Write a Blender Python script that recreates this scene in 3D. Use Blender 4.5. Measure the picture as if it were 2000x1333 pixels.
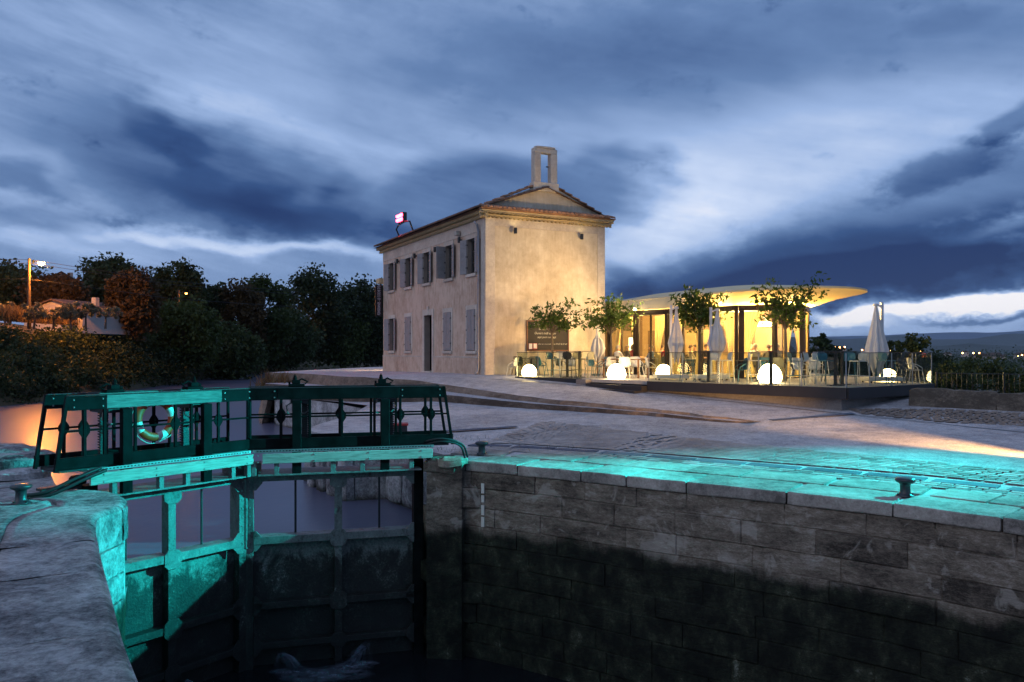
import bpy, bmesh, math, random
import numpy as np
from mathutils import Vector, Matrix, Quaternion, noise as mnoise
from mathutils.geometry import delaunay_2d_cdt

for _o in list(bpy.data.objects):
    bpy.data.objects.remove(_o)
scene = bpy.context.scene
COL = scene.collection
R = math.radians
random.seed(7)

# ------------------------------------------------------------------ camera
EYE = 2.25            # camera height over the lock quay
FOC = 1560.0          # focal length in photo pixels (2000 px wide)
HOR = 687.0           # horizon row
cam_d = bpy.data.cameras.new('camera')
cam_d.sensor_width = 36.0
cam_d.lens = FOC / 2000.0 * 36.0
cam_d.shift_y = (HOR - 666.5) / 2000.0
cam_d.clip_start = 0.1
cam_d.clip_end = 30000.0
cam = bpy.data.objects.new('camera', cam_d)
COL.objects.link(cam)
cam.location = (0, 0, EYE)
cam.rotation_euler = (R(90), 0, 0)
scene.camera = cam
vs = scene.view_settings
vs.view_transform = 'Standard'; vs.look = 'None'; vs.exposure = 0.0; vs.gamma = 1.0
vs.use_curve_mapping = False
scene.cycles.use_denoising = True
scene.cycles.max_bounces = 5
scene.cycles.diffuse_bounces = 2
scene.cycles.glossy_bounces = 3
scene.cycles.transmission_bounces = 4
scene.cycles.transparent_max_bounces = 10
scene.cycles.caustics_reflective = False
scene.cycles.caustics_refractive = False
scene.cycles.sample_clamp_indirect = 4.0

def srgb(r, g, b):
    f = lambda c: (c / 255 / 12.92) if c / 255 <= 0.04045 else ((c / 255 + 0.055) / 1.055) ** 2.4
    return (f(r), f(g), f(b), 1.0)

# ------------------------------------------------------------------ node expressions
class X:
    """a float socket with arithmetic"""
    def __init__(s, nt, sock): s.nt = nt; s.k = sock
    def _m(s, op, *o, clamp=False):
        n = s.nt.nodes.new('ShaderNodeMath'); n.operation = op; n.use_clamp = clamp
        for i, v in enumerate((s,) + o):
            if isinstance(v, X): s.nt.links.new(v.k, n.inputs[i])
            else: n.inputs[i].default_value = v
        return X(s.nt, n.outputs[0])
    def __add__(s, o): return s._m('ADD', o)
    __radd__ = __add__
    def __mul__(s, o): return s._m('MULTIPLY', o)
    __rmul__ = __mul__
    def __sub__(s, o): return s._m('SUBTRACT', o)
    def __rsub__(s, o): return (s * -1.0) + o
    def __truediv__(s, o): return s._m('DIVIDE', o)
    def exp(s): return s._m('EXPONENT')
    def clamp(s): return s._m('ADD', 0.0, clamp=True)
    def atan2(s, o): return s._m('ARCTAN2', o)
    def asin(s): return s._m('ARCSINE')
    def max(s, o): return s._m('MAXIMUM', o)
    def min(s, o): return s._m('MINIMUM', o)
    def pow(s, o): return s._m('POWER', o)
    def smooth(s, a, b):
        n = s.nt.nodes.new('ShaderNodeMapRange'); n.interpolation_type = 'SMOOTHSTEP'
        s.nt.links.new(s.k, n.inputs['Value'])
        n.inputs['From Min'].default_value = a; n.inputs['From Max'].default_value = b
        return X(s.nt, n.outputs[0])

def vec(nt, x, y, z=0.0):
    n = nt.nodes.new('ShaderNodeCombineXYZ')
    for i, v in enumerate((x, y, z)):
        if isinstance(v, X): nt.links.new(v.k, n.inputs[i])
        else: n.inputs[i].default_value = v
    return n.outputs[0]

def nz(nt, v, scale, detail=4.0, rough=0.55, dist=0.0):
    n = nt.nodes.new('ShaderNodeTexNoise'); n.noise_dimensions = '3D'
    nt.links.new(v, n.inputs['Vector'])
    n.inputs['Scale'].default_value = scale; n.inputs['Detail'].default_value = detail
    n.inputs['Roughness'].default_value = rough; n.inputs['Distortion'].default_value = dist
    return X(nt, n.outputs[0])

def ramp(nt, fac, stops, interp='LINEAR'):
    n = nt.nodes.new('ShaderNodeValToRGB'); cr = n.color_ramp; cr.interpolation = interp
    while len(cr.elements) < len(stops): cr.elements.new(0.5)
    for e, (p, c) in zip(cr.elements, stops): e.position = p; e.color = c
    nt.links.new(fac.k if isinstance(fac, X) else fac, n.inputs[0])
    return n.outputs[0]

def mixc(nt, fac, a, b, mode='MIX'):
    n = nt.nodes.new('ShaderNodeMix'); n.data_type = 'RGBA'; n.blend_type = mode
    for inp, v in ((n.inputs[0], fac), (n.inputs[6], a), (n.inputs[7], b)):
        if isinstance(v, X): nt.links.new(v.k, inp)
        elif isinstance(v, (tuple, list, float, int)): inp.default_value = v
        else: nt.links.new(v, inp)
    return n.outputs[2]

# ------------------------------------------------------------------ dusk sky with clouds (by direction)
SUN_AZ, SUN_EL = R(228), R(30)      # soft fill sun, added behind the viewer to lift the foreground
world = bpy.data.worlds.new('World'); scene.world = world
world.use_nodes = True
wt = world.node_tree
for n in list(wt.nodes): wt.nodes.remove(n)
wout = wt.nodes.new('ShaderNodeOutputWorld')
tc = wt.nodes.new('ShaderNodeTexCoord')
sx = wt.nodes.new('ShaderNodeSeparateXYZ'); wt.links.new(tc.outputs['Generated'], sx.inputs[0])
dx, dy, dz = (X(wt, sx.outputs[i]) for i in range(3))
az = dx.atan2(dy)                    # 0 towards the house, + to the side of the pavilion
el = dz.asin()
# wind streaks: clouds are drawn out along a slightly falling line
th = R(-13)
along = az * math.cos(th) + el * math.sin(th)
acr = el * math.cos(th) - az * math.sin(th)
sv = vec(wt, along * 1.0, acr * 4.0, dz * 0.5)
n_streak = nz(wt, sv, 5.0, 3.0, 0.5)
n_streak2 = nz(wt, vec(wt, along * 1.3, acr * 8.0, 3.0), 7.0, 4.0, 0.6)
n_puff = nz(wt, vec(wt, az * 1.0, el * 1.7, 7.0), 14.0, 6.0, 0.64)
n_warp = nz(wt, vec(wt, az * 1.0, el * 2.0, 1.0), 7.0, 2.0, 0.5)
wa = az + (n_warp - 0.5) * 0.16 + (n_streak - 0.5) * 0.10
we = el + (n_warp - 0.5) * 0.06 + (n_puff - 0.5) * 0.03

def px_dir(u, v):
    a = math.atan2(u - 1000, FOC)
    e = math.atan2(HOR - v, math.hypot(FOC, u - 1000))
    return a, e

wvec = vec(wt, wa, we, 0.0)
def blob(u, v, hw, hh, tilt=0.0, puff=0.0, lo=0.15, hi=0.75, wind=1.0):
    """soft patch of cloud at a direction, with half sizes and tilt"""
    a, e = px_dir(u, v)
    m_ = wt.nodes.new('ShaderNodeMapping'); m_.vector_type = 'TEXTURE'
    wt.links.new(wvec, m_.inputs['Vector'])
    m_.inputs['Location'].default_value = (a, e, 0); m_.inputs['Rotation'].default_value = (0, 0, R(tilt))
    m_.inputs['Scale'].default_value = (1.55 * hw / FOC, 1.55 * hh / FOC, 1)
    g_ = wt.nodes.new('ShaderNodeTexGradient'); g_.gradient_type = 'SPHERICAL'
    wt.links.new(m_.outputs[0], g_.inputs[0])
    g = X(wt, g_.outputs['Fac'])
    if puff: g = g + n_pc * puff
    elif wind: g = g + n_wc * (0.35 * wind)
    return g.smooth(lo, hi)
n_pc = n_puff - 0.5
n_wc = n_streak2 - 0.5

t = 0.575 + (n_streak - 0.5) * 0.22 + (n_streak2 - 0.5) * 0.11 + (n_puff - 0.5) * 0.13
# lighter gaps
t = t + blob(1420, 345, 620, 150, 4, 0.1, 0.05, 0.9) * 0.23
t = t + blob(1290, 470, 260, 110, 10, 0.2, 0.1, 0.9, 0.3) * 0.13
t = t + blob(560, 190, 420, 90, -8, 0.0, 0.1, 0.9) * 0.10
t = t + blob(120, 330, 300, 130, -4, 0.0, 0.1, 0.9) * 0.11
t = t + blob(640, 300, 420, 60, -16, 0.0, 0.1, 0.9) * 0.09
t = t + blob(470, 486, 300, 22, -7, 0.0, 0.2, 0.9, 0.4) * 0.26
t = t + blob(120, 480, 200, 26, -6, 0.0, 0.1, 0.9) * 0.12
# darker masses
t = t - blob(385, 345, 290, 95, -10, 0.30, 0.08, 0.72) * 0.29
t = t - blob(330, 270, 120, 45, -30, 0.1, 0.2, 0.8) * 0.16
t = t - blob(640, 440, 330, 48, -10, 0.2, 0.1, 0.8) * 0.26
t = t - blob(1010, 385, 270, 84, 3, 0.40, 0.12, 0.55, 0.5) * 0.33
t = t - blob(20, 345, 90, 26, -14, 0.1, 0.2, 0.8) * 0.20
t = t - blob(90, 425, 130, 26, -4, 0.1, 0.2, 0.8) * 0.14
t = t - blob(1330, 110, 620, 110, 3, 0.0, 0.05, 0.95) * 0.15
t = t - blob(1870, 30, 70, 26, 0, 0.2, 0.2, 0.8) * 0.07
t = t - blob(1970, 240, 60, 30, 12, 0.4, 0.25, 0.7, 0.3) * 0.22
t = t - blob(1840, 330, 140, 36, 14, 1.2, 0.2, 0.75, 0.2) * 0.22
t = t - blob(1830, 410, 500, 88, 15, 1.25, 0.10, 0.72, 0.2) * 0.23
t = t - blob(1570, 530, 430, 62, 7, 1.0, 0.04, 0.66, 0.2) * 0.31
t = t - blob(1850, 528, 460, 40, 3, 0.6, 0.1, 0.62, 0.2) * 0.33
t = t - blob(1230, 545, 70, 40, 0, 0.5, 0.2, 0.7, 0.2) * 0.20
t = t + blob(1985, 432, 120, 14, 16, 0.4, 0.2, 0.95, 0.2) * 0.22
# bright strip of open sky over the far hills
t = t + blob(1990, 588, 330, 23, 4, 0.55, 0.15, 0.72, 0.2) * 0.78
t = t + blob(1880, 638, 360, 20, 2, 0.6, 0.1, 0.8, 0.2) * 0.16
t = t - blob(1900, 618, 190, 15, 0, 1.0, 0.25, 0.7, 0.0) * 0.34
cloud_col = ramp(wt, t.clamp(), [
    (0.0, srgb(20, 42, 90)), (0.25, srgb(46, 74, 122)), (0.5, srgb(94, 122, 166)),
    (0.72, srgb(146, 171, 212)), (0.88, srgb(192, 207, 234)), (1.0, srgb(240, 238, 242))])
low = dz.smooth(-0.02, 0.0)
cloud_col = mixc(wt, low, srgb(40, 48, 66), cloud_col)
bg1 = wt.nodes.new('ShaderNodeBackground'); wt.links.new(cloud_col, bg1.inputs[0]); bg1.inputs[1].default_value = 1.14
sky = wt.nodes.new('ShaderNodeTexSky'); sky.sky_type = 'NISHITA'; sky.sun_disc = False
sky.sun_elevation = SUN_EL; sky.sun_rotation = SUN_AZ
bg2 = wt.nodes.new('ShaderNodeBackground'); wt.links.new(sky.outputs[0], bg2.inputs[0]); bg2.inputs[1].default_value = 0.003
addn = wt.nodes.new('ShaderNodeAddShader')
wt.links.new(bg1.outputs[0], addn.inputs[0]); wt.links.new(bg2.outputs[0], addn.inputs[1])
wt.links.new(addn.outputs[0], wout.inputs[0])
world.cycles.sampling_method = 'MANUAL'; world.cycles.sample_map_resolution = 512

sun_d = bpy.data.lights.new('sun', 'SUN'); sun_d.energy = 0.5; sun_d.angle = R(60); sun_d.color = (1.0, 0.86, 0.82)
sun = bpy.data.objects.new('sun', sun_d); COL.objects.link(sun)
_sd = Vector((math.sin(SUN_AZ) * math.cos(SUN_EL), math.cos(SUN_AZ) * math.cos(SUN_EL), math.sin(SUN_EL)))
sun.rotation_euler = (-_sd).to_track_quat('-Z', 'Y').to_euler()

# ------------------------------------------------------------------ placing helpers
def G(u, v, z=0.0):
    """point of the level z seen at photo pixel u, v"""
    y = (EYE - z) * FOC / (v - HOR)
    return Vector(((u - 1000) / FOC * y, y, z))

def at(u, y, z=0.0): return Vector(((u - 1000) / FOC * y, y, z))
def zof(v, y): return EYE - (v - HOR) / FOC * y

# ------------------------------------------------------------------ materials
MATS = {}
def mat(name):
    m = bpy.data.materials.new(name); m.use_nodes = True
    nt = m.node_tree
    b = nt.nodes['Principled BSDF']
    return m, nt, b

def wpos(nt):
    g = nt.nodes.new('ShaderNodeNewGeometry'); return g.outputs['Position']
def sep(nt, v):
    s = nt.nodes.new('ShaderNodeSeparateXYZ'); nt.links.new(v, s.inputs[0])
    return [X(nt, s.outputs[i]) for i in range(3)]
def scaled(nt, v, sx_, sy_, sz_):
    n = nt.nodes.new('ShaderNodeVectorMath'); n.operation = 'MULTIPLY'
    nt.links.new(v, n.inputs[0]); n.inputs[1].default_value = (sx_, sy_, sz_); return n.outputs[0]
def bump(nt, b, h, strength, dist=0.02):
    n = nt.nodes.new('ShaderNodeBump'); n.inputs['Strength'].default_value = strength
    n.inputs['Distance'].default_value = dist
    nt.links.new(h.k, n.inputs['Height']); nt.links.new(n.outputs[0], b.inputs['Normal'])
def orand(nt):
    n = nt.nodes.new('ShaderNodeObjectInfo'); return X(nt, n.outputs['Random'])

def simple(name, c, rough=0.6, metal=0.0, var=0.12, scale=3.0, rnd=0.0, bmp=0.0, bscale=40.0, spec=0.5):
    m, nt, b = mat(name)
    p = wpos(nt)
    n = nz(nt, p, scale, 5.0, 0.6)
    lo = tuple(x * (1 - var * 1.6) for x in c[:3]) + (1,)
    hi = tuple(min(1, x * (1 + var * 1.6)) for x in c[:3]) + (1,)
    col = ramp(nt, n, [(0.25, lo), (0.75, hi)])
    if rnd:
        r = orand(nt) * (2 * rnd) + (1 - rnd)
        col = mixc(nt, 1.0, col, vec(nt, r, r, r), 'MULTIPLY')
    nt.links.new(col, b.inputs['Base Color'])
    b.inputs['Roughness'].default_value = rough; b.inputs['Metallic'].default_value = metal
    b.inputs['Specular IOR Level'].default_value = spec
    if bmp: bump(nt, b, nz(nt, p, bscale, 4.0, 0.6), bmp, 0.01)
    MATS[name] = m
    return m

def emit(name, c, s):
    m, nt, b = mat(name)
    b.inputs['Base Color'].default_value = (0.8, 0.8, 0.8, 1)
    b.inputs['Emission Color'].default_value = tuple(c[:3]) + (1,); b.inputs['Emission Strength'].default_value = s
    MATS[name] = m; return m

def stone(name, cols, scale=1.6, flat=1.0, bmp=0.6, bdist=0.03, rnd=0.12, tide=None, pits=0.5, fine=28.0, rough=0.9, patch=0.0):
    """weathered limestone: patches, pits, streaks; tide = level below which algae grows"""
    m, nt, b = mat(name)
    p = wpos(nt)
    ps = scaled(nt, p, 1, 1, flat)
    n1 = nz(nt, ps, scale, 6.0, 0.62, 0.2)
    n2 = nz(nt, ps, scale * 6.5, 6.0, 0.65)
    n3 = nz(nt, ps, fine, 8.0, 0.78)
    f = n1 * 0.45 + n2 * 0.3 + n3 * 0.36 - 0.055
    if rnd: f = f + (orand(nt) - 0.5) * rnd
    col = ramp(nt, f, [(0.39, cols[0]), (0.48, cols[1]), (0.56, cols[2]), (0.66, cols[3])])
    pit = (n3 * 0.6 + n2 * 0.4).smooth(0.40, 0.30)
    col = mixc(nt, pit * pits, col, tuple(c * 0.25 for c in cols[0][:3]) + (1,))
    if patch:
        pn = nz(nt, p, 1.9, 5.0, 0.6, 0.8).smooth(0.56, 0.63)
        col = mixc(nt, pn * patch, col, tuple(min(1, c * 1.05) for c in cols[3][:3]) + (1,))
    rg = None
    if tide is not None:
        xyz = sep(nt, p)
        nn = nz(nt, scaled(nt, p, 1, 1, 0.5), 1.3, 7.0, 0.7)
        wet = (xyz[2] + (nn - 0.5) * 0.7).smooth(tide + 0.13, tide - 0.13)
        al = nz(nt, scaled(nt, p, 1, 1, .8), 2.6, 8.0, 0.74)
        acol = ramp(nt, al * 0.7 + n3 * 0.3, [(0.44, srgb(18, 19, 15)), (0.53, srgb(40, 44, 33)), (0.60, srgb(66, 69, 54)), (0.67, srgb(146, 150, 138))])
        col = mixc(nt, wet, col, acol)
        rg = 0.9 - wet * 0.25
    nt.links.new(col, b.inputs['Base Color'])
    if rg is not None: nt.links.new(rg.k, b.inputs['Roughness'])
    else: b.inputs['Roughness'].default_value = rough
    b.inputs['Specular IOR Level'].default_value = 0.25
    bump(nt, b, n2 * 0.5 + n3 * 0.5 + n1 * 0.4, bmp, bdist)
    MATS[name] = m
    return m

stone('lock_stone', [srgb(60, 54, 49), srgb(106, 96, 86), srgb(138, 126, 112), srgb(178, 170, 160)], 1.3, 2.6, 1.0, 0.05, 0.10, tide=-1.38, pits=0.8, patch=0.55)
stone('coping_stone', [srgb(98, 94, 90), srgb(138, 132, 126), srgb(164, 158, 150), srgb(190, 184, 178)], 1.0, 1.0, 0.8, 0.03, 0.07, pits=0.5)
stone('old_stone', [srgb(66, 67, 72), srgb(126, 126, 128), srgb(168, 168, 168), srgb(210, 211, 214)], 1.1, 1.0, 1.0, 0.06, 0.06, tide=-1.38, pits=0.95, fine=20, patch=0.3)
stone('rough_stone', [srgb(88, 80, 72), srgb(124, 114, 102), srgb(150, 140, 126), srgb(176, 166, 152)], 1.2, 1.6, 1.0, 0.06, 0.2, pits=0.6)
stone('ledge_stone', [srgb(78, 66, 58), srgb(110, 95, 84), srgb(134, 117, 104), srgb(156, 138, 122)], 0.9, 2.0, 0.9, 0.06, 0.2, pits=0.45)
stone('cobble_stone', [srgb(118, 112, 110), srgb(150, 142, 138), srgb(170, 162, 158), srgb(194, 186, 182)], 0.8, 1.0, 0.4, 0.01, 0.22, pits=0.3)
stone('cobble_brown', [srgb(104, 92, 84), srgb(134, 120, 110), srgb(152, 138, 128), srgb(172, 158, 148)], 0.8, 1.0, 0.4, 0.01, 0.3, pits=0.2)
stone('dark_slab', [srgb(62, 68, 84), srgb(82, 90, 106), srgb(96, 104, 118), srgb(110, 116, 128)], 1.4, 1.0, 0.3, 0.01, 0.2, pits=0.1)
stone('house_stone', [srgb(176, 164, 152), srgb(192, 180, 166), srgb(204, 194, 180), srgb(214, 206, 194)], 1.2, 1.0, 0.15, 0.01, 0.1, pits=0.0)

def plaza_mat(name, c1, c2, g=160.0):
    m, nt, b = mat(name)
    p = wpos(nt)
    n1 = nz(nt, p, 0.35, 5.0, 0.6); n2 = nz(nt, p, 3.0, 4.0, 0.6); n3 = nz(nt, p, g, 2.0, 0.8); n4 = nz(nt, p, 38.0, 3.0, 0.7)
    col = ramp(nt, n1 * 0.22 + n2 * 0.18 + n3 * 0.12 + n4 * 0.26 + nz(nt, p, 14.0, 4.0, 0.85) * 0.28, [(0.44, c1), (0.62, c2)])
    nt.links.new(col, b.inputs['Base Color']); b.inputs['Roughness'].default_value = 0.85
    b.inputs['Specular IOR Level'].default_value = 0.25
    bump(nt, b, n3 * 0.6 + n4, 0.35, 0.01)
    MATS[name] = m
plaza_mat('plaza_concrete', srgb(118, 114, 118), srgb(214, 208, 206))
plaza_mat('deck_concrete', srgb(150, 144, 136), srgb(186, 180, 172))
plaza_mat('base_concrete', srgb(104, 98, 96), srgb(140, 134, 130))

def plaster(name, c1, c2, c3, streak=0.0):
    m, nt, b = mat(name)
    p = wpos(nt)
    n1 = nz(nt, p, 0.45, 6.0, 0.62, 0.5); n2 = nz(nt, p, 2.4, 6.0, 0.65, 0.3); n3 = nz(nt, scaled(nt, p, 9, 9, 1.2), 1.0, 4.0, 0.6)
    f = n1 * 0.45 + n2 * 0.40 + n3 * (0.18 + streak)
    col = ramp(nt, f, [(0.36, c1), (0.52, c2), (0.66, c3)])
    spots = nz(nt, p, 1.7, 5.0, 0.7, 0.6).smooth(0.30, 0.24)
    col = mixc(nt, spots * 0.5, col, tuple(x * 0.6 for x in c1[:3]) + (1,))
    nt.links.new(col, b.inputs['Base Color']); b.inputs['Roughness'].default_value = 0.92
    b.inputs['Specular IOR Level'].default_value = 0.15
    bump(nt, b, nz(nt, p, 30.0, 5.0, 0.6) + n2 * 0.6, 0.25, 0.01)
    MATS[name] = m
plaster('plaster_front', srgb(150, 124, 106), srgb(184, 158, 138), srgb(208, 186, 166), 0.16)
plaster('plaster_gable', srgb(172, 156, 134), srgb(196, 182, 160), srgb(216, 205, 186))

simple('gate_paint', srgb(16, 20, 21), 0.65, 0.0, 0.5, 4.0, 0.10, 0.25, 60, spec=0.06)
def worn_paint(name, paint, bare):
    m, nt, b = mat(name); p = wpos(nt)
    n = nz(nt, scaled(nt, p, 1, 1, .6), 5.0, 8.0, .72, .5); n2 = nz(nt, p, 26.0, 4.0, .7)
    col = ramp(nt, n * .7 + n2 * .35, [(.40, bare), (.50, paint), (.60, tuple(min(1, c * 1.35) for c in paint[:3]) + (1,)), (.70, srgb(150, 150, 142))])
    rust = nz(nt, scaled(nt, p, 3, 3, .5), 2.0, 6.0, .7).smooth(.60, .68)
    nt.links.new(mixc(nt, rust * .7, col, srgb(84, 58, 42)), b.inputs['Base Color']); b.inputs['Roughness'].default_value = .55
    bump(nt, b, n2 + n, .35, .01); MATS[name] = m
worn_paint('gate_frame', srgb(94, 102, 100), srgb(58, 56, 54))
simple('gate_black', srgb(26, 30, 32), 0.5, 0.0, 0.2, 4.0, 0.05, 0.2, 60)
def slimy(name):
    m, nt, b = mat(name)
    p = wpos(nt); xyz = sep(nt, p)
    n = nz(nt, scaled(nt, p, 1, 1, 0.7), 2.2, 8.0, 0.72, 0.5); n2 = nz(nt, p, 24.0, 5.0, 0.7)
    h = (xyz[2] * -1.0 - 1.45)            # depth under the sheet's top
    clean = (h * -1.0 + (n - 0.5) * 1.5).smooth(-0.55, -0.25)
    mid = (n * 0.65 + n2 * 0.4 - h * 0.05)
    slime = ramp(nt, mid, [(0.42, srgb(22, 23, 22)), (0.52, srgb(40, 44, 40)), (0.58, srgb(74, 80, 76)), (0.64, srgb(146, 152, 150))])
    paint = ramp(nt, n2, [(0.35, srgb(78, 88, 84)), (0.65, srgb(122, 130, 126))])
    nt.links.new(mixc(nt, clean, slime, paint), b.inputs['Base Color'])
    b.inputs['Roughness'].default_value = 0.6
    bump(nt, b, n2 + n, 0.6, 0.02)
    MATS[name] = m
slimy('gate_slime')

def wood(name, c1, c2, c3, axis=(1.2, 1.2, 14), rough=0.75):
    m, nt, b = mat(name)
    p = wpos(nt)
    n = nz(nt, scaled(nt, p, *axis), 1.6, 6.0, 0.65, 1.2); n2 = nz(nt, p, 2.4, 4.0, 0.6)
    nt.links.new(ramp(nt, n * 0.75 + n2 * 0.25, [(0.33, c1), (0.5, c2), (0.68, c3)]), b.inputs['Base Color'])
    b.inputs['Roughness'].default_value = rough
    bump(nt, b, n, 0.3, 0.008); MATS[name] = m
wood('pale_timber', srgb(108, 106, 100), srgb(156, 154, 146), srgb(178, 176, 168))
wood('green_timber', srgb(58, 74, 72), srgb(92, 108, 104), srgb(124, 138, 134))
wood('table_wood', srgb(92, 62, 36), srgb(124, 86, 52), srgb(150, 108, 68), (6, 6, 6))
wood('bark', srgb(58, 48, 40), srgb(84, 72, 60), srgb(108, 94, 80), (12, 12, 1.5))
wood('pole_wood', srgb(46, 38, 32), srgb(60, 50, 42), srgb(76, 64, 54), (12, 12, 1.0))
simple('galvanised', srgb(150, 154, 156), 0.4, 0.6, 0.15, 8.0)
simple('iron_black', srgb(28, 31, 34), 0.38, 0.0, 0.2, 6.0, 0.0, 0.2, 80)
simple('bollard_paint', srgb(40, 46, 52), 0.3, 0.0, 0.2, 10.0, 0.0, 0.3, 60)
simple('rubber', srgb(22, 23, 25), 0.6, 0.0, 0.2, 8.0)
simple('buoy_orange', srgb(196, 74, 32), 0.5, 0.0, 0.12, 6.0)
simple('buoy_band', srgb(208, 208, 200), 0.45, 0.0, 0.08, 6.0)
simple('cord_pale', srgb(180, 186, 180), 0.7)
simple('shutter_grey', srgb(138, 136, 136), 0.65, 0.0, 0.10, 4.0, 0.05)
simple('frame_dark', srgb(92, 90, 88), 0.6)
simple('reveal', srgb(140, 128, 116), 0.9)
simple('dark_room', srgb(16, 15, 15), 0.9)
simple('zinc', srgb(138, 140, 146), 0.42, 0.5, 0.12, 3.0)
simple('tile_clay', srgb(150, 112, 88), 0.85, 0.0, 0.30, 2.2, 0.22, 0.3, 30)
simple('tile_old', srgb(104, 78, 64), 0.9, 0.0, 0.35, 2.2, 0.1, 0.3, 30)
simple('genoise', srgb(196, 176, 138), 0.85, 0.0, 0.12, 2.2)
simple('board_black', srgb(30, 24, 24), 0.75, 0.0, 0.2, 3.0)
simple('board_wood', srgb(104, 62, 36), 0.6, 0.0, 0.2, 4.0)
simple('chalk', srgb(176, 172, 166), 0.95, 0.0, 0.3, 30.0)
simple('paper', srgb(224, 220, 214), 0.9)
simple('paper_red', srgb(190, 60, 56), 0.9)
simple('sign_black', srgb(16, 17, 20), 0.4)
simple('sign_white', srgb(206, 210, 220), 0.6)
simple('deck_dark', srgb(34, 31, 34), 0.6, 0.0, 0.2, 2.0)
simple('bronze_dark', srgb(44, 34, 28), 0.4, 0.3, 0.15, 2.0)
simple('roof_plaster', srgb(212, 194, 154), 0.8, 0.0, 0.05, 0.6)
simple('ceiling_white', srgb(220, 214, 200), 0.8, 0.0, 0.04, 0.6)
simple('interior_wall', srgb(146, 124, 92), 0.8, 0.0, 0.2, 0.8)
simple('interior_dark', srgb(92, 72, 54), 0.7, 0.0, 0.25, 0.8)
simple('parasol_cloth', srgb(202, 196, 190), 0.9, 0.0, 0.06, 3.0)
simple('parasol_metal', srgb(196, 198, 202), 0.4, 0.3)
simple('seat_white', srgb(206, 204, 198), 0.5)
simple('seat_blue', srgb(44, 104, 122), 0.5)
simple('seat_dark', srgb(58, 58, 60), 0.5)
simple('seat_sage', srgb(120, 116, 96), 0.5)
simple('table_dark', srgb(36, 32, 32), 0.45)
simple('red_steel', srgb(150, 40, 40), 0.5)
simple('cabinet_dark', srgb(40, 42, 46), 0.6)
simple('white_wall', srgb(168, 164, 160), 0.9, 0.0, 0.06, 0.6)
simple('far_wall', srgb(170, 162, 152), 0.9)
simple('dark_roof', srgb(84, 66, 58), 0.9, 0.0, 0.25, 0.5)
simple('skin', srgb(206, 158, 128), 0.6)
simple('trousers', srgb(48, 52, 66), 0.85)
for nm, c in (('shirt_white', (222, 218, 210)), ('shirt_red', (186, 44, 36)), ('shirt_grey', (106, 104, 104)), ('shirt_dark', (52, 48, 50)), ('shirt_cream', (214, 196, 160)), ('shirt_blue', (86, 104, 136))):
    simple(nm, srgb(*c), 0.85)
for nm, c in (('hair_brown', (70, 48, 34)), ('hair_grey', (150, 144, 136)), ('hair_dark', (34, 28, 26)), ('hair_blond', (168, 130, 80))):
    simple(nm, srgb(*c), 0.7)

def leafm(name, c1, c2, c3, trans=0.3):
    m, nt, b = mat(name)
    p = wpos(nt)
    n = nz(nt, p, 0.9, 4.0, 0.6); n2 = nz(nt, p, 9.0, 2.0, 0.6)
    r = orand(nt)
    col = ramp(nt, n * 0.5 + n2 * 0.4 + r * 0.1, [(0.34, c1), (0.5, c2), (0.66, c3)])
    nt.links.new(col, b.inputs['Base Color']); b.inputs['Roughness'].default_value = 0.6
    b.inputs['Specular IOR Level'].default_value = 0.25
    tr = nt.nodes.new('ShaderNodeBsdfTranslucent'); nt.links.new(col, tr.inputs[0])
    mx = nt.nodes.new('ShaderNodeMixShader'); mx.inputs[0].default_value = trans
    nt.links.new(b.outputs[0], mx.inputs[1]); nt.links.new(tr.outputs[0], mx.inputs[2])
    nt.links.new(mx.outputs[0], nt.nodes['Material Output'].inputs[0])
    MATS[name] = m
leafm('leaf_dark', srgb(34, 42, 26), srgb(54, 66, 38), srgb(78, 92, 52))
leafm('leaf_mid', srgb(38, 46, 22), srgb(60, 72, 34), srgb(86, 96, 48))
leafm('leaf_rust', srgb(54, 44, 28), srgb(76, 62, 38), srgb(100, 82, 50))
leafm('leaf_olive', srgb(84, 84, 64), srgb(110, 108, 86), srgb(136, 134, 112))
leafm('leaf_terrace', srgb(44, 60, 20), srgb(70, 92, 34), srgb(100, 120, 48))
leafm('grass_dry', srgb(88, 70, 44), srgb(118, 96, 62), srgb(142, 120, 82))

def glassm(name, tint=(0.96, 0.97, 0.95, 1), base=0.03):
    m = bpy.data.materials.new(name); m.use_nodes = True; nt = m.node_tree
    nt.nodes.remove(nt.nodes['Principled BSDF'])
    out = nt.nodes['Material Output']
    tr = nt.nodes.new('ShaderNodeBsdfTransparent'); tr.inputs[0].default_value = tint
    gl = nt.nodes.new('ShaderNodeBsdfGlossy'); gl.inputs['Roughness'].default_value = 0.01
    fr = nt.nodes.new('ShaderNodeLayerWeight'); fr.inputs[0].default_value = 0.5
    mx = nt.nodes.new('ShaderNodeMixShader')
    nt.links.new((X(nt, fr.outputs['Facing']).pow(4.0) * 0.55 + base).k, mx.inputs[0]); nt.links.new(tr.outputs[0], mx.inputs[1]); nt.links.new(gl.outputs[0], mx.inputs[2])
    nt.links.new(mx.outputs[0], out.inputs[0]); MATS[name] = m
glassm('clear_glass')
glassm('rail_glass', (0.86, 0.88, 0.82, 1))

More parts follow.
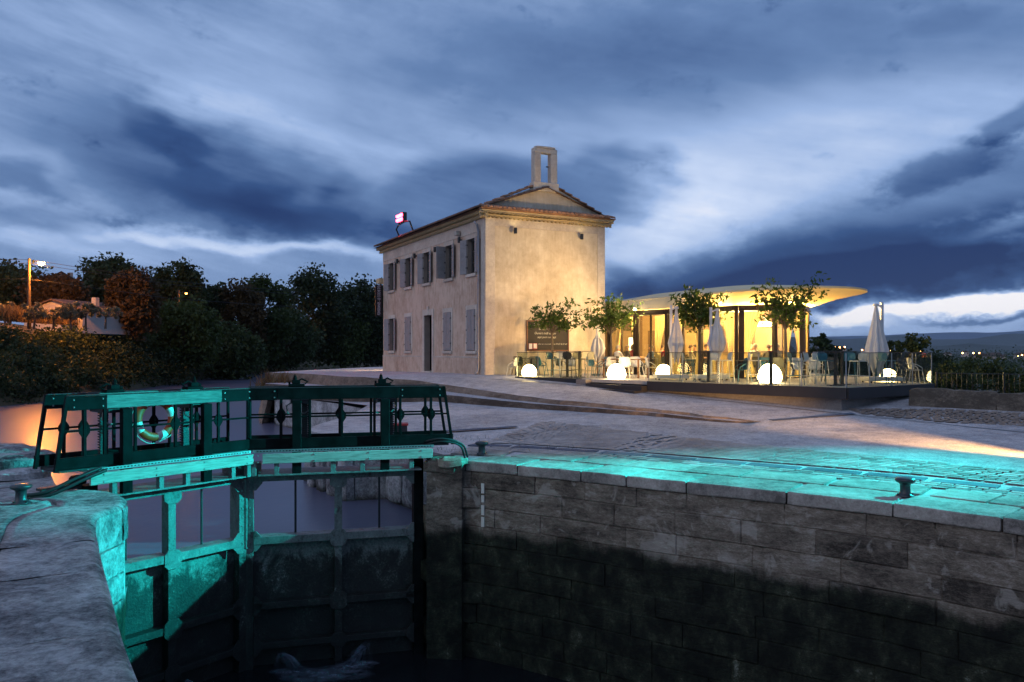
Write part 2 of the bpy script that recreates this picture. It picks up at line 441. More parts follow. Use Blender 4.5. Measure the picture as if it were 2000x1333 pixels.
def curtainm():
    m, nt, b = mat('curtain')
    b.inputs['Base Color'].default_value = srgb(210, 186, 126); b.inputs['Roughness'].default_value = 0.9
    tr = nt.nodes.new('ShaderNodeBsdfTranslucent'); tr.inputs[0].default_value = srgb(226, 206, 156)
    mx = nt.nodes.new('ShaderNodeMixShader'); mx.inputs[0].default_value = 0.55
    nt.links.new(b.outputs[0], mx.inputs[1]); nt.links.new(tr.outputs[0], mx.inputs[2])
    nt.links.new(mx.outputs[0], nt.nodes['Material Output'].inputs[0]); MATS['curtain'] = m
curtainm()

def waterm(name, base, rough, bs, sc):
    m, nt, b = mat(name)
    p = wpos(nt)
    b.inputs['Base Color'].default_value = base; b.inputs['Roughness'].default_value = rough
    b.inputs['IOR'].default_value = 1.33; b.inputs['Specular IOR Level'].default_value = 0.75
    n = nz(nt, scaled(nt, p, 1.0, 0.55, 1), sc, 3.0, 0.5) + nz(nt, scaled(nt, p, 1.0, 0.6, 1), sc * 3.4, 3.0, 0.5) * 0.4
    bump(nt, b, n, bs, 0.05); MATS[name] = m
waterm('canal_water', srgb(86, 88, 108), 0.30, 0.20, 1.4)
waterm('lock_water', srgb(24, 26, 30), 0.25, 0.3, 1.8)

# ------------------------------------------------------------------ mesh builder
def frame(o, xa, za=(0, 0, 1)):
    """matrix with origin o, x axis xa (level), z up"""
    x = Vector(xa).normalized(); z = Vector(za); y = z.cross(x).normalized()
    m = Matrix.Identity(4)
    for i in range(3):
        m[i][0] = x[i]; m[i][1] = y[i]; m[i][2] = z[i]; m[i][3] = o[i]
    return m

class MB:
    def __init__(s): s.v = []; s.f = []; s.mi = []; s.cur = 0
    def add(s, vs_, fs_):
        k = len(s.v); s.v += [tuple(p) for p in vs_]
        s.f += [tuple(i + k for i in f) for f in fs_]; s.mi += [s.cur] * len(fs_); return s
    def box(s, x0, x1, y0, y1, z0, z1, m=None):
        p = [(x0, y0, z0), (x1, y0, z0), (x1, y1, z0), (x0, y1, z0), (x0, y0, z1), (x1, y0, z1), (x1, y1, z1), (x0, y1, z1)]
        if m is not None: p = [m @ Vector(q) for q in p]
        return s.add(p, [(0, 3, 2, 1), (4, 5, 6, 7), (0, 1, 5, 4), (1, 2, 6, 5), (2, 3, 7, 6), (3, 0, 4, 7)])
    def bar(s, a, b, w, h=None, up=(0, 0, 1)):
        """rectangular bar from a to b"""
        a = Vector(a); b = Vector(b); h = h or w
        d = (b - a).normalized(); u = Vector(up)
        if abs(d.dot(u)) > 0.98: u = Vector((0, 1, 0))
        sx_ = d.cross(u).normalized() * (w / 2); sz = sx_.cross(d).normalized() * (h / 2)
        p = [a - sx_ - sz, a + sx_ - sz, a + sx_ + sz, a - sx_ + sz, b - sx_ - sz, b + sx_ - sz, b + sx_ + sz, b - sx_ + sz]
        return s.add(p, [(0, 3, 2, 1), (4, 5, 6, 7), (0, 1, 5, 4), (1, 2, 6, 5), (2, 3, 7, 6), (3, 0, 4, 7)])
    def tube(s, pts, rad, n=8, cap=True):
        pts = [Vector(p) for p in pts]
        rs = rad if isinstance(rad, (list, tuple)) else [rad] * len(pts)
        rings = []; prev = None
        for i, p in enumerate(pts):
            d = (pts[min(i + 1, len(pts) - 1)] - pts[max(i - 1, 0)]).normalized()
            ref = prev if prev is not None else (Vector((0, 0, 1)) if abs(d.z) < 0.9 else Vector((1, 0, 0)))
            a = (ref - d * ref.dot(d)).normalized(); prev = a; b = d.cross(a)
            rings.append([p + (a * math.cos(2 * math.pi * k / n) + b * math.sin(2 * math.pi * k / n)) * rs[i] for k in range(n)])
        vs_ = [q for r in rings for q in r]; fs_ = []
        for i in range(len(pts) - 1):
            for k in range(n):
                fs_.append((i * n + k, i * n + (k + 1) % n, (i + 1) * n + (k + 1) % n, (i + 1) * n + k))
        if cap:
            fs_.append(tuple(range(n - 1, -1, -1))); fs_.append(tuple((len(pts) - 1) * n + k for k in range(n)))
        return s.add(vs_, fs_)
    def lathe(s, prof, n=16, c=(0, 0, 0), sxy=(1, 1)):
        vs_ = []; fs_ = []
        for r, z in prof:
            for k in range(n):
                a = 2 * math.pi * k / n
                vs_.append((c[0] + r * math.cos(a) * sxy[0], c[1] + r * math.sin(a) * sxy[1], c[2] + z))
        for i in range(len(prof) - 1):
            for k in range(n):
                fs_.append((i * n + k, i * n + (k + 1) % n, (i + 1) * n + (k + 1) % n, (i + 1) * n + k))
        fs_.append(tuple(range(n - 1, -1, -1))); fs_.append(tuple((len(prof) - 1) * n + k for k in range(n)))
        return s.add(vs_, fs_)
    def prism(s, poly, z0, z1, m=None):
        """polygon in x,z extruded along y from z0 to z1 (y values), counter-clockwise"""
        n = len(poly)
        p = [Vector((x, z0, z)) for x, z in poly] + [Vector((x, z1, z)) for x, z in poly]
        if m is not None: p = [m @ q for q in p]
        return s.add(p, [tuple(range(n)), tuple(range(2 * n - 1, n - 1, -1))] + [((i + 1) % n, i, n + i, n + (i + 1) % n) for i in range(n)])
    def slab(s, poly, z0, z1):
        """plan polygon extruded up"""
        n = len(poly)
        p = [Vector((q[0], q[1], z0)) for q in poly] + [Vector((q[0], q[1], z1)) for q in poly]
        return s.add(p, [tuple(range(n - 1, -1, -1)), tuple(range(n, 2 * n))] + [(i, (i + 1) % n, n + (i + 1) % n, n + i) for i in range(n)])
    def loft(s, rows, close=False):
        n = len(rows[0]); vs_ = [q for r in rows for q in r]; fs_ = []
        for i in range(len(rows) - 1):
            for k in range(n - (0 if close else 1)):
                fs_.append((i * n + k, i * n + (k + 1) % n, (i + 1) * n + (k + 1) % n, (i + 1) * n + k))
        return s.add(vs_, fs_)
    def mesh(s, name, mats, bevel=0.0, smooth=False, fix=True):
        me = bpy.data.meshes.new(name); me.from_pydata([tuple(v) for v in s.v], [], s.f)
        for m in (mats if isinstance(mats, (list, tuple)) else [mats]): me.materials.append(MATS[m])
        if any(s.mi): me.polygons.foreach_set('material_index', s.mi)
        if fix or bevel:
            bm = bmesh.new(); bm.from_mesh(me)
            bmesh.ops.recalc_face_normals(bm, faces=bm.faces)
            if bevel:
                es = [e for e in bm.edges if len(e.link_faces) == 2 and e.calc_face_angle(0) > 0.6]
                bmesh.ops.bevel(bm, geom=es, offset=bevel, segments=1, affect='EDGES')
            bm.to_mesh(me); bm.free()
        if smooth: me.polygons.foreach_set('use_smooth', [True] * len(me.polygons))
        me.update()
        return me
    def build(s, name, mats, parent=None, bevel=0.0, smooth=False, fix=True, **tags):
        o = bpy.data.objects.new(name, s.mesh(name, mats, bevel, smooth, fix))
        COL.objects.link(o); o.parent = parent
        return tag(o, **tags)

def tag(o, label=None, cat=None, group=None, kind=None):
    if label: o['label'] = label
    if cat: o['category'] = cat
    if group: o['group'] = group
    if kind: o['kind'] = kind
    return o
def thing(name, loc, label, cat, group=None, rz=0.0, m=None):
    o = bpy.data.objects.new(name, None); COL.objects.link(o); o.empty_display_size = 0.2
    if m is not None: o.matrix_world = m
    else: o.location = loc; o.rotation_euler = (0, 0, rz)
    return tag(o, label, cat, group)
def put(mesh, name, parent, loc=(0, 0, 0), rz=0.0, **tags):
    o = bpy.data.objects.new(name, mesh); COL.objects.link(o); o.parent = parent
    o.location = loc; o.rotation_euler = (0, 0, rz)
    return tag(o, **tags)
def copy_tree(o, parent=None):
    c = o.copy(); COL.objects.link(c); c.parent = parent
    for ch in list(o.children):
        copy_tree(ch, c)
    return c
def place(o, loc, rz=0.0, label=None, group=None, scale=None):
    o.location = loc; o.rotation_euler = (0, 0, rz)
    if scale: o.scale = (scale,) * 3 if not isinstance(scale, (tuple, list)) else scale
    if label: o['label'] = label
    if group: o['group'] = group
    return o
def lamp(name, kind, loc, energy, color, parent=None, size=0.1, target=None, angle=None, blend=0.3):
    d = bpy.data.lights.new(name, kind); d.energy = energy; d.color = color[:3]
    if kind in ('POINT', 'SPOT'): d.shadow_soft_size = size
    if kind == 'AREA': d.size = size
    if angle: d.spot_size = angle; d.spot_blend = blend
    o = bpy.data.objects.new(name, d); COL.objects.link(o); o.location = loc
    if target is not None: o.rotation_euler = (Vector(target) - Vector(loc)).to_track_quat('-Z', 'Y').to_euler()
    o.parent = parent
    return o

def interp(poly, n=None, step=None):
    """resample a polyline evenly (Catmull-Rom smoothed)"""
    P = [Vector(p) for p in poly]; out = []
    for i in range(len(P) - 1):
        p0, p1, p2, p3 = P[max(i - 1, 0)], P[i], P[i + 1], P[min(i + 2, len(P) - 1)]
        for k in range(12):
            t_ = k / 12
            out.append(0.5 * ((2 * p1) + (p2 - p0) * t_ + (2 * p0 - 5 * p1 + 4 * p2 - p3) * t_ ** 2 + (3 * p1 - p0 - 3 * p2 + p3) * t_ ** 3))
    out.append(P[-1])
    L = [0.0]
    for a, b in zip(out, out[1:]): L.append(L[-1] + (b - a).length)
    n = n or max(2, int(L[-1] / step) + 1)
    res = []; j = 0
    for i in range(n):
        d = L[-1] * i / (n - 1)
        while j < len(out) - 2 and L[j + 1] < d: j += 1
        f_ = (d - L[j]) / max(1e-9, L[j + 1] - L[j])
        res.append(out[j].lerp(out[j + 1], f_))
    return res

def fill(boundary, zfun, inner_step, name, material, noise_amp=0.0, holes_fn=None, **tags):
    """triangulated sheet inside a plan polygon with heights from zfun"""
    B = [Vector((p[0], p[1])) for p in boundary]
    pts = list(B); n = len(B); edges = [(i, (i + 1) % n) for i in range(n)]
    x0, x1 = min(p.x for p in B), max(p.x for p in B); y0, y1 = min(p.y for p in B), max(p.y for p in B)
    bx = np.array([p.x for p in B]); by = np.array([p.y for p in B])
    def inside(x, y):
        j = np.roll(np.arange(n), 1)
        c = ((by > y) != (by[j] > y)) & (x < (bx[j] - bx) * (y - by) / (by[j] - by + 1e-12) + bx)
        return bool(c.sum() % 2)
    xs = np.arange(x0 + inner_step / 2, x1, inner_step); ys = np.arange(y0 + inner_step / 2, y1, inner_step)
    for x in xs:
        for y in ys:
            if inside(x, y): pts.append(Vector((x + random.uniform(-.2, .2) * inner_step, y + random.uniform(-.2, .2) * inner_step)))
    r = delaunay_2d_cdt(pts, edges, [], 1, 1e-4)
    V = [(p.x, p.y, zfun(p.x, p.y)) for p in r[0]]
    mb = MB(); mb.v = V; mb.f = [tuple(f) for f in r[2]]; mb.mi = [0] * len(mb.f)
    o = mb.build(name, material, fix=False, **tags)
    me = o.data
    flip = [p.index for p in me.polygons if p.normal.z < 0]
    if len(flip) > len(me.polygons) / 2: me.flip_normals()
    return o
# ================================================================== ground levels
def L_(x, y):
    k = min(1.0, max(0.0, (x + 9.0) / 6.0))
    return max(0.0, 0.040 * ((x + 1.45) * 0.588 + (y - 16.6) * 0.81 - 2.2)) * k
def U_(x, y): return min(1.22 - .14 * min(1.0, max(0.0, (-x - 3.0) / 5.0)), -1.763 + 0.0275 * x + 0.0873 * y)
def zlow(x, y): return max(L_(x, y), U_(x, y)) if x > 6.7 else L_(x, y)
def zup(x, y): return max(U_(x, y), L_(x, y) if x > 6.7 else -9)
def zmid(x, y): return L_(x, y) + 0.55 * (max(U_(x, y), L_(x, y)) - L_(x, y))
def hit(u, v, zf):
    lo, hi = 8.0, 120.0
    for _ in range(60):
        m_ = (lo + hi) / 2
        x = (u - 1000) / FOC * m_
        if zof(v, m_) > zf(x, m_): lo = m_
        else: hi = m_
    return Vector((x, m_, zf(x, m_)))

HL = Vector((-7.17, 13.30, 0)); HA = Vector((-5.317, 15.80, 0)); HR = Vector((-1.88, 16.75, 0))
AX = Vector((-0.545, 0.838, 0)); BX = Vector((0.838, 0.545, 0))
QC = Vector((-1.72, 16.28, 0))
edge_px = [(864, 898), (1074, 915), (1211, 929), (1373, 945), (1500, 957.5), (1704, 979), (1816, 993), (2000, 1018)]
RQ = interp([QC] + [G(u, v) for u, v in edge_px] + [(8.1, 9.1, 0), (9.2, 7.2, 0), (9.9, 5, 0), (10.1, 2, 0)], step=0.25)   # chamber edge, gate -> downstream
rec = [HR + BX * 0.12, HR + BX * 0.7 + AX * 0.35, HR + BX * 0.7 + AX * 3.45, HR + AX * 3.7, HR + AX * 6.6]
up_edge = rec + [Vector(p) for p in [(-5.95, 22.9, 0), (-5.9, 24.2, 0), (-5.5, 27.5, 0), (-5.6, 31, 0), (-7.6, 34.6, 0), (-9.8, 37.6, 0), (-11.0, 39.0, 0), (-11.9, 40.3, 0), (-12.4, 41.6, 0)]]
r1_px = [(518, 773), (600, 780), (700, 785), (800, 785.5), (854, 784.5), (1020, 797.6), (1143, 805), (1241, 811), (1290, 814.5), (1388, 823), (1486, 828)]
r2_px = [(524, 728), (600, 731), (700, 737), (800, 742.7), (898, 756), (996, 770.6), (1143, 789), (1290, 810), (1388, 821.5), (1486, 827)]
NR = 90
R1 = interp([hit(u, v, L_) for u, v in r1_px], n=NR)
R2 = interp([hit(u, v, U_) for u, v in r2_px], n=NR)
for i in range(NR):
    w_ = mnoise.noise((i * 0.37, 3.1, 0)) * 0.10 + mnoise.noise((i * 1.3, 8.1, 0)) * 0.05
    R1[i].y += w_; R2[i].y += mnoise.noise((i * 0.41, 9.7, 0)) * 0.10
    if i < NR - 1:
        for k in range(NR):
            if abs(R2[i].x - R1[k].x) < 0.35 and R2[i].y < R1[k].y + 0.12: R2[i].y = R1[k].y + 0.12
R2[-1] = R1[-1].copy()
J = [Vector((11, 20.9, 0)), Vector((30, 17.0, 0)), Vector((45, 12.0, 0))]
low_poly = list(reversed(RQ)) + up_edge + [R1[0]] + R1[1:] + J + [Vector((45, 0, 0))]
top_line = [hit(u, v, zlow) for u, v in [(800, 801), (860, 806), (1100, 826), (1400, 862), (1694, 890), (2000, 920), (2250, 945)]]
def below_top(p):
    for a, b in zip(top_line, top_line[1:]):
        if a.x <= p.x <= b.x: return p.y < a.y + (b.y - a.y) * (p.x - a.x) / (b.x - a.x)
    return p.x < top_line[0].x and p.y < top_line[0].y + 0.5
def z_sheet(x, y):
    q = Vector((x, y - .7, 0)); return zlow(x, y) - (0.014 if (x > -3.6 and x < 17 and below_top(q)) else 0.0)
fill(low_poly, z_sheet, 0.6, 'plaza', 'plaza_concrete', kind='structure')
fill(R1 + list(reversed(R2[:-1])), zmid, 0.6, 'terrace_step', 'plaza_concrete', kind='structure')
plateau = [Vector(p) for p in [(-13.5, 44.0, 0), (-13.4, 47, 0), (-12.4, 52, 0), (-10.5, 60, 0), (-7, 68, 0), (0, 75, 0), (6, 75, 0), (9, 50, 0), (15, 42, 0), (14, 34, 0), (14.2, 27.0, 0), (12.9, 25.0, 0), (14.6, 23.2, 0), (31, 17.6, 0)]]
fill(list(R2) + J[:2] + list(reversed(plateau)), lambda x, y: zup(x, y) - (.02 if (x > 9.0 and x < 18.5 and y < 24.6 and y > 20.4 - (x - 10) * .3) else 0), 0.8, 'upper_plaza', 'plaza_concrete', kind='structure')

# risers: broken rock faces of the two ledges
def riser(curve, zb, zt, name, label, jag):
    rows = []
    for k, f_ in enumerate((0.0, 0.35, 0.7, 1.0)):
        row = []
        for i, p in enumerate(curve):
            a = zb(p.x, p.y) - 0.04; b = zt(p.x, p.y) + 0.004
            off = (mnoise.noise((i * 0.5, k * 1.7, jag)) * 0.07 + mnoise.noise((i * 1.7, k * 2.1, jag + 4)) * 0.04) if k not in (0, 3) else 0
            row.append((p.x, p.y - (0.10 * (1 - f_)) + off, a + (b - a) * f_))
        row2 = row
        rows.append(row2)
    back = [(p.x, p.y + 0.25, zt(p.x, p.y) + 0.004) for p in curve]
    mb = MB(); mb.loft(rows + [back]); return mb.build(name, 'ledge_stone', label=label, cat='stone ledge')
riser(R1, L_, zmid, 'stone_ledge', 'long low broken rock ledge nearest the lock, curving across the plaza', 1.0)
riser(R2, zmid, lambda x, y: max(U_(x, y), zmid(x, y)), 'stone_ledge', 'upper rock ledge in front of the house, running down to the paving', 6.0)
# plateau end towards the canal
mbp = MB(); crv = interp([up_edge[-1], R1[0], R2[0], plateau[0], plateau[1], plateau[2], plateau[3], plateau[4], plateau[5]], n=60)
rows = []
for k, f_ in enumerate((0.0, 0.3, 0.65, 1.0)):
    rows.append([(p.x + (mnoise.noise((i * 0.6, k, 2.0)) * 0.3 - 0.4 * (1 - f_) if k < 3 else 0), p.y + (mnoise.noise((i * 0.6, k, 5.0)) * 0.3 if k < 3 else 0),
                  -2.0 + (max(0.0, zup(p.x, p.y)) * min(1, i / 5) + 2.0) * f_) for i, p in enumerate(crv)])
mbp.loft(rows); mbp.build('canal_bank', 'ledge_stone', kind='structure')

# ================================================================== canal and chamber water
fill([Vector(p) for p in [(-60, 5, 0), (-7.4, 13.0, 0), (-7.15, 13.4, 0), (-5.317, 15.9, 0), (-1.9, 16.85, 0), (-1.2, 17.1, 0), (8, 23, 0), (40, 60, 0), (60, 330, 0), (-140, 330, 0), (-140, 20, 0)]],
     lambda x, y: -1.45, 12.0, 'canal_water', 'canal_water', kind='structure')
fill([Vector(p) for p in [(-12, 2, 0), (-8, 14.5, 0), (-5.3, 16.4, 0), (-1.0, 17.3, 0), (12, 14, 0), (14, 0, 0)]], lambda x, y: -4.0, 1.0, 'chamber_water', 'lock_water', kind='structure')

# upstream quay walls (rough masonry down to below water)
def wall_strip(curve, z0, z1, name, m, bump_=0.04, seed=0.0, rows_n=7, **tags):
    rows = []
    for k in range(rows_n + 1):
        f_ = k / rows_n
        rows.append([(p.x + mnoise.noise((i * 0.8, k * 1.3, seed)) * bump_ * (0 if k == rows_n else 1),
                      p.y + mnoise.noise((i * 0.8, k * 1.3, seed + 7)) * bump_ * (0 if k == rows_n else 1), z0 + (z1 - z0) * f_) for i, p in enumerate(curve)])
    mb = MB(); mb.loft(rows); return mb.build(name, m, **tags)
def dens(poly, step):
    out = []
    for a, b in zip(poly, poly[1:]):
        n = max(1, int((b - a).length / step))
        out += [a.lerp(b, k / n) for k in range(n)]
    return out + [poly[-1]]
upq = wall_strip(dens(up_edge, 0.4), -5.0, 0.0, 'upstream_wall', 'old_stone', 0.05, 3.0, kind='structure')

# masonry block helper ------------------------------------------------
def rough_block(sx_, sy_, sz, seed, amp=0.03, cuts=2, rnd=0.06):
    """a quarried block, softened edges, uneven faces (centred, sizes given)"""
    bm = bmesh.new(); bmesh.ops.create_cube(bm, size=1.0)
    bmesh.ops.subdivide_edges(bm, edges=bm.edges[:], cuts=cuts, use_grid_fill=True)
    for v in bm.verts:
        c = v.co
        near = [abs(abs(c[i]) - 0.5) < 1e-4 for i in range(3)]
        p = Vector((c.x * sx_, c.y * sy_, c.z * sz))
        if sum(near) >= 2:
            for i in range(3):
                if near[i]: p[i] -= math.copysign(rnd * 0.5 * (1.0 if sum(near) == 2 else 1.35), p[i])
        q = Vector((p.x * 2.3 + seed * 3.7, p.y * 2.3 + seed * 1.3, p.z * 2.3))
        p += Vector((mnoise.noise(q), mnoise.noise(q + Vector((9, 0, 0))), mnoise.noise(q + Vector((0, 9, 0))))) * amp
        v.co = p
    me = bpy.data.meshes.new('block'); bm.to_mesh(me); bm.free()
    me.polygons.foreach_set('use_smooth', [True] * len(me.polygons)); me.set_sharp_from_angle(angle=R(28))
    return me

def arc_len(curve):
    L = [0.0]
    for a, b in zip(curve, curve[1:]): L.append(L[-1] + (b - a).length)
    return L
def at_len(curve, L, d):
    for i in range(len(curve) - 1):
        if L[i + 1] >= d or i == len(curve) - 2:
            f_ = (d - L[i]) / max(1e-9, L[i + 1] - L[i]); return curve[i].lerp(curve[i + 1], f_), (curve[i + 1] - curve[i]).normalized()

def at_len_s(curve, L, d, w=3.2):
    """as at_len, with the direction smoothed over a few metres"""
    p, _ = at_len(curve, L, d); a, _ = at_len(curve, L, max(0.0, d - w)); b, _ = at_len(curve, L, min(L[-1], d + w)); t_ = (b - a).normalized()
    return p, t_

def block_wall(curve, side, courses, total, parent, m, depth=0.45, lens=(0.75, 1.45), name='stone_block', seed=1, jut=0.02):
    """courses of dressed blocks following a plan curve; side=+1: body lies to the left of the direction of travel"""
    rng = random.Random(seed); L = arc_len(curve)
    for ci, (z1, h) in enumerate(courses):
        d = -rng.uniform(0, 0.6)
        while d < total:
            l = rng.uniform(*lens); a = max(0.0, d); b = min(total, d + l); d += l
            if b - a < 0.12: continue
            pa, _ = at_len(curve, L, a); pb, _ = at_len(curve, L, b)
            t_ = (pb - pa); ln = t_.length; t_.normalize(); nrm = Vector((-t_.y, t_.x, 0)) * side
            o_ = (pa + pb) / 2 + nrm * (depth / 2 + rng.uniform(-jut, jut))
            mb = MB()
            g_ = 0.005
            M_ = frame((0, 0, 0), t_)
            # a face with slightly irregular corners
            x0, x1, zz0, zz1 = -ln / 2 + g_, ln / 2 - g_, -h + g_, -g_
            yf, yb = (-depth / 2, depth / 2) if side > 0 else (depth / 2, -depth / 2)
            j = lambda s_=0.012: rng.uniform(-s_, s_)
            c = 0.012
            fr = [(x0 + c + j(), yf + j(.008), zz0 + c + j()), (x1 - c + j(), yf + j(.008), zz0 + c + j()), (x1 - c + j(), yf + j(.008), zz1 - c + j()), (x0 + c + j(), yf + j(.008), zz1 - c + j())]
            sgn = 1 if yb > yf else -1
            md = [(x0, yf + 0.014 * sgn, zz0), (x1, yf + 0.014 * sgn, zz0), (x1, yf + 0.014 * sgn, zz1), (x0, yf + 0.014 * sgn, zz1)]
            bk = [(x0, yb, zz0), (x1, yb, zz0), (x1, yb, zz1), (x0, yb, zz1)]
            mb.loft([[Vector(p) for p in q] for q in (fr, md, bk)], close=True)
            k = len(mb.v); mb.f.append((0, 1, 2, 3)); mb.mi.append(0)
            mb.v = [tuple(M_ @ Vector(p)) for p in mb.v]
            o = mb.build(name, m, parent)
            o.location = (o_.x, o_.y, z1 + mnoise.noise((o_.x * .7, o_.y * .7, ci * 3.1)) * .018)

# right lock wall: coping stones + coursed blocks over a backing face
rw = thing('lock_wall', (0, 0, 0), 'tall curved stone lock wall under the teal-lit quay edge, algae below its tide line', 'lock wall')
off = [p + Vector((-(RQ[min(i + 1, len(RQ) - 1)] - RQ[max(i - 1, 0)]).normalized().y, (RQ[min(i + 1, len(RQ) - 1)] - RQ[max(i - 1, 0)]).normalized().x, 0)) * 0.018 for i, p in enumerate(RQ)]
bw = wall_strip(off, -5.0, -0.3, 'mortar_backing', 'lock_stone', 0.004, 1.0, 4); bw.parent = rw
cs = []; z_ = -0.20
for h in (0.34, 0.40, 0.36, 0.38, 0.40, 0.38, 0.42, 0.4, 0.4, 0.44, 0.5):
    cs.append((z_, h)); z_ -= h
LQ = arc_len(RQ)
block_wall(RQ, 1, cs, 19.0, rw, 'lock_stone', seed=5, jut=0.012, lens=(0.9, 1.9))
# coping slabs
rng = random.Random(3); d = 0.0; i = 0
while d < 19.5:
    l = rng.uniform(0.95, 1.7); a, _ = at_len(RQ, LQ, d + 0.006); b, _ = at_len(RQ, LQ, d + l - 0.006); d += l
    t_ = (b - a); ln = t_.length; t_.normalize(); nrm = Vector((-t_.y, t_.x, 0))
    wd = 1.03
    me = rough_block(ln, wd, 0.22, i + 2.0, 0.011, 7, 0.020); me.materials.append(MATS['lock_stone' if False else 'coping_stone'])
    o = put(me, 'coping_stone', rw); o.matrix_local = frame((a + b) / 2 + nrm * (wd / 2 - 0.03) + Vector((0, 0, -0.092 + rng.uniform(-.003, .003))), t_); i += 1
# second row of quay slabs inland
d = 0.3
while d < 19.0:
    l = rng.uniform(0.7, 1.5); a, _ = at_len(RQ, LQ, d); b, _ = at_len(RQ, LQ, d + l); d += l + 0.006
    t_ = (b - a); ln = t_.length; t_.normalize(); nrm = Vector((-t_.y, t_.x, 0))
    wd = 0.86
    me = rough_block(ln, wd, 0.14, i + 2.0, 0.003, 3, 0.008); me.materials.append(MATS['coping_stone'])
    c_ = (a + b) / 2 + nrm * 1.44
    o = put(me, 'paving_slab', rw); o.matrix_local = frame(c_ + Vector((0, 0, zlow(c_.x, c_.y) - 0.045)), t_); i += 1
# gate-end quoin (big weathered stones)
for k, (p, sz, zc) in enumerate([(QC + Vector((0.30, 0.18, 0)), (0.75, 0.55, 0.32), -0.10), (QC + Vector((0.52, 0.05, 0)), (0.6, 0.5, 0.2), 0.0)]):
    me = rough_block(*sz, 40 + k, 0.06, 4, 0.12); me.materials.append(MATS['rough_stone']); o = put(me, 'coping_stone', rw); o.location = (p.x, p.y, zc)
# quoin pillar behind the gate end
mbq = MB(); mbq.slab([(QC.x - 0.02, QC.y - .01), (QC.x + 0.7, QC.y - 0.1), (HR.x + 1.3, HR.y + 1.0), (HR.x + .75, HR.y + .75), (HR.x + .12, HR.y + .1)], -5, -0.03)
mbq.build('quoin', 'lock_stone', rw)
# pale level gauge strip painted on the wall, in dashes
mb = MB()
pa, ta = at_len(RQ, LQ, 1.55); nrm = Vector((-ta.y, ta.x, 0))
Mg = frame(pa - nrm * 0.028, ta)
for z0, z1 in ((-0.62, -0.42), (-0.80, -0.66), (-1.06, -0.86), (-1.30, -1.10)):
    mb.box(-0.035, 0.035, -0.006, 0.012, z0, z1, Mg)
mb.build('gauge_strip', 'buoy_band', rw)

# coping of the stop-log piers and gate recess upstream (right side)
for k, dd in enumerate((3.95, 4.75, 5.55, 6.35)):
    c_ = HR + AX * dd - BX * 0.14
    me = rough_block(0.5, 0.34, 3.6, 60 + k, 0.07, 4, 0.08); me.materials.append(MATS['old_stone'])
    o = put(me, 'pier', upq); o.matrix_local = frame(c_ + Vector((0, 0, -1.78)), AX)
for k in range(3):
    c_ = HR + AX * (0.9 + k * 0.95) + BX * 0.66
    me = rough_block(0.85, 0.2, 0.9, 70 + k, 0.05, 3, 0.06); me.materials.append(MATS['old_stone'])
    o = put(me, 'stone_block', upq); o.matrix_local = frame(c_ + Vector((0, 0, -0.95)), AX)

# ================================================================== paving of the lock side: setts
def quay_off(dist, n=None, d0=0.0, d1=19.0, step=0.3):
    out = []; k = int((d1 - d0) / step)
    for j in range(k + 1):
        p, t_ = at_len(RQ, LQ, d0 + (d1 - d0) * j / k); out.append(p + Vector((-t_.y, t_.x, 0)) * dist)
    return out
setts = []; rng = random.Random(11)
dist = 1.88
while dist < 8.2:
    wd = rng.uniform(0.15, 0.19)
    d = rng.uniform(0, 0.2)
    while d < 19.0:
        l = rng.uniform(0.16, 0.34)
        p, t_ = at_len_s(RQ, LQ, d + l / 2); nrm = Vector((-t_.y, t_.x, 0))
        q = p + nrm * (dist + wd / 2)
        if below_top(q) and not (2.33 < dist < 2.80): setts.append((q, t_, l * (1 + dist * 0.03), wd))
        d += l
    dist += wd + 0.006
def sett_mesh(mb, q, t_, l, wd, M_=None):
    z = zlow(q.x, q.y) + rng.uniform(0.0115, 0.013)
    n_ = Vector((-t_.y, t_.x, 0)); a = t_ * (l / 2 - 0.004); b = n_ * (wd / 2 - 0.003)
    c = Vector((q.x, q.y, z)); dn = Vector((0, 0, -0.016)); ch = 0.94
    tl = Vector((0, 0, rng.uniform(-.0015, .0015)))
    top = [c - a * ch - b * ch + tl, c + a * ch - b * ch, c + a * ch + b * ch - tl, c - a * ch + b * ch]
    low_ = [c - a - b + dn * .4, c + a - b + dn * .4, c + a + b + dn * .4, c - a + b + dn * .4]
    k = len(mb.v); mb.v += [tuple(p) for p in top + low_]
    mb.f += [(k, k + 1, k + 2, k + 3)] + [(k + 4 + i, k + 4 + (i + 1) % 4, k + (i + 1) % 4, k + i) for i in range(4)]; mb.mi += [0] * 5
pave = thing('sett_paving', (0, 0, 0), 'worn pale stone setts laid along the lock side between coping and concrete', 'paving')
setts.sort(key=lambda s: s[0].y + abs(s[0].x - 3) * 0.2)
for q, t_, l, wd in setts[:300]:
    mb = MB(); sett_mesh(mb, q, t_, l, wd); mb.build('sett', 'cobble_stone', pave, fix=False)
mb = MB()
for q, t_, l, wd in setts[300:]: sett_mesh(mb, q, t_, l, wd)
mb.build('sett_field', 'cobble_stone', pave, fix=False, kind='stuff')
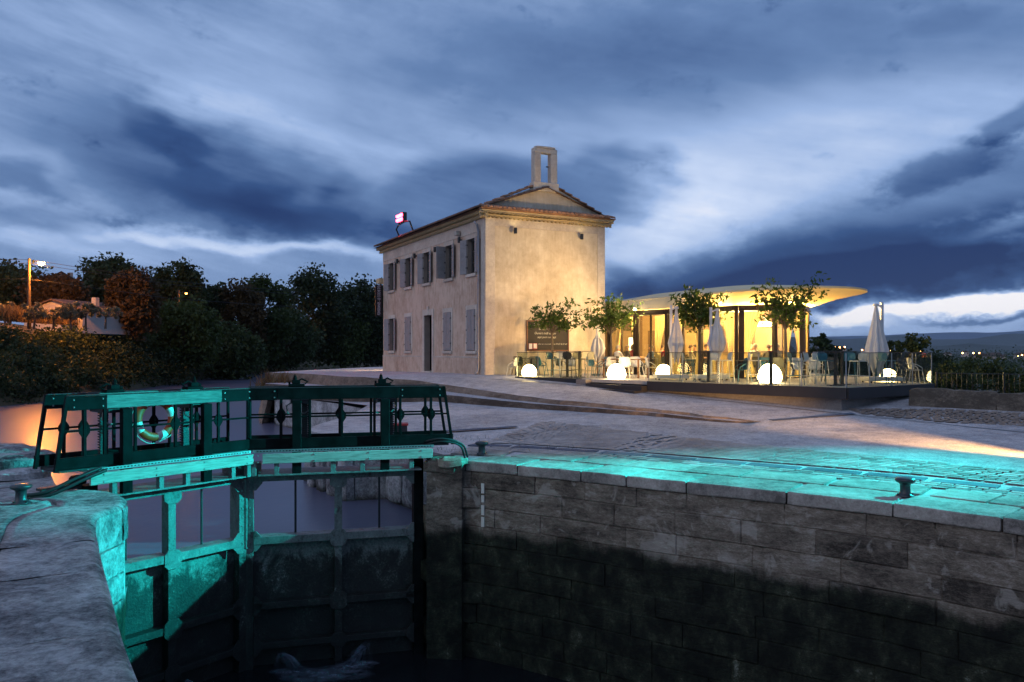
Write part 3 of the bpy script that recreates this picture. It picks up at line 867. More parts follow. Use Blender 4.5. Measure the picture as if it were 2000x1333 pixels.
# dark stone channel along the setts
d = 0.0
chn = thing('drain_channel', (0, 0, 0), 'straight dark grey stone channel set in the teal-lit paving', 'channel')
while d < 18.5:
    p, t_ = at_len_s(RQ, LQ, d + 0.5); q = p + Vector((-t_.y, t_.x, 0)) * 2.57
    mb = MB(); mb.box(-0.495, 0.495, -0.19, 0.19, -0.05, 0.010); o = mb.build('channel_slab', 'dark_slab', chn, bevel=0.006)
    o.matrix_local = frame(Vector((q.x, q.y, zlow(q.x, q.y) + rng.uniform(0, .004))), t_); d += 1.0
def strip(px, w, zf, name, m, lift, label=None, cat=None, kind=None):
    c = interp([hit(u, v, zf) for u, v in px], step=0.5); mb = MB(); rows = [[], []]
    for i, p in enumerate(c):
        t_ = (c[min(i + 1, len(c) - 1)] - c[max(i - 1, 0)]).normalized(); n_ = Vector((-t_.y, t_.x, 0)) * w / 2
        for r_, s_ in zip(rows, (-1, 1)):
            q = p + n_ * s_; r_.append((q.x, q.y, zf(q.x, q.y) + lift))
    mb.loft(rows); o = mb.build(name, m, label=label, cat=cat, kind=kind)
    if o.data.polygons[0].normal.z < 0: o.data.flip_normals()
    return o
strip([(835, 846), (900, 842), (1010, 835)], 0.30, zlow, 'dark_paving_strip', 'dark_slab', 0.026, 'dark grey paving strip running from the gate end towards the ledges', 'paving strip')
strip([(1505, 822), (1580, 816), (1668, 808)], 0.24, zup, 'dark_paving_strip', 'dark_slab', 0.012, 'short dark paving strip at the foot of the deck corner', 'paving strip')
strip([(960, 741), (1100, 751), (1300, 772), (1500, 793), (1650, 809), (1800, 824), (2000, 845), (2150, 862)], 0.07, zup, 'slot_drain', 'iron_black', 0.009, 'thin black slot drain curving past the deck to the side of the picture', 'drain')
# brown setts beside the low wall
mb = MB(); rng = random.Random(21)
for iy in range(16):
    x = 9.9
    while x < 17.5:
        l = rng.uniform(0.14, 0.30)
        o_ = Vector((x, 0, 0)); c = Vector((x + l / 2, 23.5 - (x - 11.5) * 0.60 - iy * 0.165, 0))
        if c.y < 21.9 + (x - 10) * -0.2 + 1.6 and c.y > 21.05 - (x - 10) * 0.30 and c.y > 23.0 - (c.x - 9.6) * 1.05:
            t_ = Vector((0.857, -0.515, 0)); n_ = Vector((0.515, 0.857, 0)); a = t_ * (l / 2 - .007); b = n_ * 0.074
            z = zup(c.x, c.y) + rng.uniform(.012, .015); c.z = z; dn = Vector((0, 0, -.01))
            k = len(mb.v)
            mb.v += [tuple(q) for q in [c - a * .94 - b * .94, c + a * .94 - b * .94, c + a * .94 + b * .94, c - a * .94 + b * .94, c - a - b + dn, c + a - b + dn, c + a + b + dn, c - a + b + dn]]
            mb.f += [(k, k + 1, k + 2, k + 3)] + [(k + 4 + i, k + 4 + (i + 1) % 4, k + (i + 1) % 4, k + i) for i in range(4)]; mb.mi += [0] * 5
        x += l
mb.build('brown_setts', 'cobble_brown', fix=False, label='brownish small setts between the deck corner and the low stone wall', cat='paving', kind='stuff')

# ================================================================== left quay
EL = interp([Vector(p) for p in [(-1.0, 3.0, 0), (-1.8, 4.3, 0), (-2.52, 5.43, 0), (-3.12, 6.39, 0), (-3.8, 7.56, 0), (-4.42, 8.62, 0), (-4.98, 9.6, 0), (-5.42, 10.4, 0), (-5.68, 10.95, 0), (-5.73, 11.3, 0), (-5.70, 11.7, 0), (-5.90, 12.25, 0), (-6.4, 12.85, 0), (-7.15, 13.15, 0)]], step=0.09)
lq = thing('lock_quay', (0, 0, 0), 'broad weathered stone quay in the near corner with rounded teal-lit edge', 'quay')
LE = arc_len(EL)
def quay_piece(d0, d1, inland0, inland1, lip, seed, name, m, z_low=-0.55):
    """one stone of the quay: top from inland1 to inland0, rounded lip and face when lip"""
    n = max(3, int((d1 - d0) / 0.11)); rows = []
    prof = []
    w = inland1 - inland0
    nt_ = max(3, int(w / 0.14))
    for k in range(nt_ + 1): prof.append((inland1 - (w - (0.11 if lip else 0)) * k / nt_, 0.0))
    if lip:
        r = 0.11
        for a in (22, 45, 68, 90): prof.append((inland0 + r - r * math.sin(R(a)), -r + r * math.cos(R(a))))
        for z in np.linspace(-0.28, z_low, 3): prof.append((inland0, z))
    prof = [(prof[0][0], -0.06)] + prof
    if not lip: prof.append((prof[-1][0], -0.06))
    for j in range(n + 1):
        p, t_ = at_len(EL, LE, d0 + (d1 - d0) * j / n); nl = Vector((-t_.y, t_.x, 0))
        row = []
        for (o_, z) in prof:
            q = p + nl * o_ + Vector((0, 0, z))
            w_ = Vector((q.x * 1.6 + seed, q.y * 1.6, q.z * 1.6)); w2 = w_ * 3.7
            am = 0.017 if lip else 0.012
            e_ = 0.35 if (j in (0, n)) else 1.0
            dv = mnoise.noise(w_) * am + mnoise.noise(w2) * am * 0.45
            if z > -0.2: q.z += dv - (0.012 if j in (0, n) else 0)
            if lip and o_ < inland0 + 0.2: q += nl * (dv * 1.2 + mnoise.noise(w2 * 2.1) * .012)
            row.append(tuple(q))
        rows.append(row)
    mb = MB(); mb.loft(rows); o = mb.build(name, m, lq, smooth=True, fix=True)
    return o
rng = random.Random(5); d = 0.0; k = 0
tot = LE[-1]
while d < tot - 0.1:
    l = min(rng.uniform(1.5, 2.3), tot - d)
    if tot - d - l < 0.5: l = tot - d
    quay_piece(d + 0.006, d + l - 0.006, 0.0, rng.uniform(0.92, 1.05), True, k * 5.1, 'coping_stone', 'old_stone'); d += l; k += 1
inl = 1.0
for row in range(5):
    w_ = rng.uniform(0.85, 1.2); d = -0.3
    while d < tot:
        l = rng.uniform(1.1, 2.0); a, b = max(0, d), min(tot, d + l); d += l
        if b - a > 0.3: quay_piece(a + 0.008, b - 0.008, inl + 0.012, inl + w_, False, 50 + k * 3.3, 'paving_slab', 'old_stone'); k += 1
    inl += w_
cs2 = [(-0.56, 0.42), (-0.98, 0.4), (-1.38, 0.42), (-1.8, 0.42), (-2.22, 0.45), (-2.67, 0.45), (-3.12, 0.5), (-3.62, 0.6)]
block_wall(EL, 1, cs2, tot, lq, 'old_stone', seed=9, lens=(0.7, 1.2), jut=0.012)
lback = [p + Vector((-0.04, 0.0, 0)) for p in EL]
o = wall_strip(lback, -5.0, -0.3, 'mortar_backing', 'old_stone', 0.004, 1.0, 4); o.parent = lq
# base sheet under the left quay, upstream side wall
left_up = [Vector(p) for p in [(-7.15, 13.15, 0), (-7.5, 13.55, 0), (-7.95, 13.9, 0), (-9.3, 16.0, 0), (-10.1, 16.6, 0), (-12.5, 16.7, 0), (-40, 16.5, 0)]]
fill(list(EL) + left_up[1:] + [Vector((-40, 2, 0)), Vector((-1.4, 2, 0))], lambda x, y: -0.055, 1.5, 'left_quay_ground', 'old_stone', kind='structure')
wall_strip(dens(left_up, 0.5), -4.0, -0.055, 'left_upstream_wall', 'old_stone', 0.04, 2.0, kind='structure')
for k, (x, y, z, sz, rz) in enumerate([(-9.35, 15.35, 0.10, (1.1, 0.75, 0.42), 0.9), (-10.2, 16.0, 0.13, (1.2, 0.8, 0.45), 0.4), (-9.0, 14.55, 0.0, (0.9, 0.7, 0.2), 1.0)]):
    me = rough_block(*sz, 90 + k, 0.07, 4, 0.14); me.materials.append(MATS['old_stone'])
    o = put(me, 'boulder', None, (x, y, z), rz); tag(o, ['rounded weathered block at the upstream tip of the near quay', 'pale rounded block furthest out beside the orange-lit water', 'flat stone lying behind the near bollard'][k], 'stone block')

# ================================================================== opposite bank, hills, plain
bank_line = interp([Vector(p) for p in [(-60, 22, 0), (-45, 34, 0), (-36, 48, 0), (-34.6, 58, 0), (-35.5, 66, 0), (-37.5, 84, 0), (-42, 108, 0), (-44, 130, 0), (-40, 160, 0), (-28, 190, 0), (-5, 215, 0), (40, 235, 0), (90, 245, 0)]], n=70)
rows = []
prof = [(0.6, -3.0), (0.0, -1.3), (1.0, -0.6), (3.0, 0.9), (6.5, 3.1), (9.5, 4.7), (11.5, 5.0), (24, 5.2), (60, 7.0), (140, 8.0)]
for pi_, (o_, z) in enumerate(prof):
    row = []
    for i, p in enumerate(bank_line):
        t_ = (bank_line[min(i + 1, 69)] - bank_line[max(i - 1, 0)]).normalized(); n_ = Vector((-t_.y, t_.x, 0))
        k = mnoise.noise((i * 0.35, pi_ * 0.8, 0.5))
        s_ = -1 if pi_ == 0 else 1
        row.append(tuple(p + n_ * (s_ * o_ + k * 0.5) + Vector((0, 0, z + k * 0.35))))
    rows.append(row)
simple('bank_earth', srgb(74, 66, 46), 0.95, 0.0, 0.35, 0.6, 0.0, 0.5, 8.0)
simple('plain_earth', srgb(60, 62, 52), 0.95, 0.0, 0.3, 0.004)
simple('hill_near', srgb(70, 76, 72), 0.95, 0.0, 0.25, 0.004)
simple('hill_far', srgb(96, 110, 128), 0.95, 0.0, 0.12, 0.002)  # haze tint put into the base colour of the far mountain
mb = MB(); mb.loft(rows); mb.build('far_bank', 'bank_earth', smooth=True, kind='structure')
def bank_pt(i, o_, z=0): 
    p = bank_line[i]; t_ = (bank_line[min(i + 1, 69)] - bank_line[max(i - 1, 0)]).normalized(); return p + Vector((-t_.y, t_.x, 0)) * o_ + Vector((0, 0, z))
# slope falling away behind the terrace, then the plain out to the hills
mb = MB(); rows = []
edge = [Vector(p) for p in [(6, 74, 0), (9, 50, 0), (15, 42, 0), (14, 34, 0), (14.0, 27.0, 0), (12.7, 25.2, 0), (14.6, 23.3, 0), (31, 17.6, 0), (60, 8, 0)]]
edge = interp(edge, n=40)
for o_, dz_ in ((0, -0.02), (2, -0.35), (6, -2.0), (14, -5.0), (40, -10), (90, -12.0)):
    rows.append([(p.x + o_ * 0.75, p.y + o_ * 0.66, (zup(p.x, p.y) if o_ == 0 else 0.7) + dz_) for p in edge])
mb.loft(rows); mb.build('hillside', 'bank_earth', smooth=True, kind='structure')
mb = MB(); mb.add([(-9000, -2000, -13), (9000, -2000, -13), (9000, 9000, -13), (-9000, 9000, -13)], [(0, 1, 2, 3)]); mb.build('ground', 'plain_earth', kind='structure', fix=False)
def ridge(y, pts, name, m, depth, seed):
    rows = [[], [], []]
    xs = np.linspace(-y * 0.9, y * 0.9, 160)
    for x in xs:
        u = 1000 + x / y * FOC
        v = np.interp(u, [p[0] for p in pts], [p[1] for p in pts]) + mnoise.noise((x / y * 18, seed, 0)) * 2.2 + mnoise.noise((x / y * 60, seed, 0)) * 0.8
        z = zof(v, y)
        rows[0].append((x, y - depth, -13.2)); rows[1].append((x, y, z)); rows[2].append((x, y + depth, -13.2))
    mb = MB(); mb.loft(rows); mb.build(name, m, smooth=True, kind='structure')
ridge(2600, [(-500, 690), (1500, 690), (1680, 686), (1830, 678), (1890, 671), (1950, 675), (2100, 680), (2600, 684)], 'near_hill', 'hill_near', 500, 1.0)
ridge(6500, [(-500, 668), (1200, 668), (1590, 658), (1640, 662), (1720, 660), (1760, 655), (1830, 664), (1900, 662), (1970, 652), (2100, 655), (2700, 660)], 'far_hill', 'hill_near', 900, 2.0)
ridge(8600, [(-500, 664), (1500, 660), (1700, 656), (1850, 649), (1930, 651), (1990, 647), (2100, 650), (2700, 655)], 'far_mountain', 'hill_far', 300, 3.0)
# ================================================================== lock gates
def lock_gate(hinge, tip, sg, label, walk_label):
    xa = (tip - hinge); ln = xa.length
    M_ = frame(hinge, xa)
    g = thing('lock_gate', None, label, 'lock gate', m=M_)
    def P(name, m, parent=g, bevel=0.0, smooth=False, **boxes):
        return None
    def bx(name, m, *bs, parent=g, bevel=0.006, **tags):
        mb = MB(); sep_ = name in ('top_beam', 'sheet_rail', 'cross_rail')
        for i, (x0, x1, y0, y1, z0, z1) in enumerate(bs):
            a, b = sorted((y0 * sg, y1 * sg)); mb.box(x0, x1, a, b, z0, z1)
            if sep_ and i < len(bs) - 1: mb.build(name, m, parent, bevel=bevel, **tags); mb = MB()
        return mb.build(name, m, parent, bevel=bevel, **tags)
    def rivets(parent, spots):
        mb = MB()
        for x, y, z in spots:
            mb.add([(x - .014, y * sg, z - .014), (x + .014, y * sg, z - .014), (x + .014, y * sg, z + .014), (x - .014, y * sg, z + .014),
                    (x - .008, (y - .014) * sg, z - .008), (x + .008, (y - .014) * sg, z - .008), (x + .008, (y - .014) * sg, z + .008), (x - .008, (y - .014) * sg, z + .008)],
                   [(4, 5, 6, 7), (0, 1, 5, 4), (1, 2, 6, 5), (2, 3, 7, 6), (3, 0, 4, 7)])
        mb.build('rivets', 'galvanised', parent, kind='stuff')
    m = ln * 0.486; zt, zb = -0.12, -4.7
    bx('heel_post', 'gate_paint', (0.0, 0.20, -0.15, 0.15, zb, 0.02))
    mp = bx('mitre_post', 'gate_slime', (ln - 0.20, ln - 0.015, -0.16, 0.15, zb, -1.62))
    mp2 = bx('mitre_post', 'gate_frame', (ln - 0.20, ln - 0.015, -0.16, 0.15, -1.62, 0.03), (ln - 0.075, ln - 0.02, -0.185, -0.15, -1.62, -0.05))
    rivets(mp2, [(ln - 0.13, -0.16, z) for z in np.arange(-1.5, -0.05, 0.17)])
    bx('upper_post', 'gate_frame', (m - 0.075, m + 0.075, -0.17, -0.13, -1.45, zt - .03), (m - 0.03, m + 0.03, -0.14, 0.13, -1.45, zt - .03))
    bx('lower_post', 'gate_slime', (m - 0.075, m + 0.075, -0.17, 0.04, zb, -1.5))
    bx('top_rail', 'gate_frame', (0.2, ln - 0.2, -0.20, 0.12, -0.31, -0.16))
    bx('sheet_rail', 'gate_frame', (0.2, m - .075, -0.20, 0.12, -1.55, -1.40), (m + .075, ln - 0.2, -0.20, 0.12, -1.55, -1.40))
    bx('cross_rail', 'gate_slime', (0.2, m - .075, -0.19, 0.05, -2.83, -2.70), (m + .075, ln - .2, -0.19, 0.05, -2.83, -2.70))
    bx('cross_rail', 'gate_slime', (0.2, m - .075, -0.17, 0.05, -3.62, -3.50), (m + .075, ln - .2, -0.17, 0.05, -3.62, -3.50))
    for x0, x1 in ((0.2, m - .075), (m + .075, ln - .2)):
        for z0, z1 in ((-2.70, -1.55), (-3.50, -2.83), (-4.7, -3.62)):
            # buckled sheet
            mb = MB(); rows = []
            for a in range(9):
                rows.append([(x0 + (x1 - x0) * b / 10, (0.03 + mnoise.noise((x0 + b * .5, a * .6 + z0, 1.0)) * 0.012) * sg, z0 + (z1 - z0) * a / 8) for b in range(11)])
            mb.loft(rows); mb.build('sheet_panel', 'gate_slime', g, smooth=True)
    def gus(cx, cz, w, h, y0, y1, mname, half=None):
        c = min(w, h) * 0.42
        if half is None: poly = [(cx - w + c, cz - h), (cx + w - c, cz - h), (cx + w, cz - h + c), (cx + w, cz + h - c), (cx + w - c, cz + h), (cx - w + c, cz + h), (cx - w, cz + h - c), (cx - w, cz - h + c)]
        elif half == 'top': poly = [(cx - w * .55, cz - h), (cx + w * .55, cz - h), (cx + w, cz - h + c), (cx + w, cz + h), (cx - w, cz + h), (cx - w, cz - h + c)]
        elif half == 'in': poly = [(cx, cz - h), (cx + w * .3, cz - h), (cx + w, cz - h * .3), (cx + w, cz + h * .3), (cx + w * .3, cz + h), (cx, cz + h)]
        else: poly = [(cx, cz - h), (cx, cz + h), (cx - w * .3, cz + h), (cx - w, cz + h * .3), (cx - w, cz - h * .3), (cx - w * .3, cz - h)]
        mb = MB(); a, b = sorted((y0 * sg, y1 * sg)); mb.prism(poly, a, b); mb.build('gusset_plate', mname, g, bevel=0.004)
    gus(m, -0.34, 0.17, 0.15, -0.205, -0.172, 'gate_frame', 'top')
    gus(m, -1.50, 0.165, 0.17, -0.215, -0.18, 'gate_frame')
    gus(m, -2.76, 0.17, 0.18, -0.21, -0.192, 'gate_slime')
    gus(m, -3.56, 0.15, 0.14, -0.19, -0.173, 'gate_slime')
    for z_, mm in ((-0.28, 'gate_frame'), (-1.48, 'gate_frame'), (-2.76, 'gate_slime'), (-3.56, 'gate_slime')):
        gus(ln - 0.2, z_, 0.17, 0.20, -0.19, -0.165, mm, 'out'); gus(0.2, z_, 0.17, 0.20, -0.19, -0.165, mm, 'in')
    for x in (ln * 0.25, ln * 0.72):
        mb = MB(); mb.tube([(x, 0.06 * sg, -1.40), (x, 0.06 * sg, -0.3)], 0.022, 6); mb.build('sluice_rod', 'gate_black', g)
    # stubs carrying the walkway
    for x in (0.30, ln * 0.36, ln * 0.52, ln * 0.82, ln - 0.22):
        bx('stub_post', 'gate_frame', (x - .045, x + .045, -0.51, -0.40, -0.16, 0.12))
    mb = MB(); a, b = sorted((-0.52 * sg, 0.3 * sg)); mb.box(0.1, ln - .3, a, b, -0.158, -0.13); mb.build('bearer_plate', 'gate_frame', g)
    bx('stub_cap', 'gate_frame', (ln - 0.34, ln - 0.02, -0.2, 0.2, -0.15, 0.05))
    bx('kick_board', 'pale_timber', (-0.12, ln - (0.16 if sg > 0 else 0.38), -0.565, -0.515, 0.085, 0.275))
    kb = g.children[-1]
    rivets(kb, [(x, -0.567, z) for x in np.linspace(0.1, ln - .3, 4) for z in (0.12, 0.24)])
    # grating made of punched strip
    mb = MB()
    a, b = sorted((-0.51 * sg, 0.36 * sg)); mb.box(-0.15, ln - 0.20, a, b, 0.29, 0.305)
    a, b = sorted((-0.53 * sg, -0.51 * sg)); mb.box(-0.15, ln - 0.20, a, b, 0.30, 0.35)
    mb.build('walkway_grating', 'galvanised', g)
    mb = MB()
    for x in np.arange(-0.1, ln - 0.25, 0.06):
        a, b = sorted((-0.534 * sg, -0.5301 * sg)); mb.box(x, x + 0.032, a, b, 0.315, 0.335)
    mb.build('grating_slots', 'gate_black', g, kind='stuff')
    # two handrail frames
    posts = (ln * 0.233, ln * 0.714) if sg < 0 else (ln * 0.233 - .20, ln * 0.714 - .20)
    for fi, y in enumerate((-0.36, 0.36)):
        x0 = -0.42; x1 = ln - 0.08
        mid = (posts[0] + 0.02, posts[1] + 0.32)
        tb = bx('top_beam', 'gate_paint', (x0 + .03, posts[0] - .30, y - .028, y + .028, 1.30, 1.52), (posts[1] + 0.36, x1, y - .028, y + .028, 1.30, 1.52))
        bx('top_beam', 'green_timber' if sg > 0 else 'gate_paint', (posts[0] - 0.298, posts[1] + 0.358, y - .032, y + .032, 1.305, 1.525))  # beam of the unlit leaf is darker; its shade is put into the colour
        rivets(tb, [(x, y - .03, z) for x in (x0 + .12, posts[0] - .36, posts[1] + .42, x1 - .06) for z in (1.35, 1.47)])
        bx('cap_strip', 'gate_black', (x0 + .03, x1, y - .035, y + .035, 1.527, 1.545))
        bx('bottom_beam', 'gate_paint', (x0 - .16, x1, y - .025, y + .025, 0.36, 0.55))
        bx('mid_rail', 'gate_paint', (x0 - .05, x1, y - .014, y + .014, 0.95, 0.985))
        xs = [-0.12, posts[0] - 0.32, posts[0] + 0.20, ln * 0.47, posts[1] - 0.25, posts[1] + 0.30, x1 - 0.02]
        for k, x in enumerate(xs):
            bl = bx('baluster', 'gate_paint', (x - .026, x + .026, y - .022, y + .022, 0.55, 1.30))
            if k in (0, 3, 5) or (fi == 1 and k == 1):
                mb = MB(); mb.prism([(x, .80), (x + .085, .93), (x + .085, 1.0), (x, 1.13), (x - .085, 1.0), (x - .085, .93)], y - .01, y + .01); mb.build('gusset_plate', 'gate_paint', bl)
        mb = MB(); mb.bar((x0 - .15, y * 1.0, 0.33), (x0 + .03, y, 1.53), 0.05, 0.06, (0, 1, 0)); mb.build('end_bar', 'gate_paint', g)
    bx('walk_bearer', 'gate_black', (-0.5, ln - .1, -0.33, 0.33, 0.31, 0.36))
    for x in posts:
        pst = bx('drive_post', 'gate_paint', (x - .088, x + .088, -0.50, -0.388, -0.16, 1.298), bevel=0.01)
        bx('post_bracket', 'gate_black', (x - .24, x + .12, -0.32, 0.32, 1.22, 1.298), parent=pst)
        act = bx('actuator', 'gate_paint', (x - .16, x + .16, -0.10, 0.10, 1.545, 1.60), (x - .07, x + .09, -.07, .07, 1.60, 1.68), bevel=0.008)
        mb = MB(); mb.lathe([(.04, 0), (.04, .05), (.03, .055), (.03, .085), (.014, .09), (.014, .115)], 8, (x + .03, 0, 1.68))
        mb.tube([(x - .16, 0, 1.60), (x - .22, 0, 1.64), (x - .10, 0, 1.70), (x - .03, 0, 1.66)], 0.018, 6)
        mb.tube([(x + .12, 0, 1.62), (x + .16, 0, 1.62)], 0.03, 8)
        mb.build('valve', 'gate_paint', act)
        # corrugated rack beside the post
        mb = MB()
        for z in np.arange(0.34, 1.22, 0.045):
            mb.box(x - .235, x - .10, -.05, .05, z, z + .026)
        mb.box(x - .21, x - .10, -.04, .04, 0.31, 1.25); mb.build('rack', 'gate_black', g)
        mb = MB(); mb.tube([(x + .08, -.1 * sg, 1.24), (x + .20, -.14 * sg, 1.17), (x + .17, -.14 * sg, 1.02), (x + .09, -.1 * sg, .98)], 0.014, 6); mb.build('hose', 'gate_frame', g); mb = MB()
        mb.tube([(x - .22, -.1 * sg, 1.24), (x - .26, -.16 * sg, 1.10), (x - .16, -.2 * sg, 1.02), (x - .08, -.14 * sg, 1.02)], 0.012, 6)
        mb.build('hose', 'gate_frame', g)
    return g, M_, ln
gl, ML, lenL = lock_gate(HL, HA, 1, 'teal-lit steel lock gate leaf carrying the lifebuoy on its railed walkway', '')
gr, MR, lenR = lock_gate(HR, HA, -1, 'dark steel lock gate leaf meeting the far stone wall, with railed walkway', '')

# closing rail between the two leaves
mb = MB(); mb.bar(ML @ Vector((lenL - .1, -0.36, 1.49)), MR @ Vector((lenR - .1, 0.36, 1.49)), 0.03, 0.03); mb.bar(ML @ Vector((lenL - .1, -0.36, 0.97)), MR @ Vector((lenR - .1, 0.36, 0.97)), 0.03, 0.03)
mb.build('safety_chain_bar', 'gate_black', label='pair of thin bars joining the two gate handrails at the mitre', cat='rail')

# lifebuoy
lb = thing('lifebuoy', None, 'orange and white ring lifebuoy hanging inside the teal-lit gate railing', 'lifebuoy', m=ML @ Matrix.Translation((1.22, -0.12, 1.05)))
segs = 48; Rm, rm = 0.32, 0.075
for a0, a1, nm, mt, sc in [(k * 90 + 16, k * 90 + 74, 'ring_segment', 'buoy_orange', 1.0) for k in range(4)] + [(k * 90 - 16, k * 90 + 16, 'white_band', 'buoy_band', 1.0) for k in range(4)]:
    rows = []
    for j in range(9):
        a = R(a0 + 22 + (a1 - a0) * j / 8)
        rows.append([((Rm + rm * math.cos(b) * 1.0) * math.cos(a), rm * 0.75 * math.sin(b), (Rm + rm * math.cos(b)) * math.sin(a)) for b in np.linspace(0, 2 * math.pi, 12, endpoint=False)])
    mb = MB(); mb.loft(rows, close=True); mb.build(nm, mt, lb, smooth=True)
mb = MB(); mb.tube([((Rm + rm + .012 + .03 * abs(math.sin(2 * a))) * math.cos(a + R(22)), 0, (Rm + rm + .012 + .03 * abs(math.sin(2 * a))) * math.sin(a + R(22))) for a in np.linspace(0, 2 * math.pi, 41)], 0.008, 5)
mb.build('grab_line', 'cord_pale', lb)
mb = MB(); mb.tube([(0.18, -.02, 0.36), (0.32, -.05, 0.22), (0.38, -.05, -0.05), (0.30, -.03, -0.12)], 0.010, 5); mb.build('throw_line', 'cord_pale', lb)

# hydraulic hoses
def hose(pts, label, r=0.03):
    mb = MB()
    for dx_, dz_ in ((0, 0), (0.05, 0.02), (-0.02, 0.06)):
        mb.tube([p + Vector((dx_, dx_ * .5, dz_)) for p in interp(pts, n=20)], r, 7)
    mb.build('hydraulic_hose', 'rubber', smooth=True, label=label, cat='hose')
hose([ML @ Vector((0.05, -0.6, 0.30)), ML @ Vector((-0.3, -0.62, 0.20)), ML @ Vector((-0.75, -0.55, 0.02)), ML @ Vector((-1.0, -0.4, -0.02))], 'bundle of black hoses dropping from the teal board to the near quay')
hose([MR @ Vector((0.0, 0.35, 0.34)), MR @ Vector((-0.35, 0.45, 0.40)), MR @ Vector((-0.72, 0.40, 0.30)), MR @ Vector((-0.85, 0.3, 0.02))], 'black hose loops arching from the dark gate onto the quay', 0.022)
# hinge collars on the quay
for M_, lab, s_ in ((ML, 'green iron hinge collar bolted beside the near gate heel', -1), (MR, 'iron hinge collar and strap at the far wall corner', 1)):
    c = thing('hinge_collar', None, lab, 'gate hinge', m=M_ @ Matrix.Translation((-0.12, 0, 0)))
    mb = MB(); mb.box(-0.55, 0.1, -0.09, 0.09, 0.015, 0.06); mb.box(-0.2, 0.05, -0.16, 0.16, 0.0, 0.035); mb.build('strap', 'gate_black', c, bevel=.006)
    mb = MB(); mb.lathe([(.13, .03), (.13, .13), (.10, .16), (.04, .17)], 14, (0.06, 0, 0.03)); mb.build('cap', 'gate_paint', c, smooth=False)

# mooring bollards
bol = thing('mooring_bollard', (0, 0, 0), '', 'bollard', 'iron bollards on the lock sides')
mb = MB(); mb.lathe([(.13, 0), (.13, .018), (.092, .035), (.078, .07), (.074, .17), (.082, .20), (.135, .225), (.15, .25), (.14, .28), (.10, .295), (.0, .30)], 20); mb.build('post', 'bollard_paint', bol, smooth=True)
for k in range(4):
    mb = MB(); a = k * math.pi / 2 + .5; mb.lathe([(.016, 0), (.016, .03), (.008, .034)], 6, (.112 * math.cos(a), .112 * math.sin(a), .018)); mb.build('bolt', 'gate_black', bol)
b1 = bol; place(b1, G(941, 889), 0.2, 'small black mooring bollard on the quay near the gate end')
b2 = copy_tree(bol); place(b2, G(1768, 970), 1.1, 'larger looking black bollard standing alone on the teal-lit quay edge'); b2.scale = (1.0,) * 3
b3 = copy_tree(bol); place(b3, G(41, 984), 0.7, 'black bollard on the near weathered quay beside the orange reflection')

# control cabinet behind the far gate leaf
cb = thing('control_cabinet', (G(776, 851).x, G(776, 851).y, L_(-3, 21)), 'low dark cabinet with red lid behind the dark gate railing', 'cabinet', rz=0.15)
mb = MB(); mb.box(-.26, .26, -.2, .2, 0, .26); mb.build('body', 'cabinet_dark', cb, bevel=.01)
mb = MB(); mb.box(-.29, .29, -.23, .23, .26, .31); mb.build('lid', 'red_steel', cb, bevel=.012)
for k in range(4):
    mb = MB(); mb.box(-.2, .2, -.206, -.2, .04 + k * .05, .06 + k * .05); mb.build('vent_slot', 'gate_black', cb)

# leaking water spraying from the gate foot
def spraym():
    m = bpy.data.materials.new('spray'); m.use_nodes = True; nt = m.node_tree; b = nt.nodes['Principled BSDF']
    b.inputs['Base Color'].default_value = srgb(190, 204, 226); b.inputs['Roughness'].default_value = 0.6
    tr = nt.nodes.new('ShaderNodeBsdfTransparent'); mx = nt.nodes.new('ShaderNodeMixShader')
    p = wpos(nt); n = nz(nt, scaled(nt, p, 9, 9, 9), 1.0, 5.0, 0.7)
    at_ = nt.nodes.new('ShaderNodeAttribute'); at_.attribute_name = 'thick'
    f = (n.smooth(0.25, 0.75) * X(nt, at_.outputs['Fac']))
    nt.links.new(f.k, mx.inputs[0]); nt.links.new(tr.outputs[0], mx.inputs[1]); nt.links.new(b.outputs[0], mx.inputs[2])
    nt.links.new(mx.outputs[0], nt.nodes['Material Output'].inputs[0]); MATS['spray'] = m
spraym()
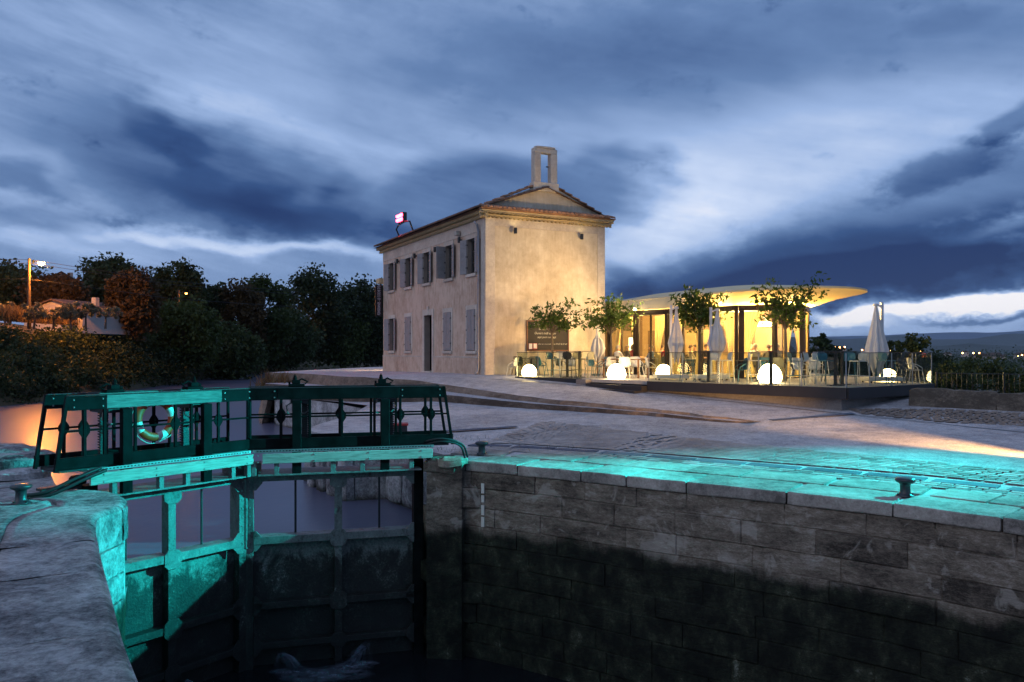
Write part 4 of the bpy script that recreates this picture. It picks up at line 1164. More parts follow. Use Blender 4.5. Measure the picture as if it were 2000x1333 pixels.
def jet(M_, x0, dirx, out, up, label, sg):
    """a fan of thrown water: many ballistic ribbons leaving one leak"""
    mb = MB(); th_ = []; rng = random.Random(int(abs(x0) * 100))
    for k in range(90):
        f_ = k / 89; vx = dirx * rng.uniform(-.25, 1.0); vz = up * rng.uniform(.0, .8) * (1 - .6 * abs(vx / dirx)) + .2; vy = -out * (0.6 + 0.5 * rng.random())
        pts = []
        T = 0.30 + 0.15 * rng.random(); op_ = .05 + .45 * rng.random() ** 2.5
        for j in range(11):
            t_ = T * j / 10
            pts.append(M_ @ Vector((x0 + vx * t_, (-0.2 + vy * t_) * sg, max(-3.98, -3.78 + vz * t_ - 4.9 * t_ * t_))))
        for a, b in zip(range(10), range(1, 11)):
            w = 0.012 + 0.03 * a / 10; w2 = 0.012 + 0.03 * b / 10
            q = len(mb.v); up_ = Vector((0, 0, 1))
            mb.v += [tuple(pts[a] - up_ * w), tuple(pts[a] + up_ * w), tuple(pts[b] + up_ * w2), tuple(pts[b] - up_ * w2)]
            mb.f.append((q, q + 1, q + 2, q + 3)); mb.mi.append(0); th_ += [op_ * (1 - a / 11)] * 2 + [op_ * (1 - b / 11)] * 2
    # foam where it lands
    for k in range(5):
        c = M_ @ Vector((x0 + dirx * (0.05 + .16 * k), (-0.45 - 0.10 * k) * sg, -3.985)); q = len(mb.v); r_ = 0.16 + .05 * k
        mb.v += [tuple(c)] + [(c.x + r_ * 2.2 * math.cos(a), c.y + r_ * math.sin(a), c.z) for a in np.linspace(0, 2 * math.pi, 12, endpoint=False)]
        mb.f += [(q, q + 1 + i, q + 1 + (i + 1) % 12) for i in range(12)]; mb.mi += [0] * 12; th_ += [0.6] + [0.0] * 12
    o = mb.build('water_jet', 'spray', label=label, cat='water spray', fix=False)
    at_ = o.data.attributes.new('thick', 'FLOAT', 'POINT'); at_.data.foreach_set('value', th_)
jet(MR, lenR * .80, -1.5, 0.9, 2.2, 'white spray leaking low from the dark gate leaf near the mitre', -1)
jet(MR, lenR * .33, 1.5, 0.9, 2.4, 'taller white spray leaking low from the dark gate leaf near the wall', -1)
jet(ML, lenL * .55, 0.9, 0.8, 1.2, 'faint splash at the foot of the teal-lit gate leaf', 1)
# ================================================================== lock keeper's house
C0 = Vector((-1.17, 35.0, 0)); FX = Vector((-0.456, 0.890, 0)).normalized(); GX = Vector((0.890, 0.456, 0)).normalized()
HLEN, HWID = 14.3, 6.25; ZB, ZT = 1.2, 8.12
house = thing('house', None, 'two-storey plastered stone house with tiled roof and open bell arch on its gable', 'house', m=Matrix.Translation((C0.x, C0.y, 0)))
def loc(m): return Matrix.Translation((-C0.x, -C0.y, 0)) @ m
# facade frames: x along the facade from the near corner, y pointing out of the wall
def outframe(o, xa, n):
    m = Matrix.Identity(4)
    for i in range(3): m[i][0] = xa[i]; m[i][1] = n[i]; m[i][2] = (0, 0, 1)[i]; m[i][3] = o[i]
    return m
NF = Vector((-0.890, -0.456, 0)).normalized(); NG = Vector((0.456, -0.890, 0)).normalized()
MF = outframe(Vector((0, 0, 0)), FX, NF); MG = outframe(Vector((0, 0, 0)), GX, NG)
def wall_with_holes(M_, length, z0, z1, holes, depth, name, m, rm='reveal', parent=house):
    """front face with rectangular openings, reveals going inwards"""
    xs = sorted({0.0, length} | {h[0] for h in holes} | {h[1] for h in holes}); zs = sorted({z0, z1} | {h[2] for h in holes} | {h[3] for h in holes})
    mb = MB()
    for a, b in zip(xs, xs[1:]):
        for c, d in zip(zs, zs[1:]):
            mx_, mz_ = (a + b) / 2, (c + d) / 2
            if any(h[0] < mx_ < h[1] and h[2] < mz_ < h[3] for h in holes): continue
            mb.add([M_ @ Vector(p) for p in [(a, 0, c), (b, 0, c), (b, 0, d), (a, 0, d)]], [(0, 1, 2, 3)])
    o = mb.build(name, m, parent)
    for x0, x1, c, d in holes:
        mb = MB(); q = [M_ @ Vector(p) for p in [(x0, 0, c), (x1, 0, c), (x1, 0, d), (x0, 0, d), (x0, -depth, c), (x1, -depth, c), (x1, -depth, d), (x0, -depth, d)]]
        mb.add(q, [(0, 1, 5, 4), (1, 2, 6, 5), (2, 3, 7, 6), (3, 0, 4, 7)]); mb.build('reveal', rm, o, fix=False)
    return o
def fb(M_, name, m, *bs, parent=house, bevel=0.0, **t_):
    mb = MB(); sep_ = name in ('corner_band', 'plinth_band', 'plinth_cap')
    for i, b in enumerate(bs):
        mb.box(*b, M_)
        if sep_ and i < len(bs) - 1: mb.build(name, m, parent, bevel=bevel, **t_); mb = MB()
    return mb.build(name, m, parent, bevel=bevel, **t_)
W = 0.45
ups = [1.47, 4.12, 7.10, 9.86, 12.70]
up_holes = [(s - W, s + W, 5.80, 7.38) for s in ups]
gf = [(1.47, 'shut'), (4.28, 'shut'), (9.90, 'shut'), (12.70, 'open')]
gf_holes = [(s - W, s + W, 2.30, 4.16) for s, _ in gf]
door = (6.32, 7.42, 1.0, 4.12)
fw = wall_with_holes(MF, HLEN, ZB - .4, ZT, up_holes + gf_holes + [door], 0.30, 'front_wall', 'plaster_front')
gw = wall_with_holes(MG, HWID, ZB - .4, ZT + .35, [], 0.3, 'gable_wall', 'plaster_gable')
# rear and far end walls
mb = MB()
mb.add([MF @ Vector((HLEN, 0, .8)), MF @ Vector((HLEN, -HWID, .8)), MF @ Vector((HLEN, -HWID, ZT)), MF @ Vector((HLEN, 0, ZT))], [(0, 1, 2, 3)])
mb.add([MF @ Vector((HLEN, -HWID, .8)), MF @ Vector((0, -HWID, .8)), MF @ Vector((0, -HWID, ZT)), MF @ Vector((HLEN, -HWID, ZT))], [(0, 1, 2, 3)])
mb.build('rear_wall', 'plaster_gable', house)
# dark rooms behind the openings
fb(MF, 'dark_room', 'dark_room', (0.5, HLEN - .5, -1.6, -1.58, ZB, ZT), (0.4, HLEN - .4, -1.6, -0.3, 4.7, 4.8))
# plinth band, corner bands and frieze in paler render, slightly proud
fb(MF, 'plinth_band', 'plaster_front', (0.38, 6.10, 0, .030, .8, 1.96), (7.64, HLEN, 0, .030, .8, 1.96))
fb(MF, 'plinth_cap', 'house_stone', (0.38, 6.10, 0, .045, 1.962, 2.03), (7.64, HLEN, 0, .045, 1.962, 2.03))
fb(MF, 'frieze_band', 'house_stone', (0.402, HLEN, 0, .022, 7.60, ZT))
fb(MF, 'corner_band', 'house_stone', (0.0, 0.40, 0, .025, .8, ZT))
fb(MG, 'corner_band', 'house_stone', (0.0, 0.46, 0, .025, .8, ZT + .3), (HWID - .40, HWID, 0, .025, .8, ZT + .3))
fb(MG, 'frieze_band', 'house_stone', (0.462, HWID - .402, 0, .022, 7.78, ZT + .3))
# windows
def shutter(M_, x, z0, z1, w, side, ang, parent, boards=4):
    """one leaf hinged at x, opened by ang degrees (0 = closed over the opening, 180 = flat on the wall)"""
    h = z1 - z0
    sh = bpy.data.objects.new('shutter', None); COL.objects.link(sh); sh.parent = parent
    a = R(ang)
    hm = Matrix.Translation((x, 0.035, z0)) @ Matrix.Rotation((math.pi - a) if side < 0 else a, 4, 'Z')
    # leaf extends along +x of its own frame
    if side < 0: hm = Matrix.Translation((x, 0.035, z0)) @ Matrix.Rotation(a, 4, 'Z')
    sh.matrix_local = M_ @ hm
    bw = w / boards
    for k in range(boards):
        mb = MB(); mb.box(k * bw + .004, (k + 1) * bw - .004, -.016, .016, 0, h); mb.build('shutter_board', 'shutter_grey', sh, bevel=.004)
    return sh
def shutter_leaf(M_, xh, sgn, z0, z1, w, ang, parent, vertical=True, nb=4):
    """leaf hinged at xh; closed it covers towards sgn; ang is how far it is swung open"""
    a = R(ang)
    d = Vector((math.cos(a) * sgn, math.sin(a), 0))          # in facade frame (y out)
    n_ = Vector((-d.y, d.x, 0))
    m = Matrix.Identity(4)
    for i in range(3): m[i][0] = d[i]; m[i][1] = n_[i]; m[i][2] = (0, 0, 1)[i]; m[i][3] = (xh, 0.04, z0)[i]
    first = None; h = z1 - z0
    mb = MB(); mb.box(.004, w - .004, -.010, .010, 0.004, h - .004); back = mb.build('shutter', 'shutter_grey', parent); back.matrix_local = M_ @ m
    if vertical:
        for k in range(nb):
            mb = MB(); mb.box(k * w / nb + .005, (k + 1) * w / nb - .005, -.022, .022, 0, h); mb.build('shutter_board', 'shutter_grey', back, bevel=.005)
    else:
        nb = 8
        for k in range(nb):
            mb = MB(); mb.box(0, w, -.022, .022, k * h / nb + .007, (k + 1) * h / nb - .007); mb.build('shutter_board', 'shutter_grey', back, bevel=.006)
    mb = MB()
    for z in (0.18 * h, 0.5 * h, 0.84 * h): mb.box(-.03, .05, -.03, .03, z - .035, z + .035)
    mb.build('hinge', 'frame_dark', back)
    return back
def window(s, z0, z1, kind, surround=True):
    w = bpy.data.objects.new('window', None); COL.objects.link(w); w.parent = house
    fb(MF, 'surround', 'house_stone', (s - W - .16, s - W, 0, .028, z0 - .02, z1 + .2), (s + W, s + W + .16, 0, .028, z0 - .02, z1 + .2), (s - W, s + W, 0, .028, z1, z1 + .2), parent=w)
    fb(MF, 'sill', 'house_stone', (s - W - .12, s + W + .12, -.02, .09, z0 - .16, z0 - .022), parent=w, bevel=.02)
    if kind == 'shut':
        for k, sg in ((-1, 1), (1, -1)):
            shutter_leaf(MF, s + k * W, sg, z0 + .01, z1 - .01, W - .004, 0, w, True, 3)
        return w
    # glazed casement
    fb(MF, 'casement', 'frame_dark', (s - W, s - W + .06, -.24, -.18, z0, z1), (s + W - .06, s + W, -.24, -.18, z0, z1), (s - .035, s + .035, -.24, -.18, z0, z1), (s - W, s + W, -.24, -.18, z0, z0 + .07), (s - W, s + W, -.24, -.18, z1 - .07, z1), (s - W, s + W, -.23, -.19, z0 + .5, z0 + .53), (s - W, s + W, -.23, -.19, z0 + 1.02, z0 + 1.05), parent=w)
    fb(MF, 'pane', 'clear_glass', (s - W, s + W, -.212, -.208, z0, z1), parent=w)
    if kind == 'one':
        shutter_leaf(MF, s - W, 1, z0, z1, W, 168, w, False); shutter_leaf(MF, s + W, -1, z0, z1, W, 90, w, False)
    else:
        shutter_leaf(MF, s - W, 1, z0, z1, W, 168, w, False); shutter_leaf(MF, s + W, -1, z0, z1, W, 162, w, False)
    return w
for k, s in enumerate(ups): window(s, 5.80, 7.38, 'one' if k == 1 else 'two')
for s, kd in gf: window(s, 2.30, 4.16, 'shut' if kd == 'shut' else 'two')
# doorway
dr = bpy.data.objects.new('doorway', None); COL.objects.link(dr); dr.parent = house
fb(MF, 'surround', 'house_stone', (6.10, 6.32, 0, .04, .8, 4.42), (7.42, 7.64, 0, .04, .8, 4.42), (6.32, 7.42, 0, .04, 4.12, 4.42), parent=dr)
fb(MF, 'keystone', 'house_stone', (6.78, 6.96, .0, .07, 4.12, 4.58), parent=dr, bevel=.01)
fb(MF, 'door_leaf', 'frame_dark', (6.34, 6.40, -1.0, -.12, 1.2, 4.10), parent=dr)
fb(MF, 'threshold', 'house_stone', (6.25, 7.5, -.3, .18, 1.1, 1.235), parent=dr, bevel=.01)
# downpipe
dp = bpy.data.objects.new('downpipe', None); COL.objects.link(dp); dp.parent = house
mb = MB(); mb.tube([MF @ Vector(p) for p in [(0.50, .30, 8.02), (0.50, .16, 7.85), (0.50, .10, 7.55), (0.50, .10, 1.55), (0.50, .14, 1.32), (0.50, .26, 1.26)]], 0.055, 10); mb.build('pipe', 'zinc', dp, smooth=True)
for z in (7.2, 5.4, 3.6, 1.9):
    fb(MF, 'bracket', 'zinc', (.44, .56, .02, .165, z, z + .05), parent=dp)
# cornice of two rows of half-round tiles
def genoise(M_, length, zc, x0, parent):
    for r_, (y1, z) in enumerate(((0.17, zc), (0.36, zc + .16))):
        fb(M_, 'cornice_course', 'genoise', (x0, length, 0.0, y1 - .03, z + .085, z + .155), parent=parent)
        mb = MB(); n = int((length - x0) / 0.21)
        for k in range(n):
            cx = x0 + (k + .5) * (length - x0) / n; rr = .095; pts = []
            for a in np.linspace(0, math.pi, 7): pts.append((cx + rr * math.cos(a), z + rr * math.sin(a) * .9))
            outer = pts; inner = [(cx + (p[0] - cx) * .78, z + (p[1] - z) * .78) for p in pts]
            for (p, q, pi_, qi) in zip(outer, outer[1:], inner, inner[1:]):
                vs_ = [(p[0], 0, p[1]), (q[0], 0, q[1]), (q[0], y1, q[1]), (p[0], y1, p[1]), (pi_[0], 0, pi_[1]), (qi[0], 0, qi[1]), (qi[0], y1, qi[1]), (pi_[0], y1, pi_[1])]
                mb.add([M_ @ Vector(v) for v in vs_], [(0, 1, 2, 3), (7, 6, 5, 4), (3, 2, 6, 7)])
        mb.build('cornice_tiles', 'genoise', parent, fix=True, kind='stuff')
cf = bpy.data.objects.new('cornice', None); COL.objects.link(cf); cf.parent = house
genoise(MF, HLEN + .3, ZT, -0.30, cf); genoise(MG, HWID + .3, ZT + .0, -0.30, cf)
# roof
EAV = 8.47; OV = 0.52; RID = 9.72; half = HWID / 2
sl = (RID - EAV) / (half + OV)
def roof_side(sign, name):
    """columns of canal tiles from eave to ridge; sign -1 front side, +1 rear"""
    mb = MB(); n = int((HLEN + .5) / 0.22); n_t = 12
    for k in range(n):
        x = -0.12 + (k + .5) * (HLEN + .4) / n
        for t_ in range(n_t):
            f0, f1 = t_ / n_t, (t_ + 1) / n_t + .02
            ya0 = OV - f0 * (half + OV); ya1 = OV - f1 * (half + OV)
            if sign > 0: ya0, ya1 = -HWID - ya0, -HWID - ya1
            z0 = EAV + f0 * (RID - EAV) + .05; z1 = EAV + f1 * (RID - EAV) + .02
            v = []
            for (yy, zz, rr) in ((ya0, z0, .105), (ya1, z1, .085)):
                for a in np.linspace(0, math.pi, 5): v.append(MF @ Vector((x + rr * math.cos(a), yy, zz + rr * .85 * math.sin(a) - .02)))
            mb.add(v, [(i, i + 1, 6 + i, 5 + i) for i in range(4)] + [(0, 1, 2, 3, 4)])
    return mb
rf = bpy.data.objects.new('roof', None); COL.objects.link(rf); rf.parent = house
roof_side(-1, 'f').build('roof_tiles', 'tile_old', rf, fix=True, kind='stuff')
mb = MB()
mb.add([MF @ Vector(p) for p in [(-.1, OV, EAV), (HLEN + .3, OV, EAV), (HLEN + .3, -half, RID), (-.1, -half, RID), (-.1, -HWID - OV, EAV), (HLEN + .3, -HWID - OV, EAV)]], [(0, 1, 2, 3), (3, 2, 5, 4)])
mb.add([MF @ Vector(p) for p in [(-.1, OV, EAV - .05), (HLEN + .3, OV, EAV - .05), (HLEN + .3, 0, EAV - .05), (-.1, 0, EAV - .05)]], [(0, 1, 2, 3)])
mb.build('roof_deck', 'tile_old', rf)
# gutter-less eave board on gable side: pent row of tiles
fb(MG, 'pent_deck', 'tile_clay', (-.36, HWID + .36, -.1, .40, EAV - .02, EAV + .03), parent=rf)
n = 30
half_tile = MB(); prof_ = np.linspace(0, math.pi, 6)
for (yy, zz, rr) in ((.50, -.015, .105), (-.06, .16, .085)):
    half_tile.v += [(rr * math.cos(a), yy, zz + rr * .9 * math.sin(a)) for a in prof_]
half_tile.f = [(i, i + 1, 7 + i, 6 + i) for i in range(5)] + [tuple(range(6))]; half_tile.mi = [0] * 6
hm_ = half_tile.mesh('pent_tile', 'tile_clay')
for k in range(n):
    o = put(hm_, 'pent_tile', rf); o.matrix_local = MG @ Matrix.Translation((-.30 + (k + .5) * (HWID + .6) / n, 0, EAV + .04))
# gable triangle, set back a little, with its own verge tiles
SB = -0.10
gp = [(0.0, EAV + .05), (HWID, EAV + .05), (HWID, EAV + .18), (half + .62, RID - .02), (half - .62, RID - .02), (0, EAV + .18)]
mb = MB(); mb.prism(gp, SB, SB - .35, MG); mb.build('gable_triangle', 'plaster_gable', house)
tile_v = MB(); 
for (xx, rr) in ((0, .10), (.50, .085)):
    tile_v.v += [(xx, rr * math.cos(a), rr * math.sin(a) * .9 + (0.03 if xx == 0 else 0)) for a in prof_]
tile_v.f = [(i, i + 1, 7 + i, 6 + i) for i in range(5)] + [tuple(range(6))]; tile_v.mi = [0] * 6
vm = tile_v.mesh('verge_tile', 'tile_clay')
for sg in (-1, 1):
    nv = 7
    for k in range(nv):
        for lane in (0, 1):
            f_ = (k) / nv
            x = (0 - .25) + f_ * (half - .5 + .2) if sg < 0 else HWID + .25 - f_ * (half - .5 + .2)
            z = EAV + .10 + f_ * (RID - EAV - .02)
            o = put(vm, 'verge_tile', rf)
            d = Vector((1 if sg < 0 else -1, 0, 0.36)).normalized(); yv = Vector((0, 1, 0)); zv = d.cross(yv) if sg < 0 else yv.cross(d) * -1
            zv = Vector((-d.z * (1 if sg < 0 else -1), 0, abs(d.x)))
            m = Matrix.Identity(4)
            for i in range(3): m[i][0] = d[i]; m[i][1] = yv[i]; m[i][2] = zv[i]; m[i][3] = (x, SB - .03 - lane * .2, z)[i]
            o.matrix_local = MG @ m
# bell arch
ba = bpy.data.objects.new('bell_arch', None); COL.objects.link(ba); ba.parent = house
y0, y1 = SB - .27, SB + .05
cx = half - .04
fb(MG, 'arch_base', 'house_stone', (cx - .66, cx + .66, y0 - .05, y1 + .05, 9.55, 9.95), parent=ba, bevel=.02)
fb(MG, 'arch_pillar', 'house_stone', (cx - .60, cx - .26, y0, y1, 9.951, 11.30), parent=ba, bevel=.015)
fb(MG, 'arch_pillar', 'house_stone', (cx + .26, cx + .60, y0, y1, 9.951, 11.30), parent=ba, bevel=.015)
fb(MG, 'arch_lintel', 'house_stone', (cx - .60, cx + .60, y0, y1, 11.301, 11.52), parent=ba, bevel=.02)
me = rough_block(1.0, .4, .14, 77, .03, 3, .08); me.materials.append(MATS['house_stone']); o = put(me, 'cap_stone', ba); o.matrix_local = MG @ Matrix.Translation((cx, (y0 + y1) / 2, 11.56))
mb = MB(); mb.bar(MG @ Vector((cx + .21, (y0 + y1) / 2, 10.72)), MG @ Vector((cx + .10, (y0 + y1) / 2, 10.72)), .05); mb.build('bell_bracket', 'iron_black', ba)
# porch roof and sign at the far end
pr = fb(MF, 'porch_roof', 'genoise', (HLEN, HLEN + .6, -1.2, 0.25, 6.35, 6.62))
sgn = thing('hanging_sign', None, 'tall narrow black sign with white vertical lettering at the far corner of the house', 'sign', m=Matrix.Translation((C0.x, C0.y, 0)) @ MF @ Matrix.Translation((HLEN - .02, 0.05, 0)))
# sign board stands out from the wall corner, its face along the facade direction
mb = MB(); mb.box(-.04, .04, .04, .46, 4.36, 6.22); mb.build('panel', 'sign_black', sgn, bevel=.006)
for z in (4.6, 5.95):
    mb = MB(); mb.box(-.02, .02, -.06, .04, z, z + .05); mb.build('bracket', 'iron_black', sgn)
def text(body, size, parent, matrix, m, name='lettering', shear=0.0, align='LEFT', sx_=1.0):
    c = bpy.data.curves.new(name, 'FONT'); c.body = body; c.size = size; c.shear = shear; c.align_x = align; c.extrude = 0.0015; c.resolution_u = 3
    tmp = bpy.data.objects.new(name, c); COL.objects.link(tmp); bpy.context.view_layer.update()
    me = bpy.data.meshes.new_from_object(tmp.evaluated_get(bpy.context.evaluated_depsgraph_get())); bpy.data.objects.remove(tmp)
    me.materials.clear(); me.materials.append(MATS[m]); o = bpy.data.objects.new(name, me); COL.objects.link(o); o.parent = parent; o.matrix_local = matrix @ Matrix.Diagonal((sx_, 1, 1, 1)); return o
# text lies in x-y; turn so that it reads upwards, facing the lock (local -x)
tm = Matrix(((0, 0, -1, -.043), (0, -1, 0, .17), (-1, 0, 0, 0), (0, 0, 0, 1)))
tm = Matrix.Translation((-.0435, .16, 4.42)) @ Matrix(((0, 0, -1, 0), (0, 1, 0, 0), (1, 0, 0, 0), (0, 0, 0, 1)))
text("FONSERANES - LE COCHE D'EAU", 0.24, sgn, tm, 'sign_white', sx_=0.54)
# wall spot lamps
def wall_spot(M_, x, z, y=0.0, lab=''):
    t_ = thing('wall_spotlight', None, lab, 'wall lamp', 'black cylinder lamps on the house walls', m=Matrix.Translation((C0.x, C0.y, 0)) @ M_ @ Matrix.Translation((x, y, z)))
    mb = MB(); mb.lathe([(.065, -.13), (.075, -.12), (.075, .12), (.065, .13)], 12, (0, .15, 0)); mb.build('housing', 'iron_black', t_)
    mb = MB(); mb.box(-.03, .03, .03, .09, -.04, .04); mb.build('arm', 'iron_black', t_)
    return t_
for k, (s, z) in enumerate([(2.55, 7.72), (5.60, 7.62), (8.55, 7.62), (11.35, 7.62)]):
    wall_spot(MF, s, z - .28, 0, ['black lamp on the front wall between the two windows nearest the corner', 'second black lamp from the near corner on the front wall', 'third black lamp from the near corner on the front wall', 'black lamp on the front wall nearest the hanging sign'][k])
ws = [wall_spot(MG, 1.40, 7.62, .025, 'black lamp high on the gable wall towards the near corner'), wall_spot(MG, 4.87, 7.58, .025, 'black lamp high on the gable wall towards the pavilion')]
for t_ in ws: lamp('uplight', 'SPOT', (0, .15, .15), 4, (1.0, .78, .36), t_, .03, (0, .22, 2), R(150), .8)
# small loudspeaker on the front wall
sp = thing('wall_speaker', None, 'small grey loudspeaker under the cornice near the downpipe', 'loudspeaker', m=Matrix.Translation((C0.x, C0.y, 0)) @ MF @ Matrix.Translation((2.75, 0.02, 7.78)))
mb = MB(); mb.prism([(-.14, -.1), (.14, -.1), (.14, .1), (-.14, .1)], .06, .24); mb.build('case', 'far_wall', sp); mb = MB(); mb.box(-.03, .03, 0, .07, -.03, .03); mb.build('bracket', 'zinc', sp)
# red floodlight rack on the eave
rl = thing('red_floodlight', None, 'red floodlight glowing on a bent bracket at the roof edge', 'floodlight', m=Matrix.Translation((C0.x, C0.y, 0)) @ MF @ Matrix.Translation((9.6, 0.35, 8.62)))
rl.scale = (1.45, 1.45, 1.45)
mb = MB(); mb.tube([(-.75, -.1, -.02), (-.75, .05, .38), (-.35, .1, .42)], .03, 6); mb.tube([(.75, -.1, -.05), (.75, .05, .28), (.35, .1, .38)], .03, 6); mb.tube([(-.35, .1, .42), (.35, .1, .38)], .03, 6); mb.build('bracket', 'iron_black', rl)
mb = MB(); mb.box(-.32, .32, .0, .16, .42, .78); mb.build('housing', 'iron_black', rl, bevel=.015)
emit('red_led', (1.0, 0.03, 0.07), 24.0)
for a in range(5):
    for b in range(2):
        mb = MB(); mb.lathe([(.062, 0), (.058, .04), (.035, .075), (.0, .085)], 10)
        mb.v = [(p[0] - .235 + a * .1175, .16 + p[2], p[1] + .52 + b * .16) for p in mb.v]; mb.build('led_lens', 'red_led', rl)
    mb = MB(); mb.lathe([(.048, 0), (.044, .02), (.0, .03)], 10); mb.v = [(-.30 - p[2], .08 + p[1] * .8, .50 + a * .05 + p[0] * .5) for p in mb.v]
lamp('red_glow', 'SPOT', (0, .26, .62), 350, (1.0, .06, .12), rl, .15, (0, 2.0, -.6), R(160), .6)
# chalk board on the gable
ck = thing('chalkboard', None, 'large black chalkboard in a brown wooden frame on the gable wall', 'chalkboard', m=Matrix.Translation((C0.x, C0.y, 0)) @ MG @ Matrix.Translation((2.02, 0.026, 2.26)))
mb = MB(); mb.box(.06, 2.16, 0, .03, .06, 1.34); mb.build('board', 'board_black', ck)
for b in ((0, 2.22, 0, .05, 0, .06), (0, 2.22, 0, .05, 1.34, 1.40), (0, .06, 0, .05, .06, 1.34), (2.16, 2.22, 0, .05, .06, 1.34)):
    mb = MB(); mb.box(*b); mb.build('frame_bar', 'board_wood', ck, bevel=.006)
tw = Matrix(((1, 0, 0, 0), (0, 0, 1, .034), (0, 1, 0, 0), (0, 0, 0, 1)))
tw = Matrix(((1, 0, 0, 0), (0, 0, 1, .034), (0, 1, 0, 0), (0, 0, 0, 1)))
for body, x, z, sz in (("Le Restaurant", .35, 1.16, .17), ("du Barrage", .62, .97, .17), ("Ouvert midi et soir", .40, .77, .155), ("sept jours sur sept", .55, .60, .14), ("infos et réservations au 04 67 36 51 64", .58, .30, .105)):
    text(body, sz, ck, Matrix.Translation((x, 0, z)) @ tw, 'chalk', 'chalk_writing', 0.28, sx_=0.92)
for x in (.10, .34):
    mb = MB(); mb.box(x, x + .20, .032, .038, .09, .36); mb.build('menu_sheet', 'paper_red', ck)
    mb = MB(); mb.box(x + .015, x + .185, .038, .042, .13 if x > .2 else .105, .345); mb.build('menu_page', 'paper', ck)
# ================================================================== terrace deck
FL = 1.2
D0, D1, D2, D3, D4 = (Vector(p) for p in [(.19, 33.4, 0), (2.7, 30.9, 0), (4.8, 28.2, 0), (9.65, 23.0, 0), (13.7, 26.0, 0)])
D5 = Vector((14.0, 29.6, 0)); W0 = Vector((1.05, 36.12, 0))
HC = C0 + GX * HWID
deck_poly = [D0, D1, D2, D3, D4, D5, Vector((13.6, 34, 0)), Vector((12, 41, 0)), Vector((5, 42, 0)), HC + NG * .03 + GX * .02, W0 + NG * .03]
deck = thing('terrace_deck', (0, 0, 0), 'raised restaurant terrace with black edge and pale floor in front of the pavilion', 'terrace')
mb = MB(); mb.slab([(p.x, p.y) for p in deck_poly], FL - .12, FL); mb.build('floor', 'deck_concrete', deck)
def fascia(a, b, h, name='fascia', th=.06):
    d = (b - a).normalized(); n_ = Vector((d.y, -d.x, 0))
    M_ = outframe(a, d, n_); mb = MB(); mb.box(0, (b - a).length, .004, th, FL - h, FL + .004, M_); mb.build(name, 'deck_dark', deck)
for a, b, h in ((D0, D1, .36), (D2, D3, .32), (D3, D4, .32), (W0, D0, .2)): fascia(a, b, h)
def inset(p, q, d):
    v = (q - p).normalized(); return Vector((-v.y, v.x, 0)) * d
# concrete base under the near part
b2_, b3_, b4_ = D2 + Vector((.18, .32, 0)), D3 + Vector((-.02, .34, 0)), D4 + Vector((-.5, .05, 0))
mb = MB(); mb.slab([(p.x, p.y) for p in (b2_, b3_, b4_, Vector((13, 29, 0)), Vector((6, 31, 0)))], -.1, FL - .13); mb.build('base_wall', 'base_concrete', deck)
# steps
e = (D2 - D1); en = e.normalized(); on = Vector((en.y, -en.x, 0)) * -1
on = Vector((-.789, -.614, 0)).normalized()
for k, (z0, z1, o_) in enumerate(((.70, FL - .16, .34), (.60, FL - .32, .68))):
    M_ = outframe(D1 + en * .02, en, on); mb = MB(); mb.box(.55 + .0 * k, e.length - .02, .0 + (.34 if k else 0.004), o_, z0 - .1, z1, M_); mb.build('step', 'deck_dark', deck, bevel=.006)
M_ = outframe(D1, en, on); mb = MB(); mb.box(.0, .53, 0.004, .30, .6, FL - .02, M_); mb.build('step_cheek', 'base_concrete', deck)
# glass balustrade
bal = thing('glass_balustrade', (0, 0, 0), 'frameless glass balustrade with thin top rail round the terrace edge', 'balustrade')
def rail_run(a, b, n):
    d = (b - a).normalized(); ln = (b - a).length; M_ = outframe(a, d, Vector((d.y, -d.x, 0)))
    for k in range(n):
        x0, x1 = ln * k / n + .012, ln * (k + 1) / n - .012
        mb = MB(); mb.box(x0, x1, -.045, -.033, FL + .004, FL + 1.0, M_); mb.build('glass_pane', 'rail_glass', bal)
        mb = MB(); mb.box(x0 - .012, x0 + .012, -.052, -.026, FL + .004, FL + 1.0, M_); mb.build('post', 'galvanised', bal)
    mb = MB(); mb.box(0, ln, -.055, -.023, FL + 1.002, FL + 1.022, M_); mb.build('top_rail', 'bronze_dark', bal)
rail_run(D0, D1, 3); rail_run(D2, D3, 5); rail_run(D3, D4, 4); rail_run(W0 + (D0 - W0) * .5, D0, 1); rail_run(D4, D5, 3)

# ================================================================== pavilion
gl_px = [(4.62, 37.9), (5.5, 35.6), (6.6, 34.0), (7.7, 32.6), (8.8, 31.3), (10.1, 30.7), (11.3, 31.1), (12.0, 32.5), (12.1, 35.0), (11.2, 38.6)]
GLP = [Vector((x, y, 0)) for x, y in gl_px]
pav = thing('restaurant_pavilion', (0, 0, 0), 'glowing glass restaurant pavilion with thin curved pale roof beside the house', 'pavilion')
HD = 4.05
for a, b in zip(GLP, GLP[1:]):
    d = (b - a).normalized(); ln = (b - a).length; M_ = outframe(a, d, Vector((d.y, -d.x, 0)))
    n = 2 if ln > 1.5 else 1
    for k in range(n):
        x0, x1 = ln * k / n + .03, ln * (k + 1) / n - .03
        mb = MB(); mb.box(x0, x1, -.01, .01, FL + .05, HD - .2, M_); mb.build('glass_pane', 'clear_glass', pav)
        if k: mb = MB(); mb.box(x0 - .055, x0 - .005, -.04, .04, FL, HD - .2, M_); mb.build('mullion', 'bronze_dark', pav)
    mb = MB(); mb.box(-.065, .065, -.09, .08, FL, HD, M_); mb.build('column', 'bronze_dark', pav)
    mb = MB(); mb.box(.091, ln - .091, -.08, .08, HD - .2, HD, M_); mb.build('head_beam', 'bronze_dark', pav)
    mb = MB(); mb.box(.091, ln - .091, -.05, .05, FL, FL + .05, M_); mb.build('sill', 'bronze_dark', pav)
